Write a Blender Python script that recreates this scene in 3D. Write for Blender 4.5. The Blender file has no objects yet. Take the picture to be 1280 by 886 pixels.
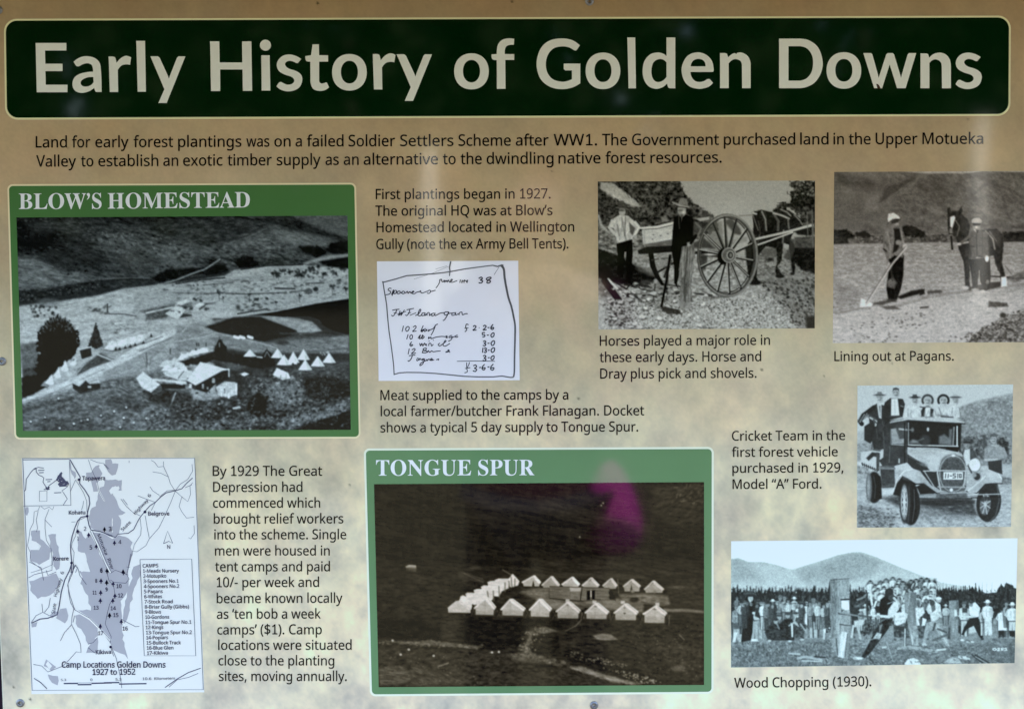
import bpy, bmesh, math
import numpy as np
from mathutils import Vector, Matrix
from mathutils.geometry import tessellate_polygon

sc = bpy.context.scene
COL = sc.collection

# ------------------------------------------------------------------ camera
W_M = 1.20                                   # metres of board seen across the picture
FPX = 1280*50/36                             # focal length in photo pixels (50 mm on 36 mm)
DIST = W_M/1280*FPX
BOARD_Z = 1.42                               # height of the board's middle above the ground
def rot(p, y, r):
    return Matrix.Rotation(y,3,'Y') @ Matrix.Rotation(p,3,'X') @ Matrix.Rotation(r,3,'Z')
R_BOARD = rot(math.radians(-4.6765), math.radians(-0.6895), math.radians(-0.3255))   # camera as seen from the upright board
B2W = Matrix(((1,0,0),(0,0,-1),(0,1,0)))     # board axes (right, up, out) to world axes
cam_d = bpy.data.cameras.new('camera'); cam_d.lens = 50; cam_d.sensor_width = 36; cam_d.clip_end = 500; cam_d.clip_start = .02
cam = bpy.data.objects.new('camera', cam_d); COL.objects.link(cam)
CAM_B = Vector((0, .5*W_M/1280*0 + math.tan(math.radians(4.6765))*DIST, DIST))        # camera position in board axes
cam.matrix_world = Matrix.Translation((B2W @ CAM_B) + Vector((0,0,BOARD_Z))) @ (B2W @ R_BOARD).to_4x4()
sc.camera = cam
def plane(px, py):
    """point of the board's front face (x right, z up, metres) that the photo shows at pixel px, py"""
    d = R_BOARD @ Vector((px-640, -(py*708/886/.8-442.5), -FPX))
    t = -CAM_B.z/d.z
    return CAM_B.x+d.x*t, CAM_B.y+d.y*t+BOARD_Z
def at(px, py, h=0.0):
    x,z = plane(px,py); return (x, -h, z)

# ------------------------------------------------------------------ light: open shade, sun behind the board
SUN_EL, SUN_AZ = math.radians(52), math.radians(20)
w = bpy.data.worlds.new('World'); sc.world = w; w.use_nodes = True
nt = w.node_tree; bg = nt.nodes['Background']; bg.inputs['Strength'].default_value = .15
sky = nt.nodes.new('ShaderNodeTexSky'); sky.sky_type = 'NISHITA'; sky.sun_disc = False
sky.sun_elevation = SUN_EL; sky.sun_rotation = SUN_AZ; sky.dust_density = 1.5
nt.links.new(sky.outputs[0], bg.inputs['Color'])
sd = bpy.data.lights.new('sun','SUN'); sd.energy = 3.5; sd.angle = math.radians(.5); sd.color = (1,.95,.88)
sun = bpy.data.objects.new('sun', sd); COL.objects.link(sun)
sdir = Vector((math.sin(SUN_AZ)*math.cos(SUN_EL), math.cos(SUN_AZ)*math.cos(SUN_EL), math.sin(SUN_EL)))
sun.rotation_euler = sdir.to_track_quat('Z','Y').to_euler(); sun.location = sdir*20
sc.view_settings.view_transform = 'Standard'; sc.view_settings.look = 'None'
sc.view_settings.gamma = 1; sc.view_settings.exposure = EXPOSURE = 3.2

# ------------------------------------------------------------------ materials
def lin(c):
    return tuple((v/255/12.92 if v <= 10.3 else ((v/255+.055)/1.055)**2.4) for v in c)
def mat(name, col, rough=.45, spec=.12, metal=0, noise=None, bump=0, coat=0):
    m = bpy.data.materials.new(name); m.use_nodes = True; n = m.node_tree; b = n.nodes['Principled BSDF']
    b.inputs['Base Color'].default_value = (*col,1); b.inputs['Roughness'].default_value = rough
    b.inputs['Specular IOR Level'].default_value = spec; b.inputs['Metallic'].default_value = metal
    if coat: b.inputs['Coat Weight'].default_value = coat; b.inputs['Coat Roughness'].default_value = .04
    if noise:
        amp, scale, det = noise
        tc = n.nodes.new('ShaderNodeTexCoord'); t = n.nodes.new('ShaderNodeTexNoise'); t.inputs['Scale'].default_value = scale; t.inputs['Detail'].default_value = det
        mx = n.nodes.new('ShaderNodeMix'); mx.data_type = 'RGBA'
        mx.inputs[6].default_value = (*[max(0,c*(1-amp)) for c in col],1); mx.inputs[7].default_value = (*[min(1,c*(1+amp)) for c in col],1)
        n.links.new(tc.outputs['Object'], t.inputs['Vector']); n.links.new(t.outputs[0], mx.inputs[0]); n.links.new(mx.outputs[2], b.inputs['Base Color'])
        if bump:
            bp = n.nodes.new('ShaderNodeBump'); bp.inputs['Strength'].default_value = bump; bp.inputs['Distance'].default_value = .002
            n.links.new(t.outputs[0], bp.inputs['Height']); n.links.new(bp.outputs[0], b.inputs['Normal'])
    return m
def ink_mat(name, spec=.12, rough=.4, coat=0):
    m = bpy.data.materials.new(name); m.use_nodes = True; n = m.node_tree; b = n.nodes['Principled BSDF']
    a = n.nodes.new('ShaderNodeVertexColor'); a.layer_name = 'ink'
    n.links.new(a.outputs[0], b.inputs['Base Color']); b.inputs['Roughness'].default_value = rough; b.inputs['Specular IOR Level'].default_value = spec
    if coat: b.inputs['Coat Weight'].default_value = coat; b.inputs['Coat Roughness'].default_value = .04
    return m

# ------------------------------------------------------------------ printing and surroundings, set by eye against the photograph
ROOF_Y, ROOF_Z, ROOF_D, ROOF_TILT = -.2, 2.05, 1.5, 6
SPEC, ROUGH = .32, .05
TEXT_BOLD = 9
def open_shade(y):
    """how strongly the open shade lights the board at photo row y (measured once on a white panel), to turn seen ink tones into ink"""
    ys = (60,150,240,330,400,480,545,640,780,870)
    es = ((.417,.417,.337),(.463,.483,.427),(.51,.557,.53),(.572,.65,.677),(.615,.718,.796),(.663,.793,.917),(.70,.848,1.0),(.737,.905,1.107),(.771,.966,1.21),(.79,.99,1.255))
    return [float(np.interp(y, ys, [e[i] for e in es])) for i in range(3)]
def ink_for(c, y, veil=.012): return tuple(max(.0015, min(.88, (a-veil)/b)) for a,b in zip(lin(c), open_shade(y)))
BG = [(y, ink_for(c,y)) for y,c in ((-40,(118,101,70)),(60,(127,110,79)),(150,(140,124,93)),(240,(147,133,104)),(330,(153,143,115)),(420,(168,164,140)),(500,(180,178,158)),(600,(190,192,174)),(700,(197,200,184)),(800,(204,208,195)),(925,(212,217,208)))]
INV = lambda y: [1/v for v in open_shade(y)]
TINT = {'blow':((2,3,3),(216,236,242),INV(400),(1.12,.10,(1.03,1,.99))),'tongue':((3,2,0),(232,230,226),INV(730),(1.02,.04,(.96,1.0,1.14))),'dray':((4,4,2),(210,216,206),INV(320),(1.1,.10,(.99,1,1.02))),'lining':((6,5,3),(220,220,212),INV(320),(1.1,.08,(.98,1,1.03))),'car':((4,6,8),(216,240,248),INV(570),(1.03,.08,(1.02,1,.99))),'wood':((6,10,12),(212,246,255),INV(750),(1.08,.14,(1.03,1,.98)))}

# ---- raster painter for the printed photographs (each print is its own ink pattern, tones 0..255) ----
class Pic:
    def __init__(s, quad, res=1.4, base=120):
        (ax,ay),(bx,by),(cx,cy),(dx,dy) = quad
        s.nx = int(max(bx-ax, cx-dx)*res)+1; s.ny = int(max(dy-ay, cy-by)*res)+1
        u = np.linspace(0,1,s.nx)[None,:]; v = np.linspace(0,1,s.ny)[:,None]
        s.X = (1-u)*(1-v)*ax+u*(1-v)*bx+u*v*cx+(1-u)*v*dx
        s.Y = (1-u)*(1-v)*ay+u*(1-v)*by+u*v*cy+(1-u)*v*dy
        s.x0=min(ax,dx); s.y0=min(ay,by); s.res=res
        s.T = np.full((s.ny,s.nx), float(base)); s.C = np.zeros((s.ny,s.nx,3)); s.f=(0,0,1)
        s.ov = 0; s.sd = 1
    def fr(s, ox, oy, k): s.f=(ox,oy,k); return s
    def pts(s, p):
        ox,oy,k = s.f
        return np.array([(x/k+ox, y/k+oy) for x,y in p], float)
    def box(s, x0,y0,x1,y1,m=3):
        i0=max(0,int((x0-s.x0-m-12)*s.res)); i1=min(s.nx,int((x1-s.x0+m+4)*s.res)+2)
        j0=max(0,int((y0-s.y0-m-6)*s.res)); j1=min(s.ny,int((y1-s.y0+m+6)*s.res)+2)
        return slice(j0,max(j1,j0)), slice(i0,max(i1,i0))
    def noise(s, X, Y, sx, sy, seed, octv=3, ang=0):
        c,n=math.cos(math.radians(ang)),math.sin(math.radians(ang))
        U=(X*c+Y*n); V=(-X*n+Y*c); o=np.zeros_like(X); a=1; tot=0
        for k in range(octv):
            r=np.random.RandomState((seed*31+k*7)%99991).rand(128,128)
            x=U/sx*2**k+17.3*k+seed; y=V/sy*2**k+5.1*k+seed*.7
            xi=np.floor(x).astype(int); yi=np.floor(y).astype(int); fx=x-xi; fy=y-yi
            fx=fx*fx*(3-2*fx); fy=fy*fy*(3-2*fy)
            g=lambda i,j: r[j%128,i%128]
            o+=a*((g(xi,yi)*(1-fx)+g(xi+1,yi)*fx)*(1-fy)+(g(xi,yi+1)*(1-fx)+g(xi+1,yi+1)*fx)*fy)
            tot+=a; a*=.6
        return (o/tot-.5)*2
    def put(s, sl, m, tone, tex=None):
        X,Y=s.X[sl],s.Y[sl]
        if isinstance(tone,tuple):
            y0,t0,y1,t1=tone; y0=y0/s.f[2]+s.f[1]; y1=y1/s.f[2]+s.f[1]
            t=t0+(t1-t0)*np.clip((Y-y0)/(y1-y0),0,1)
        else: t=float(tone)
        if tex:
            s.sd+=1; a,sx,sy=tex[:3]; ang=tex[3] if len(tex)>3 else 0
            t=t+a*2.2*s.noise(X,Y,sx,sy,s.sd,3,ang)
        s.T[sl]=s.T[sl]*(1-m)+t*m
    def sdf(s, P, X, Y):
        d=np.full(X.shape,1e9); ins=np.zeros(X.shape,bool)
        n=len(P)
        for i in range(n):
            ax,ay=P[i]; bx,by=P[(i+1)%n]; ex,ey=bx-ax,by-ay
            L=ex*ex+ey*ey or 1e-9
            t=np.clip(((X-ax)*ex+(Y-ay)*ey)/L,0,1)
            d=np.minimum(d,(X-ax-t*ex)**2+(Y-ay-t*ey)**2)
            if ay!=by:
                c=((ay>Y)!=(by>Y))&(X<(bx-ax)*(Y-ay)/(by-ay)+ax); ins^=c
        d=np.sqrt(d); return np.where(ins,-d,d)
    def poly(s, p, tone, soft=.9, a=1, tex=None, rag=0, rs=3):
        P=s.pts(p); sl=s.box(P[:,0].min(),P[:,1].min(),P[:,0].max(),P[:,1].max(),soft+rag*2)
        X,Y=s.X[sl],s.Y[sl]
        if X.size==0: return s
        d=s.sdf(P,X,Y)
        if rag: s.sd+=1; d=d+rag*2*s.noise(X,Y,rs,rs,s.sd,2)
        m=np.clip(.5-d/soft,0,1)*a
        s.put(sl,m,tone,tex); return s
    def line(s, p, w, tone, a=1, soft=.8, w2=None):
        P=s.pts(p); w/=s.f[2]; w2=w if w2 is None else w2/s.f[2]
        sl=s.box(P[:,0].min(),P[:,1].min(),P[:,0].max(),P[:,1].max(),max(w,w2)+soft)
        X,Y=s.X[sl],s.Y[sl]
        if X.size==0: return s
        m=np.zeros(X.shape); n=len(P)-1
        for i in range(n):
            ax,ay=P[i]; bx,by=P[i+1]; ex,ey=bx-ax,by-ay; L=ex*ex+ey*ey or 1e-9
            t=np.clip(((X-ax)*ex+(Y-ay)*ey)/L,0,1)
            d=np.sqrt((X-ax-t*ex)**2+(Y-ay-t*ey)**2)
            ww=w+(w2-w)*(i+t)/n
            m=np.maximum(m,np.clip(.5-(d-ww/2)/soft,0,1)*np.minimum(1,ww/.5))
        s.put(sl,m*a,tone); return s
    def ell(s, cx,cy,rx,ry,tone,soft=.9,a=1,ang=0,tex=None,rag=0,rs=2.5):
        ox,oy,k=s.f; cx=cx/k+ox; cy=cy/k+oy; rx/=k; ry/=k; R=max(rx,ry)
        sl=s.box(cx-R,cy-R,cx+R,cy+R,soft+rag*2); X,Y=s.X[sl]-cx,s.Y[sl]-cy
        if X.size==0: return s
        c,n=math.cos(math.radians(ang)),math.sin(math.radians(ang))
        U=(X*c+Y*n)/rx; V=(-X*n+Y*c)/ry
        d=(np.sqrt(U*U+V*V)-1)*min(rx,ry)
        if rag: s.sd+=1; d=d+rag*2*s.noise(X+cx,Y+cy,rs,rs,s.sd,2)
        s.put(sl,np.clip(.5-d/soft,0,1)*a,tone,tex); return s
    def ring(s,cx,cy,rx,ry,w,tone,a=1,soft=.8,a0=0,a1=360):
        n=40; return s.line([(cx+rx*math.cos(math.radians(a0+(a1-a0)*i/n)),cy+ry*math.sin(math.radians(a0+(a1-a0)*i/n))) for i in range(n+1)],w,tone,a,soft)
    def tex(s, p, amp, sx, sy, ang=0, soft=3, octv=3, gam=1):
        P=s.pts(p); sl=s.box(P[:,0].min(),P[:,1].min(),P[:,0].max(),P[:,1].max(),soft)
        X,Y=s.X[sl],s.Y[sl]; m=np.clip(.5-s.sdf(P,X,Y)/soft,0,1); s.sd+=1
        n=s.noise(X,Y,sx,sy,s.sd,octv,ang)*2.2
        s.T[sl]+=m*amp*n; return s
    def specks(s, p, n, r0, r1, t0, t1, asp=1.6, ang=0, jit=40, a=.62, soft=1):
        rs=np.random.RandomState(s.sd+500); s.sd+=1
        P=s.pts(p); k=s.f; s.f=(0,0,1); x0,y0=P.min(0); x1,y1=P.max(0); c=0
        for _ in range(n*6):
            if c>=n: break
            x,y=rs.uniform(x0,x1),rs.uniform(y0,y1); r=rs.uniform(r0,r1)*.8; t=rs.uniform(t0,t1); g=ang+rs.uniform(-jit,jit)
            if s.sdf(P,np.array([x]),np.array([y]))[0]>0: continue
            c+=1; s.ell(x,y,r*asp,r,t,soft,a,g)
        s.f=k; return s
    def tent(s, x, top, half, base, t=205, sh=150):
        s.poly([(x,top),(x+half,base),(x+half*.2,base+3),(x-half,base)],t,.8)
        s.poly([(x,top),(x+half,base),(x+half*.25,base+3)],sh,.8,.6); return s
    def grit(s, amp, sx, sy, ang=0, con=1, mid=110):
        s.sd+=1; n=s.noise(s.X,s.Y,sx,sy,s.sd,3,ang)*2.2
        s.T=(s.T-mid)*con+mid; s.T=np.clip(s.T,2,255); s.T+=n*amp*(.25+s.T/130)*np.clip((215-s.T)/60,.12,1); return s
    def grain(s, amp, blur=1.0):
        # lens softness of the old print, then silver grain
        k=np.exp(-np.arange(-3,4)**2/(2*blur*blur)); k/=k.sum(); T=np.pad(s.T,3,mode='edge')
        T=sum(w*T[:,i:i+s.nx] for i,w in enumerate(k)); s.T=sum(w*T[i:i+s.ny] for i,w in enumerate(k))
        g=np.random.RandomState(9).randn(s.ny+1,s.nx+1); g=(g[1:,1:]+.6*g[:-1,1:]+.6*g[1:,:-1])
        s.T+=g*amp*(.35+np.clip(s.T,0,255)/255*.65); return s
    def rgb(s, lo, hi, k=1, b=0, g=(1,1,1)):
        t=np.clip(s.T/255,0,1); t=np.clip((t-.45)*k+.45+b*t,0,1)[...,None]**np.array(g)
        c=np.array(lo)/255*(1-t)+t*np.array(hi)/255
        return np.clip(c,0,1)
R4=lambda x0,y0,x1,y1:[(x0,y0),(x1,y0),(x1,y1),(x0,y1)]

def paint_homestead():
    p=Pic([(20.7,271.8),(434.4,269.4),(438.5,537.1),(28.9,538.5)],base=40)
    K=4.921
    p.fr(0,0,1)
    # hillside
    H=[(20,268),(440,268),(440,345),(330,335),(160,355),(20,375)]
    p.poly(H,(270,38,340,62))
    p.tex(H,17,16,3.2,14); p.tex(H,18,5,1.3,12); p.tex(H,14,40,14,20)
    p.fr(0,220,K)
    p.poly([(95,250),(420,250),(380,330),(420,380),(400,460),(100,470)],15,8,.8,rag=2)
    p.poly([(170,290),(300,265),(480,280),(420,320),(300,345),(200,360)],66,9,.6,(20,9,2,15),rag=2)
    p.poly([(420,255),(600,250),(1181,255),(1181,330),(900,330),(700,300),(520,320)],40,8,.5,(16,12,2,12))
    p.poly([(380,370),(520,330),(560,420),(640,520),(620,600),(420,590),(250,520),(300,450)],38,12,.7,(12,12,2,18))
    p.poly([(560,330),(760,320),(1000,380),(1181,400),(1181,480),(1000,500),(880,560),(700,520),(600,420)],78,14,.75,(20,10,2,16))
    p.poly([(700,480),(900,480),(1000,560),(880,610),(700,600),(560,580)],58,10,.6,(16,10,2,10))
    p.poly([(930,560),(1030,510),(1181,470),(1181,560),(1060,620),(960,610)],92,6,.6,(20,6,2,-15))
    p.specks([(560,330),(1181,380),(1181,480),(560,400)],50,.5,1.1,110,150,2,15)
    p.specks([(100,260),(1181,260),(1181,600),(100,500)],120,.5,1.1,75,115,2.2,14,20,.6)
    p.specks([(300,360),(1181,300),(1181,600),(500,600)],120,.6,1.4,12,30,2,14,20,.7)
    # left field, hedge band
    p.poly([(110,500),(200,505),(300,545),(400,590),(480,600),(540,640),(440,670),(300,690),(110,715)],92,7,1,(20,8,2,8))
    p.line([(115,495),(200,505),(330,560),(430,595)],14,60,.7); p.line([(200,510),(330,560)],5,120,.7)
    p.poly([(110,705),(300,690),(450,665),(600,640),(690,640),(720,680),(600,700),(480,725),(350,740),(200,760),(110,785)],34,2,1,(12,4,2),rag=.6)
    p.specks([(120,715),(640,650),(560,700),(130,770)],45,.5,1.3,80,120,1.6,0)
    p.specks([(380,540),(620,560),(640,600),(420,610)],26,.8,1.7,8,25,1.6,0)
    p.poly([(640,640),(930,630),(1040,640),(1000,665),(780,680),(680,690)],48,3,.95,(12,5,2))
    p.line([(470,595),(560,615),(660,632),(800,625),(930,627)],4,112,.8)
    p.line([(660,640),(800,634),(930,640)],7,30); p.line([(120,785),(350,760),(600,715),(760,690)],6,40,.8)
    # flats
    F=[(100,800),(350,772),(600,735),(760,692),(1060,660),(1300,635),(1330,1400),(100,1400)]
    p.poly(F,156,3,1,(14,12,3,-8))
    p.fr(220,220,K)
    p.poly([(700,235),(1065,235),(1065,370),(950,360),(820,300),(740,262)],80,2,1,(10,14,3,18))
    p.poly([(540,240),(720,250),(850,310),(1000,370),(1065,385),(1065,425),(960,395),(800,345),(650,310),(560,295)],36,5,.95,(14,5,2,20),rag=1)
    p.poly([(580,310),(800,350),(1000,405),(900,440),(760,440),(620,400)],100,8,.9,(16,9,2,20))
    p.poly([(-90,290),(300,260),(560,300),(520,340),(330,400),(100,420),(-90,380)],58,12,.7,(22,7,2,-10))
    p.poly([(-90,440),(330,420),(560,330),(700,430),(760,500),(520,500),(300,480),(-90,525)],92,10,.7,(28,6,2,10))
    p.line([(330,412),(450,372),(560,320)],4,108,.8,1.2)
    for q in ([(740,432),(880,430),(930,470),(900,492),(800,480)],[(360,520),(420,485),(470,500),(520,550),(440,575),(370,560)],[(880,520),(1000,490),(1062,495),(1062,575),(960,565),(900,540)],[(950,410),(1062,400),(1062,460),(980,470),(930,450)]):
        p.poly(q,14,3,1,(8,4,3),rag=1)
    p.poly([(-160,628),(-60,575),(180,560),(300,540),(330,585),(250,605),(120,605),(0,640),(-100,655)],20,3,1,(10,4,2),rag=.6)
    p.specks([(0,420),(560,440),(760,540),(0,560)],70,.8,1.8,18,40,2.2,8,20)
    p.specks([(560,400),(760,470),(780,540),(520,540)],50,.7,1.6,25,50,2,15,20)
    p.poly([(-260,690),(0,660),(300,612),(360,577),(560,552),(780,545),(1065,570),(1065,750),(880,778),(560,835),(400,865),(0,890),(-260,880)],146,2.5,1,(9,22,4,-6))
    p.line([(-110,668),(0,640),(100,600),(180,572),(270,512)],9,135,.95); p.line([(0,662),(150,640),(300,625)],7,30)
    p.line([(400,575),(560,552),(780,545)],7,30); p.poly([(780,535),(900,492),(1065,478),(1065,495),(900,520),(800,545)],125,2)
    p.line([(-30,716),(60,720),(160,722)],3,50,.8); p.line([(170,724),(250,720),(300,715)],7,40,.8,1.5); p.line([(310,722),(420,726),(560,722),(680,715)],5,36,.85,1,7); p.line([(700,714),(790,705)],8,45,.8,2); p.line([(610,690),(730,693)],9,40); p.line([(800,660),(910,658)],6,50)
    p.line([(160,790),(240,780)],12,60); p.line([(170,670),(350,655)],5,70); p.line([(240,650),(420,640)],12,110,.7)
    p.specks([(600,570),(1050,560),(1050,640),(620,620)],60,.8,2,15,40,1.3,0)
    p.specks([(360,760),(640,770),(640,830),(380,830)],40,.7,1.6,30,70,2.2,0,15)
    p.specks([(0,640),(1050,600),(1050,760),(0,760)],110,.4,.9,50,95,3,-3,12,.7)
    rs=np.random.RandomState(5)
    for x,y,r,h in ((630,605,24,40),(600,598,12,30),(650,585,12,20),(745,600,24,30),(770,610,14,24),(960,680,20,60),(1045,690,18,40),(452,725,9,60),(265,715,18,60),(290,745,6,35),(155,765,9,45),(760,735,12,46),(665,580,12,20),(790,590,14,26),(615,775,6,22),(560,755,8,8),(495,755,15,10),(700,590,10,16),(830,570,20,8),(870,560,14,8),(915,600,16,6),(985,600,12,8)):
        p.line([(x,y),(x+2,y+h*.9)],4,60,.8)
        for _ in range(6): p.ell(x+rs.uniform(-r,r)*.7,y+rs.uniform(-r,r)*.55,r*rs.uniform(.25,.55),r*rs.uniform(.2,.45),rs.uniform(18,60),1.2,.85,rag=.8,rs=1.6)
    p.ell(815,710,26,18,75,1.5); p.ell(860,695,16,14,40,1.5)
    # far farm buildings
    p.fr(0,380,K)
    p.poly([(860,40),(1060,0),(1181,-10),(1181,30),(1100,60),(960,90)],70,3,.8,(15,5,2))
    p.line([(900,55),(1060,20)],9,185); p.line([(1080,5),(1181,-22)],8,170); p.poly([(900,62),(1040,35),(1030,85),(900,100)],62,3,.8,(20,3,2),rag=.6)
    p.poly([(1015,60),(1080,8),(1150,28),(1095,95)],182,1); p.poly([(1095,95),(1150,30),(1181,45),(1181,90)],45,1)
    p.line([(650,60),(760,62),(840,75)],6,70); p.specks([(540,10),(680,0),(680,60),(540,60)],20,.8,1.8,45,80,2)
    p.line([(662,0),(662,50)],8,40)
    p.ell(300,-10,70,28,95,3,.6); p.specks([(190,10),(370,5),(330,80),(200,90)],26,1.2,2.6,14,35,1)
    # ground left of the big tree
    p.poly([(120,250),(240,230),(250,400),(140,430)],80,4,.9,(14,4,3))
    p.poly([(140,400),(230,380),(220,440),(140,470)],40,2,.8,(20,2,2))
    p.line([(640,160),(800,150),(1000,170)],5,110,.6); p.specks([(690,110),(800,110),(800,190),(690,190)],14,.6,1.5,60,90,2); p.line([(705,120),(770,115)],8,185)
    # roads and grass
    G=[(140,600),(330,560),(480,520),(640,470),(900,420),(1181,380),(1181,786),(140,786)]
    p.poly([(600,250),(900,210),(1181,150),(1181,480),(640,480)],126,4,.8,(12,14,3,-25))
    p.poly(G,88,6,1,(24,5,2.4))
    p.poly([(480,400),(620,300),(710,350),(600,420),(470,450)],52,3,.9,(12,6,2,-30))
    p.poly([(140,585),(300,525),(420,470),(560,395),(700,345),(820,270),(1000,180),(1181,105),(1181,145),(1030,215),(860,310),(720,380),(560,455),(430,510),(300,555),(140,612)],178,2,1,(9,10,3,-28))
    p.line([(860,290),(1080,195)],8,95,.8); p.line([(140,602),(330,545),(470,478),(640,400)],6,120,.8)
    p.line([(600,310),(700,350)],10,168); p.line([(430,480),(560,320)],9,150,.9); p.line([(720,330),(750,290)],14,150)
    p.line([(560,445),(620,420)],12,185,.8); p.line([(860,440),(700,430),(560,460)],10,140,.6); p.line([(660,460),(860,420)],20,120,.7)
    p.line([(960,340),(1040,260),(1100,180)],30,150,.7)
    p.line([(140,660),(300,615),(450,580)],22,48,.7); p.line([(140,620),(350,565)],8,120,.7)
    # big tree, shadow, fir
    p.poly([(135,455),(235,375),(340,355),(330,430),(270,485),(300,505),(200,555),(135,585)],14,2,1,rag=.6)
    T=[(240,180),(300,110),(350,72),(430,110),(480,165),(485,250),(450,330),(395,360),(340,420),(250,430),(230,390),(240,300),(225,235)]
    p.poly(T,8,1,1,rag=2.4,rs=3)
    rt=np.random.RandomState(12)
    for _ in range(150):
        a=rt.uniform(0,6.283); cx,cy=355+95*math.cos(a),225+125*math.sin(a); L=rt.uniform(14,38); a2=a+rt.uniform(-.6,.6)
        if cy>330 and cx<300: continue
        p.line([(cx,cy),(cx+L*math.cos(a2),cy+L*.9*math.sin(a2)-6)],rt.uniform(4,9),rt.uniform(6,26),.95,.8,1)
    for _ in range(40):
        yy=rt.uniform(115,262); ww=(yy-105)*.33; sx=rt.choice([-1,1]); p.line([(590,yy),(590+sx*ww*rt.uniform(.7,1.25),yy+rt.uniform(2,14))],5,rt.uniform(18,50),.9,.8,1.5)
    for _ in range(26):
        a=rt.uniform(3.4,6.0); p.line([(355+80*math.cos(a),215+110*math.sin(a)),(355+96*math.cos(a),215+132*math.sin(a))],3,rt.uniform(90,140),.7)
    p.specks([(290,90),(420,90),(480,170),(440,180),(290,160)],45,.5,1.1,95,140,1.8,60)
    p.specks([(240,150),(480,150),(480,260),(240,260)],60,.5,1.2,8,25,2.4,40,60)
    p.poly([(590,115),(610,170),(635,250),(600,275),(545,260),(560,205),(575,165)],32,1,1,(14,2,2),rag=.8,rs=2)
    # camp tents left
    for q in ([(275,485),(320,430),(352,472),(318,500)],[(328,440),(362,388),(405,440),(352,456)],[(370,402),(405,350),(450,398),(402,416)],[(425,370),(470,335),(492,365),(450,378)]):
        p.poly(q,196,.8); p.poly([q[1],q[2],((q[2][0]+q[3][0])/2,q[3][1])],120,.8,.6)
    p.poly([(440,335),(492,282),(500,332)],160,1); p.poly([(490,285),(560,268),(565,318),(505,338)],24,1); p.line([(484,280),(562,263)],8,190)
    for x,y,w in ((680,250,30),(735,240,28),(790,228,34),(855,212,34)):
        p.poly([(x-w,y+22),(x-w*.4,y-22),(x+w*.6,y-26),(x+w,y+12)],182,1)
    for x,y in ((712,270),(735,272),(770,262),(800,255),(830,245),(880,232),(930,190)): p.poly([(x-8,y+14),(x,y-12),(x+9,y+12)],25,1)
    p.line([(640,282),(700,290),(890,240),(1000,200)],5,60,.8)
    # small hut
    p.poly([(445,485),(475,455),(525,465),(488,505)],178,.8); p.poly([(520,460),(600,452),(617,483),(552,490)],170,.8)
    p.poly([(447,488),(488,507),(528,470),(552,492),(614,488),(618,520),(500,552),(450,520)],30,.8); p.poly(R4(540,502,562,516),170,.8)
    for x in (672,716,728,752): p.line([(x,465),(x,505)],5,60)
    p.line([(670,480),(720,478)],5,150,.8)
    p.line([(900,300),(910,420)],9,70,.8); p.line([(912,420),(930,330)],4,80,.8); p.line([(908,400),(885,330)],4,80,.8); p.ell(912,395,8,25,150)
    # foreground detail
    p.poly([(640,590),(800,560),(900,620),(860,660),(700,640)],52,8,.8,(12,4,3)); p.poly([(470,560),(620,560),(640,630),(500,640)],100,9,.7,(12,4,3))
    p.poly([(200,740),(420,700),(620,740),(560,786),(260,786)],54,6,.7,(14,4,3)); p.poly([(140,640),(330,620),(300,680),(145,700)],96,8,.5)
    p.line([(740,520),(830,560),(900,600),(1000,625)],9,52,.8); p.line([(760,520),(880,590),(1040,640)],7,120,.6)
    for x,y in ((190,722),(278,695),(368,762),(455,735),(540,710),(622,685),(703,660),(778,635),(740,757),(762,700),(825,730),(900,703),(360,580),(1113,747),(500,718)):
        p.ell(x,y+8,9,9,30,1,.7); p.ell(x,y,6,6,215)
    p.specks([(910,640),(1181,600),(1181,770),(910,770)],110,.5,1.4,110,190,2,-20,50); p.specks([(910,640),(1181,600),(1181,770),(910,770)],110,.6,1.6,15,40,1.6,-20,50)
    p.poly([(880,540),(980,520),(1070,530),(1181,560),(1181,600),(1020,630),(920,600)],32,4,.9,(18,3,2),rag=1)
    p.line([(1080,545),(1040,650)],9,150)
    # big homestead block
    p.poly([(838,455),(880,415),(985,495),(930,545),(870,510)],192,.9); p.poly([(930,545),(985,497),(1000,530),(940,560)],70,1)
    p.line([(940,465),(1000,470),(1100,478),(1140,485)],16,182); p.poly([(985,490),(1140,495),(1140,520),(1000,520)],22,1)
    p.poly([(1000,420),(1060,390),(1110,400),(1181,410),(1181,460),(1110,470),(1020,440)],182,1,1,(8,8,3)); p.line([(1110,460),(1145,408)],5,40)
    p.poly([(980,385),(1010,340),(1060,350),(1060,385)],186,1); p.poly([(1040,360),(1075,325),(1110,350),(1060,380)],180,1); p.poly([(1095,335),(1130,300),(1181,330),(1130,350)],182,1); p.poly([(1105,352),(1181,330),(1181,375),(1130,380)],28,1.5)
    p.line([(1048,275),(1048,305)],7,60)
    p.fr(220,380,K)
    # land right of track, dark fields
    p.poly([(0,130),(300,90),(400,190),(560,240),(1065,190),(1065,300),(700,300),(480,300),(230,260),(0,330)],122,4,.9,(13,12,3,6))
    p.line([(60,40),(200,60),(330,70)],40,165,.7); p.line([(0,100),(90,85),(200,80),(300,60)],22,160,.8); p.line([(0,230),(160,205),(240,180)],8,160,.7); p.line([(30,190),(80,120)],8,150,.8)
    p.poly([(180,140),(345,85),(520,75),(740,160),(700,195),(550,232),(500,225),(360,195),(250,170)],20,2,1,(4,5,3)); 
    p.poly([(400,75),(640,72),(760,90),(840,110),(900,165),(760,190),(740,160),(520,78)],132,2,1,(12,12,3,4))
    p.poly([(560,235),(740,200),(960,205),(960,240),(760,260),(600,270)],100,5,.7,(16,9,2,5))
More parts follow.
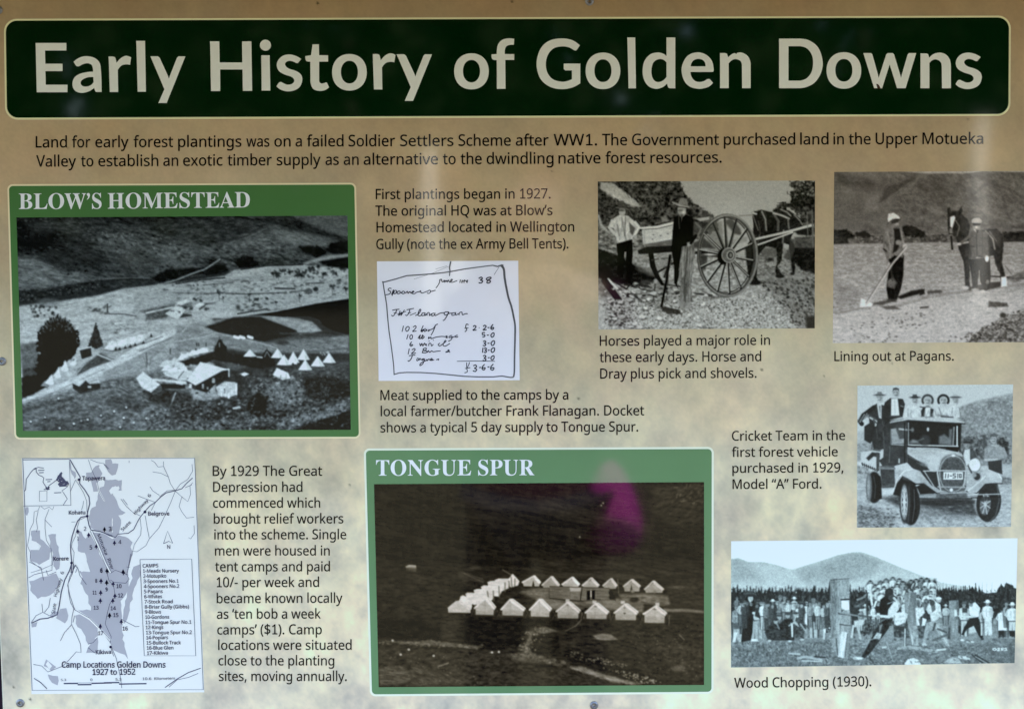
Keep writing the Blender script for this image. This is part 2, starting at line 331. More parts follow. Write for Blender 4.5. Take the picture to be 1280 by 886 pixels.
    p.poly([(490,58),(860,-3),(1062,-35),(1066,190),(960,160),(905,130),(885,95),(820,75),(640,78),(540,68)],13,1.5,1,(3,5,3))
    p.line([(380,70),(600,45),(860,-8),(1062,-38)],9,160); p.line([(380,60),(560,30)],8,40); p.line([(240,175),(380,205),(520,240),(620,270)],6,160,.8)
    p.line([(640,180),(820,180),(970,195)],12,60,.8); p.ell(655,238,38,14,50,2)
    p.line([(720,300),(1065,270)],14,70,.6); p.specks([(560,240),(1065,210),(1065,300),(600,300)],60,.5,1.1,60,90,3,5)
    for x in (370,405,455): p.line([(x-10,200),(x+14,208)],18,215)
    for x,y in ((128,240),(140,240),(185,240),(122,275)): p.line([(x,y),(x,y+18)],6,40)
    # far tents row
    for x,y,w in ((45,325,40),(105,305,36),(165,290,38),(20,375,40)):
        p.poly([(x-w,y+22),(x-w*.3,y-22),(x+w*.7,y-18),(x+w,y+14)],186,1)
    # yard
    Y=[(100,380),(320,300),(560,330),(640,400),(1065,370),(1070,770),(0,770),(0,480)]
    p.poly([(200,350),(520,330),(600,400),(560,560),(400,560),(330,420)],46,6,1,(14,6,3)); p.poly([(240,340),(400,350),(420,390),(330,400)],82,6,.8)
    p.poly([(30,352),(230,290),(360,305),(530,325),(600,390),(520,400),(380,370),(240,345),(120,375),(60,375)],20,2,1,(6,3,3),rag=.7)
    p.poly([(235,300),(245,260),(270,205),(290,240),(315,262),(310,305),(270,320)],16,1,1,rag=.8,rs=2); p.line([(268,240),(268,262)],8,110)
    p.poly([(530,320),(560,275),(590,310),(620,380),(560,390)],16,1,1,rag=.8); p.line([(545,325),(560,290),(578,325)],6,120)
    # foreground slopes
    p.poly([(560,400),(1068,360),(1075,775),(0,775),(-60,610),(180,580),(420,560)],56,8,1,(28,5,2.5,-8))
    p.poly([(560,500),(760,470),(800,560),(700,640),(560,600)],96,8,.85,(26,6,2,-10)); p.poly([(680,400),(1065,350),(1068,420),(820,460)],62,6,.8,(20,4,2,-6))
    p.poly([(780,460),(900,440),(1070,470),(1075,560),(940,600),(800,570)],24,5,.95,(12,4,3),rag=1.5)
    p.specks([(450,440),(780,440),(780,640),(450,560)],110,.5,1.3,110,170,1.8,-10)
    p.poly([(900,660),(1000,610),(1075,575),(1075,650),(960,700),(760,750),(620,770),(640,720)],94,5,.9,(24,5,2,-22))
    p.poly([(800,735),(960,690),(1075,650),(1078,775),(740,775)],14,3,1,(8,5,3),rag=1)
    p.poly([(445,600),(470,555),(520,545),(560,590),(560,660),(620,690),(500,690),(430,650)],9,3,1,rag=1.5)
    p.poly([(0,630),(250,600),(440,620),(420,700),(250,730),(0,700)],40,6,.8,(26,4,3)); p.poly([(0,740),(300,700),(420,745),(300,775),(0,775)],84,5,.8,(30,4,2))
    p.specks([(0,600),(440,590),(620,700),(760,740),(700,775),(0,775)],200,.5,1.3,100,165,1.8,-15,50); p.specks([(0,560),(1068,440),(1070,770),(0,770)],300,.7,1.8,8,30,1.6,-15,50,.8)
    p.specks([(620,700),(1070,580),(1070,650),(760,750)],70,.5,1.2,120,170,1.8,-20,40)
    # homestead
    p.poly([(130,560),(250,535),(300,570),(180,595),(120,580)],135,3,.9)
    p.poly([(0,395),(60,400),(125,430),(65,470),(0,460)],184,.9,1,(6,5,3)); p.line([(15,455),(55,405)],5,70); p.line([(70,460),(125,428)],7,40)
    p.poly([(0,470),(60,475),(40,498),(0,490)],190,1)
    p.poly([(65,468),(120,500),(120,530),(75,500)],40,1); p.poly(R4(80,490,98,515),190,.8)
    p.poly([(118,500),(290,400),(332,410),(325,460),(245,490),(190,545),(120,525)],24,.9)
    p.poly([(65,470),(150,355),(325,402),(285,410),(122,500)],198,.8,1,(5,8,4)); p.line([(285,405),(325,400)],8,205); p.line([(326,402),(326,445)],8,200)
    for q in (R4(222,455,240,485),R4(160,490,172,520),R4(190,510,200,525)): p.poly(q,150,.8)
    p.ell(92,380,10,10,150)
    p.poly([(245,510),(300,475),(365,480),(378,520),(370,555),(325,578),(262,560)],175,1.2,1,(14,4,3)); p.line([(372,490),(372,555)],10,215); p.line([(325,550),(325,575)],12,215); p.line([(280,545),(280,565)],10,205); p.line([(300,520),(300,545)],6,80)
    p.poly([(388,430),(425,419),(452,430),(420,444)],215,.8)
    p.line([(355,640),(390,635)],14,175); p.ell(625,485,14,5,150); p.ell(500,515,8,5,150); p.specks([(330,400),(470,450),(470,500),(380,500)],40,.6,1.4,15,30)
    p.line([(385,370),(390,390)],8,90)
    for x,t,h,b in ((455,278,42,322),(625,272,42,330),(722,290,38,360),(785,275,40,342),(665,310,46,374),(795,340,44,405),(872,318,44,382),(942,298,42,360)): p.tent(x,t,h,b,212,170)
    p.poly([(595,435),(620,392),(690,422),(705,455),(655,467)],208,.9); p.poly([(595,438),(655,467),(705,455),(650,450)],165,.9,.6)
    for x in (705,735): p.poly(R4(x-9,352,x+9,370),225,.8)
    p.line([(500,325),(530,328)],8,200); p.specks([(890,295),(940,290),(940,312),(890,312)],10,.8,1.3,150,190,1.3,60)
    p.fr(220,380,K)
    p.tex([(0,560),(1068,430),(1070,770),(0,770)],16,4,2,-10); p.specks([(520,420),(1060,400),(1060,760),(520,700)],120,.5,1.2,95,150,2,-20,50,.6)
    for x,y,w_ in ((40,328,30),(75,312,26),(105,300,30),(140,292,26),(170,284,30)): p.poly([(x-w_,y+22),(x-w_*.2,y-18),(x+w_*.7,y-14),(x+w_,y+12)],200,1); p.poly([(x-w_,y+22),(x+w_,y+12),(x+w_,y+20),(x-w_,y+28)],60,1,.6)
    p.fr(0,380,K)
    for q in ([(640,275),(680,235),(715,225),(720,262),(690,285)],[(720,270),(735,222),(775,210),(785,258)],[(785,258),(800,205),(835,195),(842,240)],[(842,240),(850,190),(885,188),(892,228)]): p.poly(q,196,1.2,.9,(12,4,3))
    for x,y in ((712,276),(738,276),(772,266),(802,258),(832,250),(884,236)): p.poly([(x-7,y+8),(x,y-14),(x+8,y+8)],35,1,.9)
    p.line([(540,480),(640,450),(800,430)],8,130,.5); p.tex([(140,560),(900,480),(1181,600),(1181,780),(140,780)],14,6,2.4,-6)
    p.specks([(150,600),(900,560),(900,770),(150,770)],150,.4,1,110,140,2,-5,20,.5); p.specks([(150,600),(900,560),(900,770),(150,770)],120,.5,1.2,35,55,2,-5,20,.5)
    p.fr(220,380,K); rt=np.random.RandomState(14)
    for x,y in ((-60,395),(-20,405),(40,398)): p.poly([(x-30,y+16),(x-8,y-20),(x+26,y-14),(x+34,y+12)],200,1,1,(8,4,3))
    p.poly([(0,-10),(60,-30),(90,-18),(30,10)],178,1); p.poly([(110,10),(150,-10),(180,0),(140,25)],186,1); p.poly([(140,25),(180,2),(182,14),(146,38)],50,1,.8); p.poly([(200,-2),(250,-18),(330,-2),(250,30)],168,8,.6)
    for x,y in ((-30,40),(15,50),(60,20),(95,30),(120,-30),(185,30)): p.ell(x,y,12,8,40,1.5,.85,rag=1)
    for _ in range(60):
        x,y=rt.uniform(-180,1050),rt.uniform(-150,-60); p.ell(x,y,rt.uniform(4,11),rt.uniform(3,6),rt.uniform(40,85),1.2,.75,rag=.8)
    for _ in range(90):
        x,y=rt.uniform(420,1050),rt.uniform(420,740); p.line([(x,y),(x+rt.uniform(-12,12),y-rt.uniform(8,26))],rt.uniform(2,4),rt.choice([20,28,130,150]),.7,1)
    p.line([(420,500),(440,440),(470,500)],4,90,.6); p.line([(560,520),(575,430),(600,380)],3,95,.6)
    p.fr(0,380,K)
    p.poly([(250,505),(275,470),(300,510)],150,1.2,.8); p.poly([(150,430),(190,400),(230,430),(180,445)],70,2,.8,rag=.8)
    for _ in range(50):
        x,y=rt.uniform(640,1150),rt.uniform(280,420); p.line([(x,y),(x+rt.uniform(10,40),y-rt.uniform(2,10))],3,rt.choice([80,165,150]),.5,1)
    p.line([(660,470),(720,472),(760,470)],3,60,.8)
    p.grit(12,3,1.1,5,1.0,100); p.grain(4,.9)
    return p

def paint_tent_camp():
    p=Pic([(467.6,605),(880,602.4),(880,855.8),(473.4,858.7)],base=26)
    K=5.213
    p.fr(0,0,1)
    W=R4(460,600,890,862)
    p.tex(W,5,12,3,6); p.tex(R4(460,600,890,720),4,5,12,0)
    p.poly([(466,700),(600,706),(720,712),(890,716),(890,862),(466,862)],34,5,.9,(9,8,2.5,4))
    p.fr(450,550,K)
    p.poly([(90,290),(300,290),(260,560),(100,560)],34,20,.6,(8,10,4)); p.poly([(640,300),(830,290),(840,560),(700,600)],36,16,.6,(6,8,3))
    p.line([(840,440),(980,430),(1140,450)],12,55,.6,6)
    p.line([(820,590),(1140,520)],8,34,.7,5); p.line([(960,690),(1000,730)],10,40,.6,3)
    p.poly([(100,800),(500,820),(800,850),(1199,880),(1199,900),(100,900)],38,6,.8,(8,8,2))
    p.fr(670,550,K)
    p.poly([(0,350),(300,430),(560,500),(760,560),(740,620),(400,560),(0,470)],42,8,.6,(8,10,2,12)); p.line([(60,400),(300,470),(600,540)],10,52,.5,6)
    p.poly([(330,310),(520,290),(440,350),(360,380)],14,6,.8); p.poly([(760,300),(1095,275),(1095,560),(900,560),(760,470)],44,10,.8,(14,7,2,-25))
    p.specks([(880,300),(1090,280),(1090,420),(920,420)],50,.5,1.2,70,105,2.6,-30); p.line([(840,570),(960,580),(1070,605)],7,18,.9); p.line([(930,330),(1060,290)],12,72,.6,4)
    p.specks([(0,380),(1090,380),(1090,860),(0,860)],60,.4,.7,60,100,1.3)
    for x,y in ((437,410),(425,425),(285,630)): p.ell(x,y,5,5,170)
    p.poly([(0,760),(500,760),(760,800),(1095,790),(1095,900),(0,900)],40,8,.7,(10,9,2,3))
    p.poly([(0,870),(330,860),(540,870),(700,880),(700,900),(0,900)],56,4,.7)
    # hut
    p.fr(450,550,K)
    p.poly([(296,822),(318,812),(366,815),(366,832),(300,832)],225,.8); p.poly([(300,832),(332,832),(332,856),(300,852)],150,.8); p.poly([(332,832),(368,830),(368,858),(332,856)],190,.8)
    p.line([(660,860),(800,905)],9,80,.6); p.ell(750,832,34,9,70,2); p.line([(930,845),(990,880)],9,105,.7)
    # ground
    p.fr(450,710,K)
    p.poly([(100,-10),(660,-10),(560,250),(500,330),(330,360),(120,320)],35,8,.8,(9,8,3)); p.poly([(640,20),(820,80),(800,100),(640,60)],60,3,.6)
    p.line([(680,35),(800,90)],8,80,.7)
    p.poly([(110,330),(400,320),(540,420),(520,470),(300,470),(115,450)],17,8,.9,(6,8,3)); p.poly([(660,310),(900,330),(1050,360),(1040,470),(920,540),(860,540),(680,460)],22,6,.9,(8,6,3),rag=1)
    p.poly([(540,340),(640,300),(620,470),(530,460)],52,7,.6)
    p.poly([(118,470),(330,478),(460,468),(620,490),(800,512),(760,525),(560,512),(420,500),(250,490)],92,2,.9,(18,5,2),rag=.6)
    p.specks([(118,470),(800,500),(790,530),(130,500)],50,.5,1.1,110,160,2)
    p.poly([(118,500),(500,520),(900,540),(1000,580),(1199,620),(1199,775),(118,775)],47,5,.9,(14,6,3,-10))
    p.poly([(125,660),(200,635),(270,640),(325,690),(330,730),(240,765),(130,765)],78,3,.85,(22,8,1.2,6)); p.poly([(335,640),(420,630),(480,680),(640,690),(720,740),(500,770),(330,765)],66,5,.7,(20,6,2,20))
    p.specks([(120,520),(1199,560),(1199,770),(120,770)],110,.4,1,80,125,1.5); p.line([(510,640),(575,618)],9,120,.8)
    for x,y in ((265,562),(318,530),(480,570),(212,470),(860,548),(905,545)): p.ell(x,y,8,7,190)
    p.poly([(1090,410),(1199,380),(1199,410),(1130,440),(1100,530),(1130,560),(1060,530),(1020,520)],98,3,.9,(20,3,2),rag=.8); p.poly([(960,565),(1100,555),(1199,590),(1199,615),(1050,590)],98,3,.8,(15,5,2))
    p.poly([(1110,470),(1199,430),(1199,560),(1130,545)],18,3,.9)
    p.specks([(1080,400),(1199,390),(1199,440),(1080,440)],16,.6,1.3,130,180,1.3)
    p.fr(670,710,K)
    p.poly([(-120,150),(90,120),(90,195),(300,250),(480,260),(700,290),(700,230),(540,200),(470,210),(330,215),(0,200)],104,4,.9,(14,7,2))
    p.poly([(0,190),(120,205),(310,262),(120,270),(0,220)],124,4,.9,(10,6,2)); p.poly([(300,210),(540,200),(620,270),(480,270)],116,4,.9,(10,6,2))
    p.poly([(540,170),(700,160),(860,180),(880,240),(800,240),(560,210)],108,4,.9,(20,6,2)); p.ell(640,205,30,16,30,2)
    p.poly([(830,262),(1000,265),(1096,278),(1096,292),(950,285),(840,285)],112,2,.9,(10,6,1.5)); p.poly([(850,90),(1096,60),(1096,260),(880,250)],46,6,.8,(9,8,2)); p.ell(920,122,46,9,80,2,.8)
    p.poly([(-140,330),(120,320),(260,340),(150,400),(160,560),(-20,550),(-140,540)],24,4,.9,(10,6,3)); p.poly([(140,400),(300,345),(700,345),(900,380),(1096,300),(1096,760),(860,750),(560,640),(180,560)],36,6,.95,(12,6,2.5,6))
    p.line([(190,410),(260,375),(310,320)],7,95,.8)
    p.poly([(370,440),(430,425),(490,432),(535,465),(450,470),(400,465)],112,2,.95,(12,4,2)); p.poly([(0,395),(60,380),(150,410),(60,425),(0,420)],100,2,.9)
    p.poly([(160,560),(300,555),(560,640),(860,740),(760,760),(400,660),(200,600)],26,3,.9,(10,4,2)); p.specks([(180,530),(330,560),(620,630),(560,650),(200,580)],70,.5,1.1,110,170,1.3); p.specks([(440,650),(680,690),(840,750),(680,750),(560,700)],90,.5,1.2,130,210,1.3)
    p.poly([(-140,560),(160,600),(240,640),(420,690),(560,760),(-140,765)],44,4,.95,(12,5,2,10)); p.poly([(-160,560),(60,590),(170,630),(140,640),(-160,600)],84,3,.7)
    p.poly([(205,645),(300,640),(360,665),(480,700),(600,735),(690,752),(620,758),(480,735),(330,690)],118,3,1,(22,6,2,14),rag=.6); p.poly([(-40,625),(100,615),(140,650),(0,650)],16,4,.8)
    p.poly([(700,500),(1096,470),(1096,700),(900,700)],54,12,.6,(18,4,3,-50)); p.ell(925,655,36,16,105,4,.7); p.specks([(560,420),(1096,340),(1096,740),(700,700)],130,.4,1,75,120,1.4)
    p.line([(935,435),(965,465)],8,110,.7)
    p.fr(450,710,K)
    p.poly([(1090,415),(1150,385),(1230,395),(1190,420),(1135,445),(1105,520),(1120,550),(1190,575),(1330,600),(1360,625),(1240,620),(1050,590),(960,565),(1060,545),(1030,520),(1080,490)],84,4,.85,(26,3,2),rag=1.4); p.specks([(1080,390),(1230,390),(1140,545),(1030,530)],40,.5,1.2,120,180,1.4)
    p.fr(670,710,K)
    # back row
    rp=np.random.RandomState(16)
    def tent(x,t,l,r,e,b,door=0,w=210):
        x+=rp.uniform(-5,5); t+=rp.uniform(-4,4); e+=rp.uniform(-4,5); w+=rp.uniform(-25,6)
        if rp.rand()<.6: p.line([(x,t+20),(x+rp.uniform(-8,8),b)],5,70,.7)
        p.poly([(l,e),(x,t+12),(r-6,e),(r-10,b),(l+8,b)],w-38,.8,1,(5,4,4))
        p.line([(l,e),(x-6,t+6),(x,t+3)],11,w); p.poly([(x-4,t),(x+8,t-2),(r+4,e-2),(r-10,e+12),(x,t+18)],w+12,.8)
        if door: p.poly([(x-14,b),(x-4,e-12),(x+4,b)],35,.8)
    p.line([(35,122),(160,115),(840,160)],12,30,.8)
    for a in ((105,53,40,155,108,126),(235,60,170,285,108,124),(358,64,303,412,113,126),(490,68,437,530,113,134),(625,72,570,682,118,152,1),(765,80,708,833,134,160),(-10,60,-45,28,98,112,1),(-15,50,-88,30,95,118,1)): tent(*a)
    p.line([(532,70),(538,160)],5,120,.7)
    for x in (625,770): p.ell(x+4,150,12,10,120,2)
    # long hut
    p.poly([(88,118),(222,122),(222,205),(90,196)],98,1,1,(12,20,1)); p.poly([(295,122),(478,132),(478,200),(290,212)],100,1,1,(12,20,1))
    p.poly([(220,124),(296,124),(290,152),(222,152)],172,.8); p.poly([(222,152),(290,152),(286,212),(222,206)],108,1,1,(8,20,1)); p.line([(300,125),(290,212)],5,30)
    p.poly(R4(331,146,353,206),10,.8); p.poly(R4(364,144,384,202),10,.8); p.line([(358,148),(358,185)],6,200); p.line([(90,118),(478,130)],5,60)
    p.poly([(478,140),(500,150),(520,210),(478,205)],24,2,1,rag=.8); p.line([(90,196),(220,208),(300,214),(420,205)],6,30,.7)
    # left column of tents
    p.fr(450,710,K)
    p.poly([(900,210),(960,160),(1040,110),(1060,140),(960,220),(900,245)],40,2,.9)
    for q,t in (([(965,75),(995,38),(1038,85),(1030,112),(985,125),(965,110)],214),([(880,78),(905,68),(968,70),(968,130),(925,150),(885,120)],206),([(832,92),(850,84),(892,82),(930,140),(905,185),(860,180),(838,150)],212),([(790,122),(806,112),(845,115),(870,190),(860,210),(800,200)],205),([(742,145),(760,136),(815,138),(845,190),(800,215),(750,200)],210),([(688,168),(700,160),(800,165),(835,205),(815,225),(742,240),(700,230)],207),([(655,185),(670,178),(690,185),(735,240),(722,272),(640,230)],214),([(573,258),(625,215),(655,210),(722,262),(718,290),(575,288)],200)):
        p.poly(q,t,.8,1,(5,6,3)); p.line([q[0],q[1],q[2]],5,225,.6)
    for a,b in (((868,150),(872,212)),((905,120),(908,190)),((945,95),(945,150)),((970,85),(975,125)),((1010,70),(1008,115)),((830,150),(838,200)),((985,60),(990,120))): p.line([a,b],9,95,.75)
    p.poly([(575,258),(640,212),(655,232),(722,280),(720,290),(578,288)],182,.8,.8); p.line([(735,240),(740,268)],12,35); p.line([(905,205),(960,190)],14,45,.8)
    # front row
    rq=np.random.RandomState(6)
    def ft(x,t,l,r,e,b,ld=12,w=212):
        x+=rq.uniform(-7,7); t+=rq.uniform(-6,6); l+=rq.uniform(-6,4); r+=rq.uniform(-6,8); e+=rq.uniform(-6,6); w+=rq.uniform(-22,10); ex=rq.uniform(10,34)
        p.line([(l,e),(l-ex,b+8)],2.5,130,.5); p.line([(r,e),(r+ex,b+6)],2.5,130,.5)
        p.poly([(l+4,b),(r+6,b-4),(r+22,b-30),(r+14,b+4),(x,b+14),(l,b+8)],22,1.5,.9)
        p.poly([(l+6,e),(x-4,t+16),(r-14,e),(r-18,b),(l+8,b-2)],w-34,.8,1,(5,6,5))
        p.poly([(x-8,t),(x+16,t),(r+2,e-6),(r-12,e+16),(x-2,t+22)],w+10,.8); p.line([(l,e+2),(x-6,t+8)],ld,w+4)
        p.line([(l+10,b-3),(r-20,b)],5,120,.6); p.poly([(l+10,b-22),(x,b-28),(r-20,b-20),(r-20,b-2),(l+10,b-2)],w-70,7,.55); p.line([(x-4,t+22),(x-6+rq.uniform(-8,8),b-6)],3,w-70,.6); p.line([(x+14,t+8),(r-4,e+4)],5,w-60,.5)
    ft(815,190,745,892,262,304); ft(985,197,922,1075,266,308)
    p.fr(670,710,K)
    ft(22,200,-44,98,274,316); ft(208,215,138,284,280,326); ft(395,222,322,472,282,330); ft(580,226,512,660,290,338); ft(780,240,698,856,300,356)
    p.ell(577,294,7,5,50); p.ell(577,258,6,3,70); p.ell(775,268,8,3,70); p.ell(388,250,8,3,70); p.ell(207,240,8,3,90)
    for x,y in ((565,218),(790,230),(205,208),(380,215)): p.poly(R4(x-12,y-6,x+14,y+14),195,1,.9)
    p.line([(870,310),(865,370)],6,110,.8); p.line([(300,290),(292,340)],5,110,.7); p.line([(480,285),(482,335)],5,90,.6)
    p.fr(0,0,1); p.tex(R4(468,604,884,720),6,22,2.2,8); p.tex(R4(468,604,884,720),5,5,1.3,6); p.tex(R4(468,720,884,860),9,7,2,4)
    for q in ([(560,640),(640,652),(720,668),(800,690)],[(600,625),(700,640),(760,662)],[(480,660),(560,690),(640,700)],[(820,640),(850,660),(880,690)]): p.line(q,7,56,.28,6,2)
    p.grit(6,3,1.3,4,1.05,70); p.grain(2.5,.8)
    return p

def paint_dray():
    p=Pic([(747.2,226.8),(1018.8,225.6),(1018.4,410.3),(748.1,411.9)],res=1.6,base=150)
    K=4.43
    p.fr(740,220,K)
    # bank and bush
    p.poly([(20,20),(480,20),(520,110),(560,150),(660,210),(700,240),(700,300),(400,420),(20,440)],62,2,1,(34,4,3),rag=1.5)
    p.specks([(120,30),(480,30),(560,150),(640,230),(300,240),(150,130)],150,.7,1.8,8,28,1.5,60,60); p.specks([(60,40),(480,40),(600,200),(300,240)],110,.5,1.2,75,120,1.6,70,60)
    p.poly([(50,35),(115,40),(200,100),(270,165),(262,180),(170,170),(90,110),(45,70)],158,2,.95,(14,5,3,40),rag=.6)
    p.poly([(35,70),(130,130),(260,180),(280,240),(240,280),(40,230)],58,3,.8,(30,3,2),rag=1); p.specks([(35,90),(280,180),(280,270),(40,260)],60,.6,1.6,8,30,1.6,30)
    p.poly([(380,225),(410,220),(430,250),(390,255)],128,2,.8)
    p.poly([(35,260),(130,300),(300,330),(300,440),(35,440)],112,3,1,(36,5,3),rag=1); p.specks([(35,230),(320,330),(320,450),(35,450)],70,.6,1.7,25,60,1.8,20)
    p.line([(36,220),(50,270),(80,300)],14,150,.9,1.5); 
    # sky right side stays, ground
    p.poly([(20,430),(330,420),(700,420),(1300,440),(1300,860),(20,860)],138,4,1,(26,3.5,2.2),rag=1)
    p.poly([(30,400),(150,440),(260,500),(360,560),(300,620),(180,600),(30,570)],24,3,1,(12,5,3),rag=1)
    p.poly([(230,480),(340,520),(350,560),(260,530)],90,3,.7)
    p.poly([(30,560),(70,590),(110,660),(80,700),(30,680)],95,3,.9,(20,4,2)); 
    for q,w,t in (([(90,570),(180,665)],12,185),([(70,580),(150,690)],36,14),([(110,575),(260,670),(400,720)],9,30),([(180,600),(330,640)],9,25),([(240,580),(330,620)],10,20),([(280,660),(480,650)],8,30),([(270,690),(480,690)],8,35),([(350,600),(340,680)],9,30),([(420,560),(410,700)],9,40),([(200,660),(350,720),(480,750)],22,22),([(210,600),(180,640)],8,30),([(480,640),(664,660)],9,40),([(400,600),(520,615)],9,40)): p.line(q,w,t,.9)
    p.poly([(270,570),(420,580),(480,620),(470,720),(280,710),(240,640)],96,6,.45,(30,4,2))
    p.specks([(190,590),(540,600),(560,700),(250,690)],60,.8,2,140,190,1.8,0); p.specks([(60,560),(560,600),(560,760),(200,740)],60,.8,2,15,40,2,10)
    # stony foreground
    p.poly([(40,690),(660,680),(1300,640),(1300,850),(40,850)],150,6,.6,(42,1.6,1.2)); p.specks([(40,690),(1300,640),(1300,850),(40,850)],500,.5,1.2,160,215,1.3,0,60,.7); p.specks([(40,690),(1300,640),(1300,850),(40,850)],560,.4,1.0,30,80,1.6,0,60,.8)
    p.specks([(100,700),(250,690),(200,850),(60,850)],60,.8,2.2,15,50,1.3)
    p.poly([(380,720),(480,740),(500,765),(420,765),(390,745)],30,2,.8); p.poly([(35,640),(70,680),(70,850),(36,850)],165,6,.7,(16,4,4))
    p.fr(880,220,K)
    p.poly([(300,560),(420,540),(664,560),(664,850),(540,850),(480,780),(430,720)],92,10,.6,(22,4,2,30)); p.specks([(300,580),(620,560),(620,850),(480,800),(420,700)],160,.7,1.8,20,60,1.5,30)
    p.poly([(560,780),(620,770),(620,850),(570,850)],35,4,.9)
    # far ground and trees at right
    p.poly([(290,440),(330,395),(470,400),(480,470),(640,540),(640,560),(420,545),(290,560)],110,3,1,(26,3,2)); p.poly([(330,400),(400,392),(400,450),(310,450)],85,3,.8,(10,4,2))
    p.poly([(480,395),(640,380),(640,545),(540,520),(500,480)],30,3,1,(10,5,3),rag=.6)
    p.poly([(500,340),(640,330),(640,400),(500,395)],70,3,1,(14,3,3))
    p.poly([(470,32),(640,26),(640,330),(560,330),(530,220),(480,180),(440,190),(385,190),(400,160),(440,150),(475,140),(500,120),(465,90),(500,70)],46,2,.95,(30,3,3),rag=1.8,rs=3)
    p.specks([(480,30),(610,28),(610,200),(480,170)],90,.8,2,10,26,1.4,30); p.specks([(490,35),(610,30),(610,110),(500,110)],40,.6,1.8,120,150,1.3)
    p.specks([(540,190),(610,190),(610,330),(560,330)],40,.5,1.2,70,110,2.4,85,12)
    p.poly([(-10,190),(20,195),(40,225),(0,230)],60,2,1,(15,3,2)); p.ell(365,462,16,10,40,2)
    # horse
    p.poly([(278,195),(320,188),(380,200),(395,180),(440,190),(500,210),(540,240),(552,275),(500,300),(480,350),(500,380),(505,500),(500,540),(490,545),(482,480),(470,380),(440,370),(430,470),(405,500),(440,560),(400,550),(395,520),(405,470),(400,400),(340,390),(300,440),(290,560),(310,590),(250,600),(240,520),(230,400),(270,330),(275,260)],28,1.2,1,(14,3,3),rag=.3)
    p.poly([(478,345),(500,350),(502,410),(480,470),(440,450),(470,400)],62,2,.8); p.poly([(300,190),(345,195),(350,300),(345,310),(330,310),(330,220)],48,2,.8); p.poly([(410,540),(440,562),(395,555)],60,2); 
    p.line([(320,195),(340,240),(345,300)],9,128,.9); p.line([(385,205),(412,250),(410,300)],14,96,.8); p.line([(300,250),(310,320),(290,400)],8,80,.8)
    p.poly([(385,195),(410,180),(470,190),(520,225),(545,268),(500,300),(470,290),(430,260)],34,1.5,1,(12,3,2)); p.line([(385,205),(430,218),(470,235)],11,150); p.line([(425,185),(460,200),(480,220)],9,140,.8); p.line([(500,215),(530,245),(545,270)],8,135,.8); p.line([(465,235),(470,290)],9,120,.8); p.line([(440,300),(436,370)],9,120,.8)
    p.poly([(480,285),(560,285),(600,310),(590,330),(520,325)],34,2,1); p.line([(545,262),(640,268)],6,90)
    p.line([(285,205),(290,260),(300,320)],12,40); p.poly([(265,200),(292,205),(290,240),(300,260),(310,320),(290,330),(275,280)],30,1); p.line([(270,205),(290,210)],10,170); p.line([(270,215),(300,300)],5,130,.8)
    # shafts
    p.line([(285,350),(440,315),(600,272)],15,168); p.line([(285,358),(440,324),(600,282)],6,40,.8); p.line([(300,380),(440,330),(490,312)],9,172); p.line([(195,220),(270,216)],7,120)
    p.line([(598,190),(604,390)],8,95); p.line([(570,200),(575,330)],6,110,.7); p.ell(490,540,12,9,40); p.ell(420,555,24,10,35); p.ell(280,590,40,14,30,2)
    # dray bed
    p.fr(740,220,K)
    p.poly([(570,235),(650,225),(650,240),(600,250)],150,1.5); 
    p.poly([(275,290),(450,262),(450,355),(300,378),(285,380)],172,1,1,(9,6,3)); p.line([(270,288),(360,280),(450,258)],10,188); p.line([(275,296),(360,292),(445,272)],4,60,.8); p.line([(288,295),(292,380)],8,150); p.line([(450,300),(450,310)],8,60)
    for x,y in ((340,325),(380,330),(420,320),(335,350)): p.ell(x,y,5,3,90)
    p.poly([(290,378),(450,350),(470,385),(300,395)],92,1.2,1,(14,8,1)); p.poly([(252,412),(300,392),(470,385),(470,418),(330,430),(258,432)],30,1.2)
    p.poly([(312,430),(340,428),(352,500),(375,555),(400,600),(385,605),(350,560),(322,500)],18,1,1)
    p.line([(330,465),(440,450)],10,60,.8); p.line([(360,535),(470,470)],11,30); p.line([(400,560),(440,440)],9,30); p.line([(440,470),(412,560)],8,60); p.ell(375,470,14,22,110,3,.5)
    p.poly([(370,440),(470,425),(470,450),(380,455)],130,2,.7); p.specks([(350,440),(440,440),(440,520),(370,540)],16,.8,1.5,60,180)
    p.fr(880,220,K)
    # bed behind the big wheel
    p.poly([(-80,415),(100,420),(100,450),(-80,440)],32,1); p.poly([(20,250),(100,250),(110,420),(20,430)],88,3,.5); p.poly([(115,360),(240,335),(240,360),(130,385)],120,2,.7); p.line([(-60,440),(80,432)],13,170)
    p.poly([(100,250),(200,260),(220,330),(120,380)],150,4,.6); p.poly([(-80,380),(0,340),(60,400),(-80,400)],45,3,.8); p.poly([(110,250),(150,230),(200,290),(210,330),(170,320)],55,3,.8); p.poly([(-30,420),(20,440),(10,520),(-30,520)],30,3,.7); p.poly([(225,400),(270,390),(260,480),(235,480)],40,3,.7)
    # big wheel
    cx,cy=128,440
    p.ring(cx,cy,157,222,20,66,1,1); p.ring(cx+6,cy,160,224,11,120,.95,1); p.ring(cx-7,cy-2,146,208,5,24,.9,1)
    for k in range(14):
        a=math.radians(8+k*360/14); c,n=math.cos(a),math.sin(a)
        q=[(cx+28*c,cy+36*n),(cx+148*c,cy+210*n)]
        lit = n>-.1 or abs(c)>.7
        p.line(q,15,28,1,.8,w2=12); 
        if lit: p.line([(x-4,y-4) for x,y in q],6,172 if c<.3 or n<.4 else 150,.9,.8)
        else: p.line([(x+4,y) for x,y in q],4,110,.8)
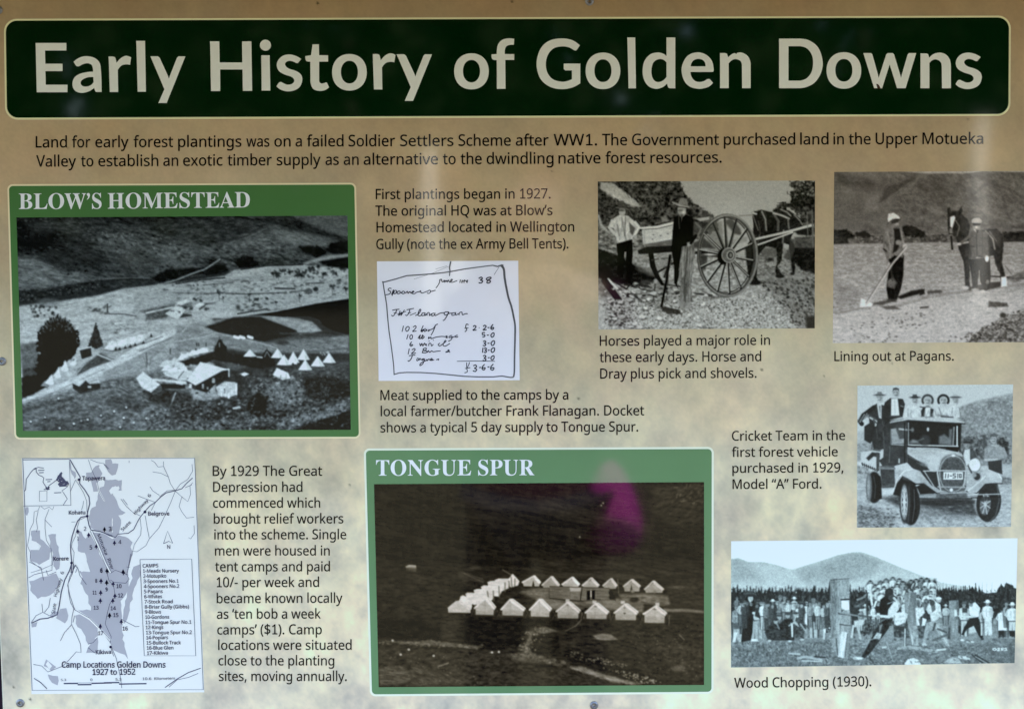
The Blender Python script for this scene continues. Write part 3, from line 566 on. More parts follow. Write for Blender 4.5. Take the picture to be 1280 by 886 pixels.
    p.ell(105,446,30,44,14,1.5); p.ell(138,438,40,42,86,1.2,1,0,(8,4,4)); p.ring(138,438,38,40,7,130); p.ell(146,438,20,24,40,1); p.ring(146,438,18,22,6,150); p.ell(148,438,8,12,110)
    p.poly([(0,640),(60,668),(140,668),(40,680)],50,3,.6)
    p.fr(740,220,K); rt=np.random.RandomState(31)
    for _ in range(46):
        x,y=rt.uniform(50,640),rt.uniform(600,840); r=rt.uniform(6,17)
        p.ell(x+3,y+r*.5,r*1.2,r*.6,38,2,.8); p.ell(x,y,r*1.15,r*.7,rt.uniform(150,200),1.5,.9,rt.uniform(-20,20),(12,3,2),rag=.5)
    for _ in range(40):
        x,y=rt.uniform(120,520),rt.uniform(40,230); p.line([(x,y),(x+rt.uniform(-20,20),y+rt.uniform(12,40))],rt.uniform(2,5),rt.choice([20,95,115]),.6,1)
    # man at the wheel
    p.fr(740,220,K)
    p.poly([(455,230),(500,205),(545,225),(575,260),(590,300),(575,340),(550,370),(530,400),(530,430),(500,470),(470,600),(480,630),(455,590),(455,500),(440,410),(445,330),(450,270)],11,1,1)
    p.poly([(560,250),(590,255),(610,290),(590,330),(560,330)],78,3,.9,(10,3,3)); p.line([(575,260),(605,290),(585,335)],10,120,.6)
    p.poly([(500,390),(560,372),(572,420),(562,520),(548,600),(555,690),(530,705),(510,730),(485,700),(490,600),(480,520),(490,450)],104,1.2,1,(24,1.2,8,8),rag=.3); p.line([(530,400),(520,500),(512,600),(515,700)],8,60,.7); p.line([(505,420),(500,560)],7,160,.6); p.line([(550,400),(545,560),(538,690)],6,145,.6)
    p.poly([(480,690),(545,700),(550,730),(500,740),(480,720)],120,2,.7)
    p.ell(497,192,24,34,138,1); p.poly([(472,185),(480,210),(500,222),(478,220)],60,1.5,.7); p.ell(507,200,9,11,178,2); p.ell(490,190,12,4,60,1.5,.8); p.line([(490,212),(506,212)],4,90,.6)
    p.poly([(445,142),(480,150),(485,128),(505,120),(525,130),(535,172),(500,170),(470,160)],112,1,1,(10,4,3)); p.line([(446,146),(490,165),(535,172)],8,150,.8); p.line([(470,168),(530,176)],5,30,.7)
    p.line([(480,225),(484,290)],10,60,.8); p.poly([(492,212),(505,215),(495,260)],80,1)
    p.poly([(525,370),(555,360),(560,378),(530,390)],150,1.5); p.line([(575,330),(548,372)],16,24)
    p.line([(432,440),(412,580),(385,720)],13,16)
    # man at the left
    p.poly([(110,240),(150,215),(200,220),(235,250),(262,285),(240,330),(225,340),(222,360),(140,372),(132,330),(120,290),(95,280)],168,1.2,1,(16,2.5,5,10))
    p.poly([(205,255),(240,290),(225,330),(210,310)],60,1.5,.8); p.line([(165,230),(175,300),(190,360)],8,110,.7); p.line([(140,270),(150,330)],9,100,.6); p.line([(240,255),(262,285),(235,330)],14,190,.9); p.line([(112,245),(95,285),(135,330)],15,175,.9); p.line([(185,225),(182,330)],6,60,.6)
    p.poly([(135,375),(222,350),(226,420),(220,500),(215,590),(195,590),(188,480),(180,420),(175,480),(168,560),(140,540),(145,460)],12,1,1); p.poly([(180,420),(190,420),(186,470)],140,1)
    p.ell(167,198,19,24,150,1); p.ell(164,190,16,6,60,1.5,.8); p.poly([(128,172),(145,168),(150,140),(175,138),(190,165),(196,182),(150,180)],66,1,1,(10,3,2)); p.line([(130,175),(196,183)],6,100,.7)
    p.ell(240,335,10,9,150); p.line([(130,200),(115,240)],8,95,.5)
    p.grit(3.5,2.4,1.6,0,1.12,110); p.grain(4,.85)
    return p

def paint_lining_out():
    p=Pic([(1042.7,214.9),(1283.5,213.6),(1283.5,427.6),(1040.9,428.8)],res=1.5,base=118)
    K=3.852
    p.fr(1030,205,K)
    # sky line + hills
    p.poly([(40,20),(1000,20),(1000,330),(40,340)],96,1,1,(9,22,9,20))
    p.poly([(40,30),(150,38),(330,30),(440,42),(520,45),(520,36),(40,25)],150,1.5,.9); p.poly([(480,30),(1000,28),(1000,40),(760,34),(700,45),(480,46)],158,1.5,.9)
    p.poly([(60,45),(160,60),(260,90),(230,120),(120,110),(60,90)],72,7,.8,(8,8,4,20)); p.poly([(300,110),(420,70),(430,80),(330,150),(260,200),(280,150)],66,4,.85,(8,8,3,-40)); p.line([(240,215),(330,150),(420,85)],8,120,.4)
    p.poly([(200,170),(260,150),(240,220),(180,250)],112,8,.6); p.poly([(430,80),(560,110),(620,180),(500,220),(380,180)],106,10,.6,(8,10,4,30)); p.line([(380,150),(420,145)],8,70,.7)
    p.poly([(40,140),(180,180),(200,320),(40,320)],90,14,.6)
    p.fr(1150,205,K)
    p.poly([(-40,50),(180,110),(120,200),(-40,160)],76,12,.6,(8,10,4,20)); p.poly([(290,70),(420,50),(560,120),(560,50),(300,40)],84,4,.8,(10,12,4,25)); p.line([(240,160),(300,110),(400,60)],14,80,.6); p.line([(300,70),(420,120),(540,180)],16,72,.7); p.line([(320,100),(400,160),(420,240)],12,78,.5); p.poly([(300,130),(380,160),(400,260),(280,230)],112,10,.5); p.line([(440,150),(540,220)],16,84,.6)
    for q in ([(300,60),(360,110),(440,170),(520,240)],[(380,50),(440,110),(520,150)],[(120,60),(60,140),(30,230)],[(200,70),(170,150),(120,240)],[(-120,70),(-60,150),(-70,240)],[(-180,60),(-160,150),(-200,240)]): p.line(q,16,70,.35,9,5)
    p.tex([(-120,40),(540,40),(540,320),(-120,320)],9,6,3,35)
    p.specks([(-40,60),(540,60),(540,300),(-40,300)],120,.5,1.4,62,88,1.8,30,30,.4)
    # tree belt
    p.fr(1030,205,K)
    p.poly([(40,340),(500,340),(1000,330),(1000,382),(500,382),(40,392)],92,3,1,(22,5,2.4))
    p.poly([(40,320),(110,315),(150,345),(140,358),(40,355)],34,2,1,(10,4,2),rag=.8); p.poly([(40,350),(110,350),(120,385),(40,388)],38,2,.9,(10,3,2),rag=.6); p.poly([(150,330),(200,322),(235,350),(200,358),(155,350)],40,2,1,rag=.7)
    p.poly([(375,300),(420,295),(470,320),(490,345),(470,352),(380,350)],36,2,1,(10,4,2),rag=.8); p.specks([(150,350),(500,345),(500,382),(150,385)],70,.6,1.5,45,75,1.6); p.specks([(150,350),(500,345),(500,382),(150,385)],40,.5,1.2,120,150,1.6)
    p.fr(1150,205,K)
    p.poly([(-10,320),(20,325),(30,350),(0,360)],34,2,1,rag=.6); p.specks([(20,340),(130,335),(130,375),(20,375)],50,.7,1.6,40,75,1.5); p.poly([(395,330),(540,320),(540,378),(400,378)],42,2,1,(12,4,2),rag=.8); p.poly([(440,300),(500,290),(540,300),(540,312),(440,312)],66,2,.7,rag=.6)
    # field
    p.fr(1030,205,K)
    p.poly([(30,386),(500,378),(1000,374),(1000,900),(30,900)],(390,132,840,160),2,1,(9,5,2)); p.tex(R4(30,390,1000,900),9,9,1.6,2)
    p.specks(R4(40,395,990,640),160,.4,1,95,120,1.8,0,20,.6); p.specks(R4(40,640,990,860),120,.5,1.3,60,110,1.8,0,20,.8); p.specks(R4(40,400,990,860),160,.4,.9,170,195,1.8,0,20,.7)
    p.line([(45,395),(260,392),(480,384)],8,150,.5); p.line([(60,720),(200,690),(260,670)],10,100,.7); p.poly([(50,560),(180,600),(160,690),(60,720)],118,10,.6,(12,5,2))
    p.poly([(50,730),(260,680),(500,650),(800,640),(1000,600),(1000,860),(50,860)],166,8,.6,(12,6,2,-6)); p.line([(330,690),(500,640),(760,600),(960,580)],14,110,.5)
    p.poly([(350,640),(420,610),(485,602),(480,620),(420,636),(370,650)],34,2,1); p.poly([(230,672),(300,655),(330,660),(280,680)],50,3,.8); p.poly([(270,685),(340,682),(370,700),(300,700)],66,2,.8)
    p.specks([(100,760),(500,700),(500,860),(100,860)],60,.6,1.5,50,90,1.8)
    # hoe, man
    p.poly([(178,645),(205,655),(235,672),(230,686),(200,688),(172,690)],198,1.5,1)
    p.poly([(300,410),(345,430),(385,440),(382,540),(370,600),(350,655),(310,655),(300,600),(312,500)],26,1,1,(8,3,6)); p.poly([(305,560),(330,545),(350,570),(340,600),(305,590)],112,2.5,.8,(12,3,2)); p.line([(320,480),(330,560)],10,60,.7); p.poly([(302,650),(345,650),(350,664),(305,664)],60,2)
    p.poly([(285,345),(300,315),(320,300),(350,290),(375,310),(390,350),(385,400),(380,450),(340,440),(310,460),(320,490),(303,490),(295,430),(283,410)],104,1.2,1,(14,3,4))
    p.poly([(335,310),(365,310),(372,370),(350,420),(330,430),(340,360)],30,1.5,.9); p.line([(305,320),(320,400),(318,450)],7,135,.7); p.line([(370,320),(382,380)],6,140,.8); p.line([(288,410),(300,420)],8,40); p.ell(358,378,14,12,150,2,.8); p.ell(312,490,9,18,150,1.5); p.ell(388,396,10,12,170,1.5); p.poly([(335,430),(360,412),(385,415),(380,430)],118,1.5,.8)
    p.ell(340,278,21,20,120,1.2); p.poly([(320,268),(365,262),(355,285),(325,288)],38,1.5,.8); p.ell(352,290,9,8,140,1.5); p.poly([(306,265),(310,240),(335,234),(360,250),(370,268),(345,262),(325,275),(312,290)],190,1,1,(8,3,3)); p.line([(310,285),(330,268),(368,266)],6,40,.8)
    p.line([(398,400),(330,480),(205,675)],8,170); p.line([(392,396),(325,476),(202,668)],4,80,.7)
    # man 2 and horse
    p.fr(1150,205,K)
    p.poly([(340,570),(400,565),(420,580),(350,600),(250,612),(200,600)],44,2,.9); p.line([(340,540),(500,550)],7,45); p.poly([(420,550),(500,510),(510,545),(460,570)],90,3,.9,(20,3,2)); p.line([(410,490),(440,530)],4,70,.8); p.line([(355,440),(380,510)],5,90,.7)
    p.poly([(132,215),(142,210),(150,228),(185,225),(200,204),(203,225),(196,240),(225,262),(240,300),(230,360),(250,330),(330,312),(370,312),(398,340),(402,400),(395,470),(410,540),(415,590),(392,590),(385,530),(362,480),(355,440),(300,450),(250,440),(240,480),(238,580),(242,600),(205,600),(218,580),(210,470),(185,410),(180,370),(172,350),(140,345),(135,310),(132,270)],40,1.2,1,(12,4,4),rag=.3)
    p.poly([(145,255),(165,248),(170,260),(155,310),(145,300)],205,1.5,1); p.poly([(142,310),(155,310),(158,345),(140,345)],130,2,.9); p.poly([(196,245),(235,280),(228,350),(200,330)],58,4,.8,(10,4,3,60)); p.poly([(330,320),(375,315),(395,350),(385,400),(350,380)],70,4,.8); p.line([(315,322),(350,360),(360,410)],7,140); p.line([(335,325),(368,370)],5,120,.8)
    p.line([(170,270),(190,300),(178,345)],5,120,.8); p.line([(150,350),(155,410)],9,30); p.line([(140,335),(175,340)],5,40); p.ell(218,596,18,10,175,1.5); p.poly([(390,545),(415,540),(420,590),(390,592)],205,1.5); p.line([(180,385),(235,375)],9,150)
    p.poly([(235,460),(335,450),(340,540),(335,600),(310,615),(290,560),(286,510),(278,560),(275,610),(255,610),(248,540)],26,1,1,(8,3,5)); p.poly([(282,510),(288,512),(286,545)],150,1); p.ell(265,606,18,9,150,1.5); p.ell(305,614,14,8,170,1.5); p.ell(325,568,9,12,110,2)
    p.poly([(232,345),(250,325),(290,318),(325,330),(335,380),(333,440),(310,450),(285,440),(265,455),(235,458),(240,400)],82,1,1,(8,3,4)); p.line([(272,340),(275,440)],5,36,.8); p.line([(300,330),(300,440)],4,55,.6); p.line([(236,350),(190,385)],14,90); p.ell(190,385,9,7,170); p.ell(322,456,10,15,215,1.5); p.line([(245,395),(262,398)],7,60); p.line([(285,395),(305,395)],6,60); p.line([(330,340),(334,440)],7,50,.7); p.poly([(235,355),(250,430),(237,458)],55,2,.8)
    p.poly([(250,290),(265,285),(292,290),(288,318),(270,330),(256,315)],128,1.2); p.poly([(252,283),(292,283),(290,296),(254,296)],30,1,.9); p.poly([(247,270),(260,260),(285,259),(298,272),(294,285),(250,284)],165,1,1,(8,3,2)); p.ell(272,304,8,6,185,1.5); p.poly([(262,316),(284,318),(275,335)],40,1); p.line([(262,315),(270,325)],4,200)
    # clods
    p.poly([(-10,605),(20,605),(24,625),(0,632)],35,2,1,rag=.5); p.poly([(30,612),(100,605),(110,618),(40,628)],66,2,.9,rag=.5); p.poly([(0,688),(40,684),(42,692),(0,696)],50,1.5,.9); p.poly([(330,660),(420,668),(425,685),(330,690)],62,2,.9,(14,2,1.5),rag=.5)
    p.poly([(240,850),(300,790),(400,740),(520,700),(520,860),(240,860)],92,4,.9,(36,3,2),rag=1.5); p.specks([(240,850),(300,780),(420,720),(520,690),(520,860)],140,.6,1.6,20,55,1.5); p.specks([(240,850),(300,780),(420,720),(520,690),(520,860)],90,.5,1.2,130,185,1.5); p.ell(400,728,16,12,50,2); p.specks([(130,830),(300,800),(280,860),(130,860)],30,.6,1.6,35,60,1.5)
    p.grit(8,2.2,1.4,0,1.1,115); p.grain(4,.9)
    return p

def paint_truck():
    p=Pic([(1071.8,481.9),(1266.3,480.4),(1263.7,658.3),(1071.1,659.4)],res=1.9,base=196)
    p.fr(1060,475,4.664)
    # hill right, distance, road
    p.poly([(640,160),(760,120),(900,90),(980,75),(980,500),(640,500)],138,3,1,(22,3,3)); p.specks([(660,170),(960,100),(960,330),(660,330)],120,.5,1.2,90,120,1.3)
    p.poly([(50,300),(120,290),(200,300),(200,380),(50,380)],168,5,.8); p.poly([(50,370),(130,365),(200,400),(160,470),(50,470)],128,4,.8,(22,3,2))
    p.poly([(40,535),(980,500),(980,870),(40,870)],172,3,1,(18,5,2)); p.poly([(50,500),(120,505),(120,550),(55,545)],130,3,.9,(40,2,2))
    p.poly([(640,330),(720,320),(780,350),(800,450),(720,470),(660,420)],82,3,.9,(40,3,3),rag=1.5); p.poly([(860,350),(900,335),(930,360),(940,460),(900,450)],42,2,.9,(30,2.5,2.5),rag=1.2); p.specks([(660,330),(950,330),(950,480),(660,480)],90,.5,1.2,40,70,1.4)
    p.poly([(860,430),(960,440),(960,500),(880,500)],112,3,.8,(40,2.5,2)); p.poly([(880,490),(960,490),(960,570),(900,580)],175,3,.8); p.poly([(890,560),(960,575),(955,605),(890,605)],95,3,.8,(30,3,2))
    p.poly([(50,730),(160,740),(280,800),(260,860),(50,865)],120,6,.8,(42,3,1.6)); p.specks([(50,720),(300,760),(300,860),(50,860)],90,.5,1.3,50,80,1.8)
    p.poly([(200,690),(330,660),(720,690),(760,790),(640,810),(420,790),(300,740)],58,5,.9,(20,5,2)); p.poly([(400,730),(620,780),(740,790),(600,840),(420,830)],148,6,.7,(30,4,2))
    p.specks([(400,720),(900,760),(900,860),(400,860)],90,.5,1.2,95,140,1.8)
    # bed / rear
    p.poly([(75,420),(180,405),(235,440),(210,480),(180,500),(75,485)],196,1.2); p.poly([(70,478),(170,520),(165,535),(65,492)],205,1)
    for i in range(8): p.line([(82+i*12,484+i*5),(86+i*12,496+i*5)],7,30)
    p.poly([(105,455),(140,420),(180,425),(185,450),(150,445),(120,470)],40,1.5); p.poly([(165,420),(185,425),(182,530),(165,530)],60,1)
    # rear wheel
    p.ell(152,625,46,92,26,1.2); p.ell(122,625,18,84,96,1.2,1); p.ell(120,625,9,60,150,1.5); p.poly([(150,545),(190,560),(198,690),(150,708)],18,1.2); p.line([(150,560),(160,620),(155,690)],5,70,.8)
    # cab
    p.poly([(215,245),(240,230),(350,225),(345,480),(270,500),(200,500),(180,470),(205,450)],50,1.2,1,(8,8,6)); p.poly([(185,500),(270,500),(275,640),(200,640)],60,1.2,1,(10,6,6)); p.line([(185,512),(270,515)],14,118); p.line([(200,620),(275,610)],10,80)
    p.poly([(195,630),(290,625),(260,665),(200,670)],205,2,.9); p.poly([(250,285),(335,270),(330,370),(255,372)],150,1.2); p.poly([(275,270),(330,250),(332,340),(300,345)],60,2,.9); p.line([(300,285),(345,290)],10,190); p.line([(250,285),(250,372)],5,110); p.line([(255,375),(330,378)],6,160); p.line([(245,385),(240,480)],5,90); p.line([(298,460),(298,480)],8,190); p.line([(330,250),(330,480)],7,22)
    p.poly([(345,230),(660,245),(652,400),(640,420),(345,390)],16,1); p.poly([(350,245),(440,250),(640,275),(635,380),(355,378)],22,1.2); p.line([(352,378),(640,385)],7,205); p.line([(352,250),(352,378)],6,150); p.line([(636,270),(636,385)],8,215); p.line([(618,275),(612,380)],9,150,.8); p.poly([(590,285),(608,285),(604,375),(585,375)],110,2,.8)
    p.ell(466,287,7,12,195); p.ell(376,290,8,12,110,2); p.poly([(355,365),(375,345),(400,350),(420,372)],140,2.5,.8); p.poly([(530,330),(560,315),(590,340),(600,378),(530,375)],128,3,.8); p.line([(380,290),(330,290)],6,120); p.ell(450,350,30,30,50,4); p.line([(360,375),(440,340)],9,120,.5)
    p.poly([(235,238),(320,220),(480,215),(600,225),(680,245),(678,252),(560,246),(350,232),(245,250)],190,1); p.line([(350,236),(560,248),(682,254)],7,40); p.line([(240,242),(320,226)],10,120,.7)
    p.poly([(655,252),(662,254),(656,420),(648,420)],30,1)
    # hood, radiator
    p.poly([(345,410),(400,392),(520,395),(640,420),(680,445),(540,460),(520,520),(480,530),(420,470)],182,1.2,1,(10,8,3,20)); p.poly([(345,430),(440,490),(500,530),(540,520),(540,640),(480,610),(380,520),(345,480)],40,1.2); p.line([(380,420),(480,410),(600,430)],9,205,.8); p.line([(355,445),(450,490)],6,90,.8); p.poly([(400,480),(520,500),(515,525),(430,500)],120,2,.7)
    p.ell(500,500,36,34,185,1.5)
    p.poly([(540,460),(570,435),(620,428),(670,445),(690,470),(690,620),(680,645),(600,655),(530,640),(520,560)],78,1); p.poly([(545,470),(580,455),(660,455),(680,475),(680,610),(540,610)],72,1,1,(14,2,2)); p.ring(612,545,78,105,7,150,.9)
    p.line([(535,630),(520,545),(542,460),(575,435),(620,428),(668,445),(688,475),(685,610)],7,165,.8); p.ell(614,440,12,7,230); p.line([(520,535),(540,640)],6,205,.9); p.line([(685,530),(675,620)],6,205,.9); p.line([(525,622),(680,625)],9,150)
    p.line([(440,530),(560,527),(700,530)],7,190); p.line([(445,532),(520,650)],6,170); p.line([(690,530),(755,560)],6,170); 
    p.poly(R4(556,535,670,580),222,.9)
    # plate digits  1-510
    for q in ([(570,545),(568,570)],[(585,548),(583,568)],[(595,558),(605,558)],[(628,546),(614,546),(613,556),(626,558),(626,568),(612,570)],[(640,546),(639,570)],[(650,548),(650,568),(660,568),(660,548),(650,548)]): p.line(q,5,40,.9,.7)
    # fenders
    p.poly([(300,560),(320,525),(370,512),(420,530),(450,570),(520,655),(500,660),(440,605),(400,605),(350,600),(310,610),(270,665),(258,665)],176,1,1,(8,4,3)); p.poly([(440,600),(520,660),(420,665),(400,620)],24,1); p.line([(305,560),(330,530),(375,520)],7,215,.9); p.line([(372,606),(440,604)],6,70); p.poly([(262,668),(285,600),(318,558),(348,572),(400,606),(330,690),(285,672)],22,1.2); p.line([(258,665),(290,570),(325,530),(372,514)],6,215,.8); p.line([(400,606),(442,604),(480,632),(520,662)],6,20); p.line([(690,648),(752,658),(800,607),(850,602),(897,602)],6,25)
    p.poly([(775,535),(820,518),(870,530),(898,570),(895,600),(850,600),(800,600),(750,655),(710,660),(690,640),(740,610)],180,1,1,(8,4,3)); p.line([(700,645),(770,590),(800,560)],8,215,.8); p.poly([(800,605),(870,600),(880,640),(760,660)],45,1.5); p.line([(820,522),(872,535),(895,575)],6,225,.9)
    # lights
    p.ell(738,494,36,40,222,1,1,0,(6,5,5)); p.ring(738,494,36,40,6,130,.8); p.ell(752,562,24,26,40,1.2); p.ring(752,562,22,24,6,150); p.ell(735,555,14,12,150,1.5); p.line([(700,500),(720,540)],8,60)
    # bumper
    p.poly([(400,672),(520,668),(540,655),(680,655),(760,668),(890,662),(890,682),(720,688),(520,692),(405,692)],150,1,1,(12,6,1)); p.line([(400,690),(530,692),(720,690)],8,50); p.poly([(510,655),(690,650),(700,700),(620,720),(520,715)],60,2,.7,(20,4,2)); p.line([(515,712),(640,718),(740,705)],8,130,.8); p.ell(602,640,10,10,225); p.line([(540,660),(690,655)],6,190,.8)
    # front wheels
    p.ell(362,722,58,124,30,1.2,1,-2); p.ell(330,718,30,118,44,1.2); p.ell(328,712,20,96,190,1.2); p.ell(328,712,14,82,60,1.2)
    for a in range(0,180,30): c,n=math.cos(math.radians(a)),math.sin(math.radians(a)); p.line([(328-13*c,712-82*n),(328+13*c,712+82*n)],5,200)
    p.ell(328,712,10,16,210); p.poly([(370,610),(402,620),(404,760),(390,830),(365,845)],20,1.5,.9); p.line([(385,640),(388,740),(375,825)],5,85,.8); p.line([(355,620),(360,720),(350,830)],4,80,.7)
    p.ell(820,715,72,112,34,1.2,1,6); p.ell(800,720,42,86,30,1.2,1,8); p.ell(800,725,32,62,95,1.5,1,8,(20,2,2)); p.ell(800,725,8,12,190)
    for a in (20,70,120,160): c,n=math.cos(math.radians(a)),math.sin(math.radians(a)); p.line([(800-30*c,725-58*n),(800+30*c,725+58*n)],6,190,.9)
    p.line([(870,620),(882,700),(860,790),(830,822)],9,75,.8); p.poly([(755,690),(860,680),(880,690),(770,710)],40,2,.8)
    # front axle shade
    p.poly([(430,700),(740,700),(740,720),(520,735),(430,725)],30,3,.8)
    # standing men
    def head(x,y,r,hat,ht=60,face=165,br=1.9,hh=.75):
        p.ell(x,y,r*.82,r*1.1,face,1,1,0,(6,2,2)); p.ell(x,y-r*.2,r*.62,r*.22,120,2,.6); p.ell(x-r*.3,y-r*.08,r*.2,r*.12,75,1.2,.8); p.ell(x+r*.32,y-r*.08,r*.2,r*.12,75,1.2,.8); p.ell(x+r*.45,y+r*.45,r*.3,r*.6,115,2.5,.55); p.ell(x-r*.15,y+r*.15,r*.25,r*.35,205,2,.6); p.line([(x-r*.3,y+r*.48),(x,y+r*.58),(x+r*.32,y+r*.46)],4,70,.8); p.line([(x,y),(x+1,y+r*.25)],3,110,.7)
        if hat==1: p.ell(x,y-r*.75,r*br*.8,r*.3,ht,1); p.poly([(x-r*.8,y-r*.7),(x-r*.6,y-r*1.6),(x+r*.5,y-r*1.65),(x+r*.8,y-r*.7)],ht+25,1); p.line([(x-r*.8,y-r*.85),(x+r*.8,y-r*.85)],5,ht-25,.9)
        if hat==2: p.ring(x,y-2,r*1.25,r*1.25,r*.55,ht,1,.8,150,390)
        if hat==3: p.poly([(x-r*.85,y-r*.3),(x-r*.7,y-r*1.2),(x,y-r*1.4),(x+r*.75,y-r*1.1),(x+r*.85,y-r*.3),(x+r*.5,y-r*.8),(x-r*.5,y-r*.75)],ht,1)
    p.poly([(145,150),(170,135),(215,150),(225,240),(210,400),(190,405),(150,405),(130,300),(120,200)],40,1,1,(6,4,5)); p.poly([(168,135),(195,140),(195,225),(180,220)],200,1); p.poly([(180,150),(190,150),(188,215)],90,1,.8)
    p.line([(150,160),(90,205),(70,240),(80,255)],26,26); p.line([(95,200),(70,245)],6,190,.8); p.line([(110,195),(85,240)],6,200,.7); p.line([(60,240),(110,205),(160,230)],20,80,.6); p.poly([(95,270),(140,240),(170,260),(150,340),(130,370),(95,350)],34,1.2); p.line([(130,220),(165,240),(160,265)],11,185); p.line([(148,230),(165,250)],7,60); p.line([(150,405),(185,410)],12,80)
    p.line([(200,240),(212,400)],6,70)
    head(184,104,22,1,92,178)
    p.poly([(215,130),(245,105),(320,110),(332,140),(318,215),(245,230),(205,235),(200,180)],30,1,1,(6,4,4)); p.poly([(252,108),(290,108),(300,205),(250,215)],214,1); p.line([(272,115),(275,200)],4,170,.8); p.line([(308,150),(322,155)],7,110)
    p.poly([(205,230),(240,225),(250,240),(215,260)],30,1); p.line([(247,212),(305,210)],9,60); head(279,75,23,3,60,172)
    for x0,x1,s,t in ((325,425,200,188),(425,500,120,60),(500,580,195,190),(575,655,205,195)):
        p.poly([(x0,215),(x0+8,170),(x0+28,150),(x1-30,148),(x1-6,165),(x1,218)],s,1.2,1,(14,4,5))
    p.poly([(425,180),(440,155),(455,160),(445,210),(428,210)],34,1); p.poly([(480,165),(500,170),(490,210),(478,210)],40,1); p.poly([(450,160),(480,160),(478,212),(446,212)],215,1)
    p.line([(350,165),(350,210)],5,120,.7); p.line([(530,160),(545,205)],6,120,.8); p.line([(610,160),(600,215)],5,130,.7); p.line([(650,165),(655,225)],6,120,.7); p.line([(420,155),(450,162)],6,60); p.line([(520,205),(600,212)],14,130,.7); p.line([(545,212),(610,216)],9,50,.8); p.ell(600,205,14,8,190)
    head(390,116,20,1,50,165); head(464,120,24,2,60,178); head(556,120,24,2,34,175); head(626,116,21,1,150,172); p.ell(628,100,30,6,60,1,.8); p.ell(390,128,34,6,40,1,.0)
    rs=np.random.RandomState(8)
    for _ in range(26):
        xx=rs.uniform(330,650); yy=rs.uniform(158,205); p.line([(xx,yy),(xx+rs.uniform(-8,8),yy+rs.uniform(10,26))],rs.uniform(3,6),rs.choice([110,130,150,225]),.55,1.4)
    for _ in range(16):
        xx=rs.uniform(140,215); yy=rs.uniform(170,380); p.line([(xx,yy),(xx+rs.uniform(-8,8),yy+rs.uniform(20,60))],rs.uniform(3,6),rs.choice([70,85,16]),.6,1.6)
    p.poly([(345,415),(440,400),(560,405),(520,430),(420,440)],150,8,.55); p.poly([(420,430),(560,425),(640,440),(560,450),(520,510),(480,500)],205,8,.45); p.poly([(320,540),(360,520),(410,540),(380,580),(330,570)],205,8,.5); p.poly([(400,560),(450,580),(500,640),(440,600)],130,5,.5); p.poly([(800,540),(850,525),(880,560),(830,580)],210,7,.5); p.poly([(720,640),(770,590),(790,600),(740,650)],140,5,.5)
    # right men
    p.poly([(670,410),(700,395),(735,410),(750,450),(700,470),(668,450)],62,1.2,1,(8,4,4)); p.poly([(680,405),(710,400),(712,480),(690,500),(672,440)],205,1.2); head(692,378,19,1,40,150)
    p.poly([(800,390),(830,375),(880,375),(910,400),(925,440),(880,460),(820,470),(795,450)],146,1.2,1,(14,2,3)); p.line([(905,400),(922,440),(870,458),(810,465)],17,150,.9); p.line([(800,400),(800,455)],10,150,.6); p.line([(800,465),(870,462)],11,185,.9); p.poly([(815,475),(895,465),(900,550),(870,540),(820,520)],44,1.2); p.line([(840,380),(862,384)],6,190); head(848,345,22,3,60,168); p.poly([(780,330),(805,320),(812,380),(790,400)],50,3,.8,rag=1); p.poly([(825,320),(850,308),(880,318),(870,330),(830,330)],85,1,.9)
    p.line([(720,686),(890,681)],7,25,.8); p.line([(700,668),(890,664)],6,215,.8); p.grit(8,2.2,1.6,0,1.0,115); p.grain(4,.9)
    return p

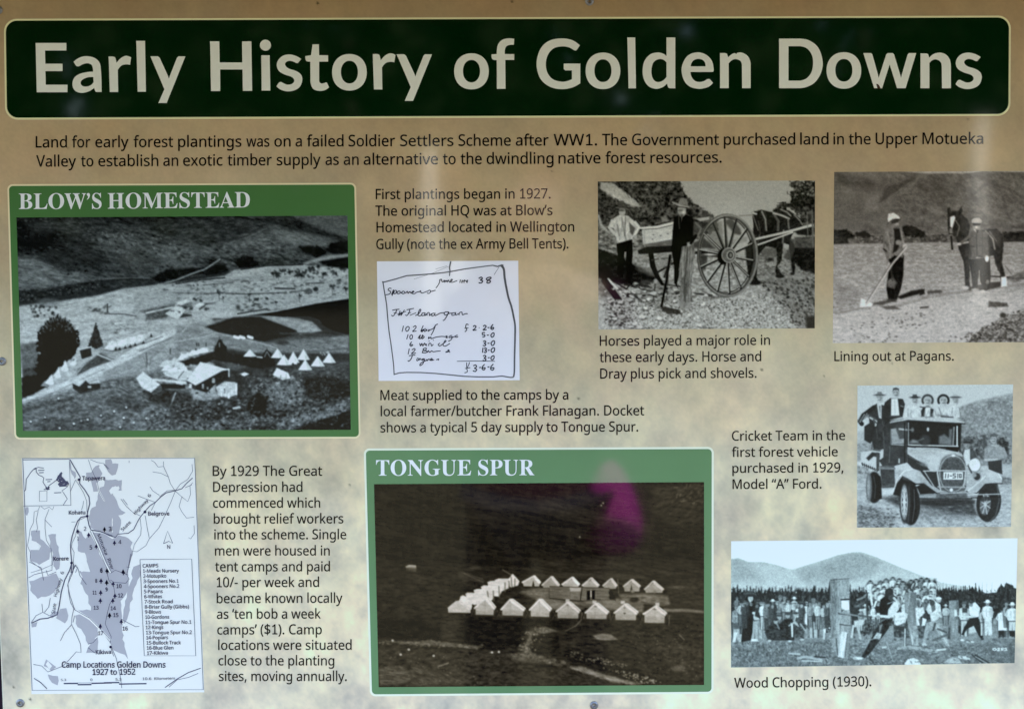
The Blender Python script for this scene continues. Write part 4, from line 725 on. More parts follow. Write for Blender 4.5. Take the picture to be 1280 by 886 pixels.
def paint_chopping():
    p=Pic([(913.9,676.3),(1271.9,672.6),(1268.2,828.6),(913.7,834.2)],res=1.7,base=232)
    p.fr(905,660,4.92)
    A,B=(905,660,4.92),(1085,660,4.92)
    p.poly([(40,190),(90,185),(150,208),(240,208),(320,225),(380,245),(430,255),(500,230),(600,200),(700,165),(780,150),(840,148),(940,180),(1060,230),(1140,262),(1240,300),(1340,335),(1500,360),(1500,460),(40,460)],(150,166,400,196),1.5,1,(6,12,8,30))
    p.poly([(430,255),(560,230),(700,190),(780,160),(860,155),(960,210),(900,300),(760,330),(600,340),(480,330)],128,8,.5,(10,8,4,-40)); p.poly([(520,310),(600,288),(640,350),(560,350)],176,4,.5); p.poly([(880,330),(1000,290),(1180,320),(1300,370),(880,370)],172,5,.7); p.poly([(440,365),(560,345),(640,370),(440,385)],165,4,.6)
    p.poly([(40,200),(90,195),(160,240),(240,320),(40,330)],132,10,.5)
    # trees
    tr=[(40,375)]; rs=np.random.RandomState(4)
    x=46
    while x<900:
        h=rs.uniform(0,34)*rs.rand(); tr+=[(x,386+rs.uniform(-8,10)),(x+rs.uniform(5,9),372-h),(x+14,388+rs.uniform(-8,10))]; x+=rs.uniform(12,26)
    p.poly(tr+[(900,540),(40,540)],44,2.2,1,(18,2,4),rag=.7,rs=2); 
    for xx,h in ((60,360),(215,370),(275,372),(460,365),(552,350),(600,365),(650,325)): p.poly([(xx-14,400),(xx,h),(xx+14,400),(xx+18,450),(xx-18,450)],34,1.2)
    p.specks(R4(45,390,900,520),150,.5,1.2,70,95,1.8,90,20)
    p.fr(*B)
    tr=[(380,430)]; x=400
    while x<700:
        tr+=[(x,380+rs.uniform(-10,14)+(x-540)**2/9000),(x+8,350+rs.uniform(-15,20)+(x-540)**2/9000)]; x+=rs.uniform(12,22)
    tr+=[(705,390),(720,400),(790,395),(800,370),(820,345),(835,360),(850,335),(870,345),(885,350),(900,368),(915,375),(915,560),(380,560)]
    p.poly(tr,36,1.3,1,(12,3,4),rag=.4); p.specks(R4(400,380,910,520),120,.5,1.3,70,110,1.6,60,40); p.specks(R4(400,380,910,520),60,.8,1.6,10,24,1.3)
    for xx in (460,480,680,700,728,760,815,850,878): p.line([(xx,400),(xx+3,330)],4,95,.6,w2=2)
    # ground
    p.fr(*A)
    p.poly([(40,520),(900,520),(1800,560),(1800,860),(40,860)],128,3,1,(14,4,3)); p.poly([(40,680),(640,690),(900,720),(1810,700),(1810,860),(40,860)],104,5,.9,(22,2,3,80))
    p.poly([(240,510),(310,510),(320,640),(240,700),(170,690)],138,4,.8,(12,3,2)); p.specks([(45,700),(650,690),(650,850),(45,850)],170,.5,1.1,140,170,2.2,70,30); p.specks([(45,700),(650,690),(650,850),(45,850)],150,.5,1.1,45,75,2,70,30)
    p.specks([(640,640),(940,660),(940,850),(640,850)],90,.5,1.1,55,85,1.8,60); p.specks([(640,640),(940,660),(940,850),(640,850)],60,.5,1.1,150,190,2)
    rsm=np.random.RandomState(77)
    def man(x,y,h,shirt,trou,hat=0,hatt=60,lean=0,face=150,w=1):
        s=h/7.2; b=y+h; d=lean*h; s_=s*w
        p.poly([(x-s_*1.25,y+h*.2),(x+d-s*.6,y+h*.02),(x+d+s*.6,y+h*.02),(x+s_*1.25,y+h*.2),(x+s_*1.2,y+h*.55),(x+s_*.85,b),(x-s_*.85,b),(x-s_*1.2,y+h*.55)],38,1.6,.62)
        p.poly([(x-s*.62*w,y+h*.5),(x-s*.6*w,b),(x-s*.1,b),(x,y+h*.62),(x+s*.12,b),(x+s*.62*w,b),(x+s*.6*w,y+h*.5)],trou,.9,1,(5,2,4))
        p.poly([(x+d-s*.9*w,y+h*.2),(x+d-s*.4,y+h*.155),(x+d+s*.4,y+h*.155),(x+d+s*.9*w,y+h*.2),(x+s*.95*w,y+h*.46),(x+s*.65*w,y+h*.54),(x-s*.65*w,y+h*.54),(x-s*.95*w,y+h*.46)],shirt,.9,1,(10,2,3))
        e1=rsm.uniform(.9,1.35); e2=rsm.uniform(.9,1.35); dk=max(20,shirt-75)
        p.line([(x+d-s_*.8,y+h*.21),(x-s_*e1,y+h*.36),(x-s_*rsm.uniform(.1,.9),y+h*rsm.uniform(.42,.5))],s*.42,shirt*.92,.9); p.line([(x+d+s_*.8,y+h*.21),(x+s_*e2,y+h*.36),(x+s_*rsm.uniform(.1,.9),y+h*rsm.uniform(.42,.5))],s*.42,shirt*.85,.9)
        p.poly([(x+s_*.25,y+h*.2),(x+s_*.9,y+h*.22),(x+s_*.8,y+h*.52),(x+s_*.35,y+h*.53)],dk,2,.5); p.line([(x-s_*.7,y+h*.535),(x+s_*.7,y+h*.535)],s*.22,45,.7); p.line([(x-s_*.3,y+h*.24),(x-s_*.2,y+h*.45)],s*.14,dk,.6)
        p.ell(x+d,y+h*.085,s*.36,s*.5,face,.9); p.ell(x+d,y+h*.1,s*.3,s*.14,80,.8,.6)
        if hat: p.ell(x+d,y+h*.045,s*.72,s*.16,hatt,.8); p.ell(x+d,y+h*.015,s*.42,s*.3,hatt+15,.8)
        else: p.ell(x+d,y+h*.03,s*.38,s*.25,40,.8)
    # left crowd
    man(80,425,110,120,60,1,70); man(76,470,220,138,165,1,90,w=1.0); p.poly([(55,590),(110,590),(105,620),(60,620)],60,1.5,.8); p.poly([(60,640),(85,640),(70,700),(52,700)],205,1); p.poly([(90,650),(118,655),(110,700),(90,700)],165,1.2); p.line([(55,540),(100,545)],10,170,.7)
    man(212,440,240,190,170,1,45); p.poly([(195,460),(230,462),(228,560),(190,540)],45,1.2); p.line([(238,470),(262,490),(240,520)],12,205); p.poly([(220,530),(248,530),(246,570),(222,566)],215,1); p.poly([(168,570),(195,575),(185,690),(165,685)],165,1.2); p.poly([(165,680),(210,682),(212,696),(165,696)],215,1)
    p.poly([(205,560),(240,570),(250,640),(240,700),(200,690)],150,2,.7,(30,2,4))
    p.poly([(118,440),(150,425),(185,440),(195,500),(180,540),(175,640),(165,690),(105,700),(115,600),(105,520)],24,1,1,(6,3,4)); p.ell(163,432,16,22,165,1); p.ell(160,405,30,16,66,1); p.ell(163,414,34,7,40,.8); p.poly([(150,430),(165,445),(160,465)],200,1); p.ell(182,522,9,8,200); p.line([(150,450),(155,540)],6,60,.6)
    man(345,415,200,130,120,1,80,w=1.15); p.poly([(280,475),(310,455),(330,470),(320,520),(300,510)],128,1.5); p.poly([(305,535),(365,535),(360,560),(312,560)],80,1.5)
    man(372,425,170,160,120,1,110,w=.8); man(432,425,150,205,110,1,215,w=.85); 
    man(512,460,140,215,150,0,w=.7); man(550,435,240,228,175,1,90,w=1.15); p.poly([(528,515),(572,515),(568,580),(534,570)],62,1.5); p.line([(545,570),(548,670)],9,60,.7); man(590,465,150,222,200,0,w=.8); p.poly([(490,480),(515,480),(512,600),(488,600)],225,1); p.poly([(500,600),(545,640),(505,680)],150,2,.6)
    man(648,440,130,215,175,0,w=.9); p.line([(615,520),(615,680)],12,190); p.poly([(608,545),(655,550),(655,640),(625,645)],60,1.5,.9,(60,2,2)); p.ell(628,545,13,16,60,1); p.ell(628,556,9,11,180,1); p.line([(625,580),(620,640)],10,220); p.line([(640,600),(648,615)],10,215)
    r2=np.random.RandomState(21)
    for xx,yy,hh,ss,tt in ((30,440,150,60,90),(104,452,150,190,100),(128,446,170,70,60),(238,452,170,225,190),(262,470,160,120,60),(300,440,170,70,60),(395,436,150,205,80),(458,470,150,220,150),(530,462,150,150,120),(575,452,170,205,120),(612,468,150,190,110),(635,462,150,90,60),(478,462,160,80,60)):
        man(xx,yy,hh,ss,tt,r2.rand()<.5,r2.choice([60,200,110]),w=.8)
    for xx in range(120,660,26): p.ell(xx+r2.uniform(-8,8),470+r2.uniform(-12,14),9,11,r2.uniform(110,180),1.2,.8); p.ell(xx+r2.uniform(-8,8),462+r2.uniform(-12,10),11,4,r2.uniform(40,90),1.2,.8)
    # crouching group
    p.poly([(250,640),(290,580),(330,570),(350,600),(350,690),(270,690)],46,1.5,1,(20,3,2)); p.poly([(330,600),(370,560),(420,560),(440,620),(430,690),(350,690)],38,1.5,1,(18,3,2)); p.poly([(430,560),(470,550),(510,600),(495,640),(490,690),(440,680)],64,1.5,1,(26,3,2))
    for x,y,h in ((392,535,60),(340,545,70),(440,530,60),(318,570,50)): p.ell(x,y+4,13,15,155,1); p.ell(x,y-8,17,8,h,1)
    p.poly([(410,580),(425,590),(425,670),(415,670)],205,1); p.line([(400,600),(430,580),(455,600)],10,190,.8); p.ell(405,695,12,6,200); p.ell(480,685,14,6,190); p.ell(280,692,10,6,200); p.line([(470,590),(500,630)],10,170,.8); p.line([(325,590),(340,620)],9,170,.6); p.line([(440,545),(432,570),(450,590)],9,205,.7)
    # big log
    p.poly([(652,315),(680,310),(768,308),(770,440),(775,600),(772,640),(760,790),(740,800),(700,790),(680,760),(660,700),(662,500)],146,1,1,(26,2,14,3)); p.poly([(652,315),(690,310),(700,420),(690,560),(668,680),(660,690),(650,500)],112,2,.8,(30,1.5,5)); p.poly([(720,315),(768,310),(772,450),(720,480)],150,3,.7,(20,2,6)); p.line([(655,318),(768,310)],5,60,.7)
    p.line([(720,440),(768,436)],8,30); p.poly([(722,445),(768,448),(770,500),(745,505),(722,490)],225,1); p.poly([(720,500),(735,505),(722,520)],60,1); p.poly([(715,515),(772,510),(775,590),(750,600),(712,590)],150,1.5,1,(12,2,6)); p.line([(712,592),(775,600)],6,60); p.poly([(735,600),(772,600),(768,650),(740,640)],140,1.5)
    p.poly([(722,635),(760,640),(738,760),(735,800),(700,790),(710,720)],205,1,1,(18,2,8)); p.poly([(665,670),(685,668),(692,760),(680,765),(664,720)],140,1.5); p.line([(690,680),(700,780)],7,60,.8); p.line([(760,650),(745,790)],6,60,.8); p.poly([(752,700),(775,640),(770,760),(755,790)],120,2,.9)
    # litter
    for q,w,t in (([(400,770),(465,775)],10,190),([(455,800),(500,790),(600,810)],14,170),([(480,815),(600,820)],8,190),([(560,790),(620,795)],10,45),([(800,800),(845,800)],16,200),([(780,790),(810,800)],8,160)): p.line(q,w,t,.9)
    # seated crowd right of log
    p.poly([(780,480),(840,460),(1280,520),(1290,600),(1240,680),(900,660),(790,640)],70,3,.9,(40,3,3)); p.poly([(775,480),(830,490),(840,560),(790,620)],40,2,.9)
    for x,y,h,s,t in ((905,345,150,225,210),(870,470,150,205,200),(840,500,130,150,180)): man(x,y,h,s,t,1,190,w=.9)
    p.line([(885,400),(850,430),(820,440)],12,120); p.line([(895,410),(915,460),(920,490)],14,205); p.poly([(800,570),(860,560),(900,580),(840,600),(800,610)],190,2); p.line([(820,600),(840,680)],14,175); p.line([(870,590),(890,650)],14,60); p.line([(795,600),(785,670)],12,190); p.line([(880,640),(860,660)],10,50); p.poly([(885,530),(940,530),(960,580),(900,600)],40,1.5); p.line([(850,500),(880,520),(920,550)],10,180)
    p.fr(*B)
    rs=np.random.RandomState(11)
    p.poly([(-10,360),(420,310),(420,560),(-10,560)],84,3,.9,(50,3,3))
    for row,(y0,h,n) in enumerate(((312,160,12),(352,150,10),(396,150,10),(440,130,9))):
        for q in range(n):
            xx=6+(400/n)*(q+rs.uniform(.1,.9)); yy=y0+rs.uniform(-14,14)+(0 if xx>60 else 22)
            s_=rs.choice([225,214,196,205,150,110,45,215]); man(xx,yy,h*rs.uniform(.85,1.1),s_,rs.choice([40,60,110,170,205]),rs.rand()<.35,rs.choice([40,70,190,215]),face=rs.uniform(140,180),w=rs.uniform(.8,1.15))
            if rs.rand()<.5: p.line([(xx-10,yy+60),(xx+rs.uniform(-14,14),yy+85),(xx+rs.uniform(4,18),yy+64)],6,rs.choice([190,210,60]),.8)
    p.line([(270,390),(290,340)],10,60); p.line([(300,380),(320,375)],9,190); p.specks(R4(0,380,420,520),50,.7,1.6,180,225,1.5,60,60); p.specks(R4(0,380,420,520),60,.7,1.5,25,50,1.5,60,60)
    p.line([(15,400),(25,470)],14,205); p.line([(50,450),(40,480)],12,215)
    # second log
    p.poly([(222,410),(250,392),(295,395),(300,470),(295,560),(312,640),(310,720),(285,725),(265,690),(250,620),(228,520)],124,1,1,(20,2,12,2)); p.poly([(280,400),(296,398),(298,560),(285,560)],90,2,.7); p.poly([(250,600),(300,600),(312,720),(285,722),(262,680)],150,1.5,.8,(30,2,6)); p.line([(268,660),(275,715)],8,205,.9)
    p.line([(235,560),(226,725)],12,60); p.line([(228,620),(226,725)],7,205)
    p.poly([(165,520),(225,515),(245,530),(230,580),(180,600),(160,590)],205,1.2,1,(20,2,3)); p.poly([(165,600),(225,605),(220,640),(180,620)],50,1.5)
    # axeman 1
    p.poly([(110,700),(160,680),(200,760),(205,790),(165,820),(140,790)],122,1.2,1,(20,2,6,60)); p.poly([(108,600),(155,600),(160,670),(140,705),(110,700)],135,1.2); p.line([(115,700),(150,810)],7,160,.8); p.line([(190,740),(260,730),(420,760)],18,172,.7)
    p.poly([(75,440),(120,405),(165,420),(170,450),(150,500),(130,540),(90,560),(70,520)],22,1,1,(6,3,4)); p.poly([(125,500),(160,450),(185,455),(190,500),(150,550),(120,550),(40,540),(40,530),(120,535)],205,1,1,(12,3,4)); p.ell(130,395,26,26,40,1); p.ell(150,430,26,18,60,1); p.line([(160,430),(190,465)],14,190); p.line([(120,465),(160,450)],6,160,.8)
    p.line([(8,538),(130,546)],15,205); p.ell(60,545,14,9,150); p.line([(-180,525),(20,545)],11,60,.8); p.line([(-170,520),(-60,540)],9,150,.8)
    p.poly([(60,590),(110,560),(150,560),(125,620),(80,680),(20,760),(-20,800),(-40,790),(10,700)],34,1,1,(14,3,4)); p.poly([(55,640),(85,650),(75,680),(30,680)],190,1.2,.9,(30,2,2)); p.poly([(70,600),(90,590),(70,650)],170,1.5,.7); p.poly([(-80,790),(-30,800),(-60,810)],215,1.2); p.poly([(-20,560),(70,560),(70,600),(20,640),(-40,640)],70,2,.8,(40,2,2)); p.line([(0,690),(40,680),(60,660)],9,150,.6)
    # axeman 2
    p.poly([(360,490),(380,455),(410,445),(445,470),(450,520),(430,560),(390,580),(380,530)],205,1,1,(14,3,4)); p.poly([(385,470),(410,460),(415,500),(395,520)],60,1.5,.8); p.ell(395,460,16,18,60,1.2); p.ell(434,440,16,18,160,1); p.ell(434,432,18,9,215,1); p.line([(365,500),(375,520),(440,540),(480,548)],15,190); p.line([(440,520),(470,540)],14,160); p.line([(470,548),(550,545)],7,60)
    p.poly([(360,580),(410,570),(440,575),(460,620),(500,715),(505,728),(480,725),(440,660),(410,610),(370,650),(355,715),(335,715),(345,640)],150,1,1,(14,3,5)); p.line([(420,590),(470,680),(495,722)],10,190,.7); p.poly([(408,580),(420,585),(405,630),(395,630)],50,1.5,.9); p.ell(345,718,18,7,190)
    p.poly([(290,490),(340,485),(350,520),(310,560),(320,600),(300,600),(295,560)],200,1.2,1,(24,2,3)); p.poly([(335,550),(360,560),(350,600),(330,600)],215,1.2)
    # third log, axeman 3
    p.poly([(498,445),(555,443),(558,500),(552,560),(555,680),(500,680),(495,560)],128,1,1,(18,2,10)); p.poly([(545,450),(556,450),(552,560),(542,560)],80,1.5,.8); p.poly([(530,500),(545,500),(550,540),(530,545)],205,1.2); p.poly([(495,610),(505,610),(505,680),(490,680)],60,1.5)
    man(478,470,130,190,120,1,175,w=1.1); p.poly([(555,600),(580,600),(578,660),(555,640)],40,1.5)
    man(590,455,210,205,180,1,70,w=1); p.poly([(578,490),(612,488),(610,520),(580,520)],45,1.5,.9); p.line([(560,540),(640,545)],10,200); p.poly([(620,590),(660,570),(665,640),(620,650)],200,2,.8)
    p.poly([(625,460),(660,455),(690,490),(688,540),(650,560),(625,530),(620,500)],214,1,1,(10,3,4)); p.ell(632,465,14,18,120,1); p.ell(635,455,15,8,50,1); p.line([(660,545),(600,545)],14,195)
    p.poly([(625,555),(680,545),(690,600),(708,670),(700,686),(680,660),(650,600),(610,620),(585,660),(575,655),(590,610)],30,1,1); p.ell(580,688,12,6,215); p.line([(610,698),(645,700)],10,205); p.ell(703,682,10,7,50)
    man(705,490,170,190,200,0,w=.8); man(735,445,215,220,200,1,215,w=1.0); p.poly([(715,545),(760,545),(765,655),(755,662),(740,600),(735,655),(722,650)],200,1,1,(14,3,5)); p.line([(720,510),(770,515)],9,175,.7)
    man(825,490,180,215,60,0,w=1.1); p.poly([(800,570),(850,570),(860,630),(800,630)],220,1); p.poly([(805,630),(838,628),(832,680),(820,650),(806,675)],34,1.2); p.ell(825,498,14,10,40,1); man(850,462,150,150,120,1,120,w=.9); man(887,460,210,214,190,1,205,w=1.15); p.poly([(865,630),(905,630),(905,670),(870,665)],32,1.5)
    # stumps, litter, number
    p.poly([(225,830),(245,805),(280,797),(310,810),(328,842),(225,845)],208,1,1,(8,3,2)); p.poly([(465,832),(490,805),(520,794),(555,800),(580,832)],168,1.2,1,(10,3,2)); p.line([(425,750),(475,745)],12,195); p.line([(560,790),(620,805)],16,185); p.line([(570,800),(600,790)],8,215,.8)
    for q,w,t in (([(640,780),(700,825)],10,45),([(660,780),(745,830)],10,40),([(660,790),(730,830)],5,150),([(760,800),(830,830)],10,70),([(790,700),(825,725)],10,190),([(780,710),(850,720)],6,175),([(400,690),(500,650)],14,80),([(90,735),(110,730)],12,205),([(10,800),(40,835)],10,50),([(70,730),(200,700)],9,150),([(430,620),(480,640)],12,60)): p.line(q,w,t,.85)
    p.specks(R4(0,680,905,840),150,.5,1.2,50,80,2,20,40); p.specks(R4(0,680,905,840),90,.5,1,150,185,2,20,40); p.poly([(700,720),(905,690),(905,835),(800,835)],92,8,.5,(16,3,2)); p.poly([(865,760),(905,740),(905,832),(870,832)],80,4,.6)
    for q in ([(768,742),(782,738),(790,746),(780,752),(768,748),(768,742)],[(796,740),(806,737),(808,744),(796,752),(810,752)],[(832,738),(820,738),(819,744),(831,747),(819,752)],[(838,740),(850,737),(848,744),(854,750),(840,752)]): p.line(q,5,235,.95,.7)
    p.grit(8,2,1.6,0,1.0,120); p.grain(5,.8)
    return p

# ---- location map and docket: ink as thin printed strokes (coordinates in photo pixels through a frame) ----
class Ink:
    def __init__(s): s.f=(0,0,1); s.V=[]; s.F=[]; s.k=0
    def fr(s,*f): s.f=f; return s
    def p(s,q): return [(x/s.f[2]+s.f[0], y/s.f[2]+s.f[1]) for x,y in q]
    def add(s,vs,fs):
        b=len(s.V); s.k+=1; h=(s.k%12)*2e-6; s.V+=[(x,y,h) for x,y in vs]; s.F+=[tuple(b+i for i in f) for f in fs]
    def line(s,q,w,w2=None,smooth=False):
        q=s.p(q); w/=s.f[2]; w2=w if w2 is None else w2/s.f[2]
        if smooth: q=crom(q,5)
        n=len(q); L=[];R=[]
        for i in range(n):
            a=q[max(i-1,0)]; b=q[min(i+1,n-1)]; dx,dy=b[0]-a[0],b[1]-a[1]; l=math.hypot(dx,dy) or 1
            ww=(w+(w2-w)*i/max(n-1,1))/2; L.append((q[i][0]-dy/l*ww,q[i][1]+dx/l*ww)); R.append((q[i][0]+dy/l*ww,q[i][1]-dx/l*ww))
        s.add(L+R,[(i,i+1,n+i+1,n+i) for i in range(n-1)]); return s
    def poly(s,q): s.shape([s.p(q)]); return s
    def shape(s,cs):
        if len(cs)>1:                       # each outer contour with its own holes
            ar=[sum(c[i-1][0]*c[i][1]-c[i][0]*c[i-1][1] for i in range(len(c))) for c in cs]
            def inside(p,c):
                r=False
                for i in range(len(c)):
                    (ax,ay),(bx,by)=c[i-1],c[i]
                    if (ay>p[1])!=(by>p[1]) and p[0]<(bx-ax)*(p[1]-ay)/(by-ay)+ax: r=not r
                return r
            order=sorted(range(len(cs)),key=lambda i:-abs(ar[i])); groups=[]
            for i in order:
                for g in groups:
                    if inside(cs[i][0],g[0]): g.append(cs[i]); break
                else: groups.append([cs[i]])
            if len(groups)>1:
                for g in groups: s.shape(g)
                return
        vs=[v for c in cs for v in c]; t=tessellate_polygon([[Vector((x,y,0)) for x,y in c] for c in cs]); s.add(vs,t)
    def disc(s,x,y,r,ry=None):
        ry=ry or r; s.poly([(x+r*math.cos(i*math.pi/9),y+ry*math.sin(i*math.pi/9)) for i in range(18)]); return s
    def text(s,t,x0,y0,x1,y1,cap,font=None,bold=0,xs=None):
        (x0,y0),(x1,y1)=s.p([(x0,y0),(x1,y1)]); s.otext(t,x0,y0,x1,y1,cap/s.f[2],font); return s
    def otext(s,t,x0,y0,x1,y1,cap,font=None):
        G=font or SANS; W=sum(G[c][0] for c in t); lo=G[t[0]][2]; W-=lo+G[t[-1]][3]
        dx,dy=x1-x0,y1-y0; L=math.hypot(dx,dy); ux,uy=dx/L,dy/L; kx=L/W; ky=cap/(700 if font is SERIF else 714); X=-lo
        for c in t:
            a,cs,_,_=G[c]
            if cs: s.shape([[(x0+(X+x)*kx*ux+y*ky*uy, y0+(X+x)*kx*uy-y*ky*ux) for x,y in q] for q in cs])
            X+=a
        return s
def crom(q,n=6):
    o=[]
    for i in range(len(q)-1):
        p0,p1,p2,p3=q[max(i-1,0)],q[i],q[i+1],q[min(i+2,len(q)-1)]
        for j in range(n):
            t=j/n; o.append(tuple(.5*(2*p1[k]+(p2[k]-p0[k])*t+(2*p0[k]-5*p1[k]+4*p2[k]-p3[k])*t*t+(3*p1[k]-p0[k]-3*p2[k]+p3[k])*t**3) for k in (0,1)))
    return o+[q[-1]]
MA=(20,565,5.907); MB_=(130,565,5.907); MC=(20,700,4.764); MD=(130,690,4.922)
def map_forest():
    k=Ink(); rs=np.random.RandomState(2)
    def jag(q):                         # crooked survey edges
        o=[]
        for a,b in zip(q,q[1:]+q[:1]):
            L=math.hypot(b[0]-a[0],b[1]-a[1]); n=max(1,int(L/22))
            for i in range(n):
                t=i/n; d=rs.uniform(-7,7) if i else 0
                o.append((a[0]+(b[0]-a[0])*t-(b[1]-a[1])/L*d, a[1]+(b[1]-a[1])*t+(b[0]-a[0])/L*d))
        return o
    k.fr(*MA)
    for q in ([(660,58),(706,58),(706,172),(680,142),(664,110)],[(610,95),(640,110),(635,165),(600,230),(605,290),(572,292),(555,215),(520,190),(518,152),(555,150),(572,120)],
      [(608,300),(590,400),(560,412),(540,475),(548,552),(590,582),(640,590),(712,618),(712,205),(690,205),(655,250),(620,262)],
      [(460,575),(485,590),(515,640),(545,600),(600,700),(640,800),(662,890),(548,890),(508,742),(458,730)],[(555,590),(640,600),(709,640),(712,890),(690,890),(650,790),(600,690)],
      [(112,582),(178,578),(180,640),(205,655),(245,700),(262,712),(238,612),(296,605),(302,680),(316,700),(326,830),(300,862),(278,842),(268,730),(250,745),(246,790),(172,832),(112,802),(107,722),(172,722),(186,692),(150,662),(116,652)],
      [(72,405),(92,405),(95,440),(82,470),(72,460)],[(395,60),(410,130),(440,150),(435,200),(405,140)]): k.poly(jag(q))
    k.fr(*MB_)
    for q in ([(10,56),(52,52),(62,85),(106,86),(86,165),(60,172),(18,98)],
      [(56,262),(40,290),(60,300),(70,320),(80,332),(95,360),(130,430),(160,446),(106,466),(126,500),(120,556),(112,600),(85,632),(62,628),(62,205),(132,206),(130,284),(108,284),(112,262),(85,250)],
      [(62,205),(62,628),(0,596),(0,202)],[(62,640),(110,612),(180,636),(211,666),(196,700),(211,735),(192,800),(172,892),(0,892),(0,620)],[(232,850),(264,830),(264,890),(215,890)]): k.poly(jag(q))
    k.fr(*MC)
    for q in ([(80,125),(150,100),(240,80),(262,140),(226,192),(200,210),(130,230),(86,180)],[(230,0),(262,0),(258,50),(240,60),(225,30)],
      [(352,330),(400,326),(440,350),(486,402),(492,446),(460,490),(430,500),(400,430),(356,376)],[(265,290),(300,285),(312,330),(292,376),(240,346)],[(418,552),(446,496),(486,460),(486,540),(470,552)],[(92,380),(128,368),(120,396),(95,400)],[(200,330),(230,300),(250,310),(215,345)],
      [(180,590),(205,610),(240,636),(210,660),(190,640),(165,630)],[(190,680),(250,690),(248,745),(215,730)],
      [(376,64),(560,60),(560,460),(545,455),(500,405),(440,345),(350,300),(446,300),(430,212),(396,152),(384,140),(396,100)],[(420,0),(560,0),(560,62),(440,62)]): k.poly(jag(q))
    k.fr(*MD)
    for q in ([(0,0),(168,0),(160,60),(142,142),(152,168),(144,242),(102,300),(106,420),(112,490),(126,580),(148,658),(128,630),(60,602),(40,562),(0,492)],[(182,90),(221,75),(222,150),(187,220),(152,380),(126,440),(120,380),(130,300),(166,180)]): k.poly(jag(q))
    return k
def map_clear():
    out=[]; f=[MA]
    class K:
        def fr(s,*a): f[0]=a
        def line(s,*a): out.append(Ink().fr(*f[0]).line(*a))
        def poly(s,*a): out.append(Ink().fr(*f[0]).poly(*a))
    k=K()
    k.line([(552,580),(600,680),(655,810),(700,892)],13,10); k.line([(600,225),(615,290),(655,362)],14,10); k.poly([(118,655),(150,662),(175,690),(170,715),(112,720)]); k.poly([(640,60),(662,120),(690,160),(640,160),(612,110)])
    k.fr(*MB_); k.poly([(38,285),(62,255),(78,262),(108,250),(116,268),(100,285),(92,305),(70,300),(52,312)])
    k.fr(*MC); k.line([(345,292),(440,350),(500,408),(565,478)],15,12); k.poly([(360,8),(400,20),(418,60),(390,70),(370,40)]); k.poly([(190,600),(215,630),(200,650),(178,620)])
    return out
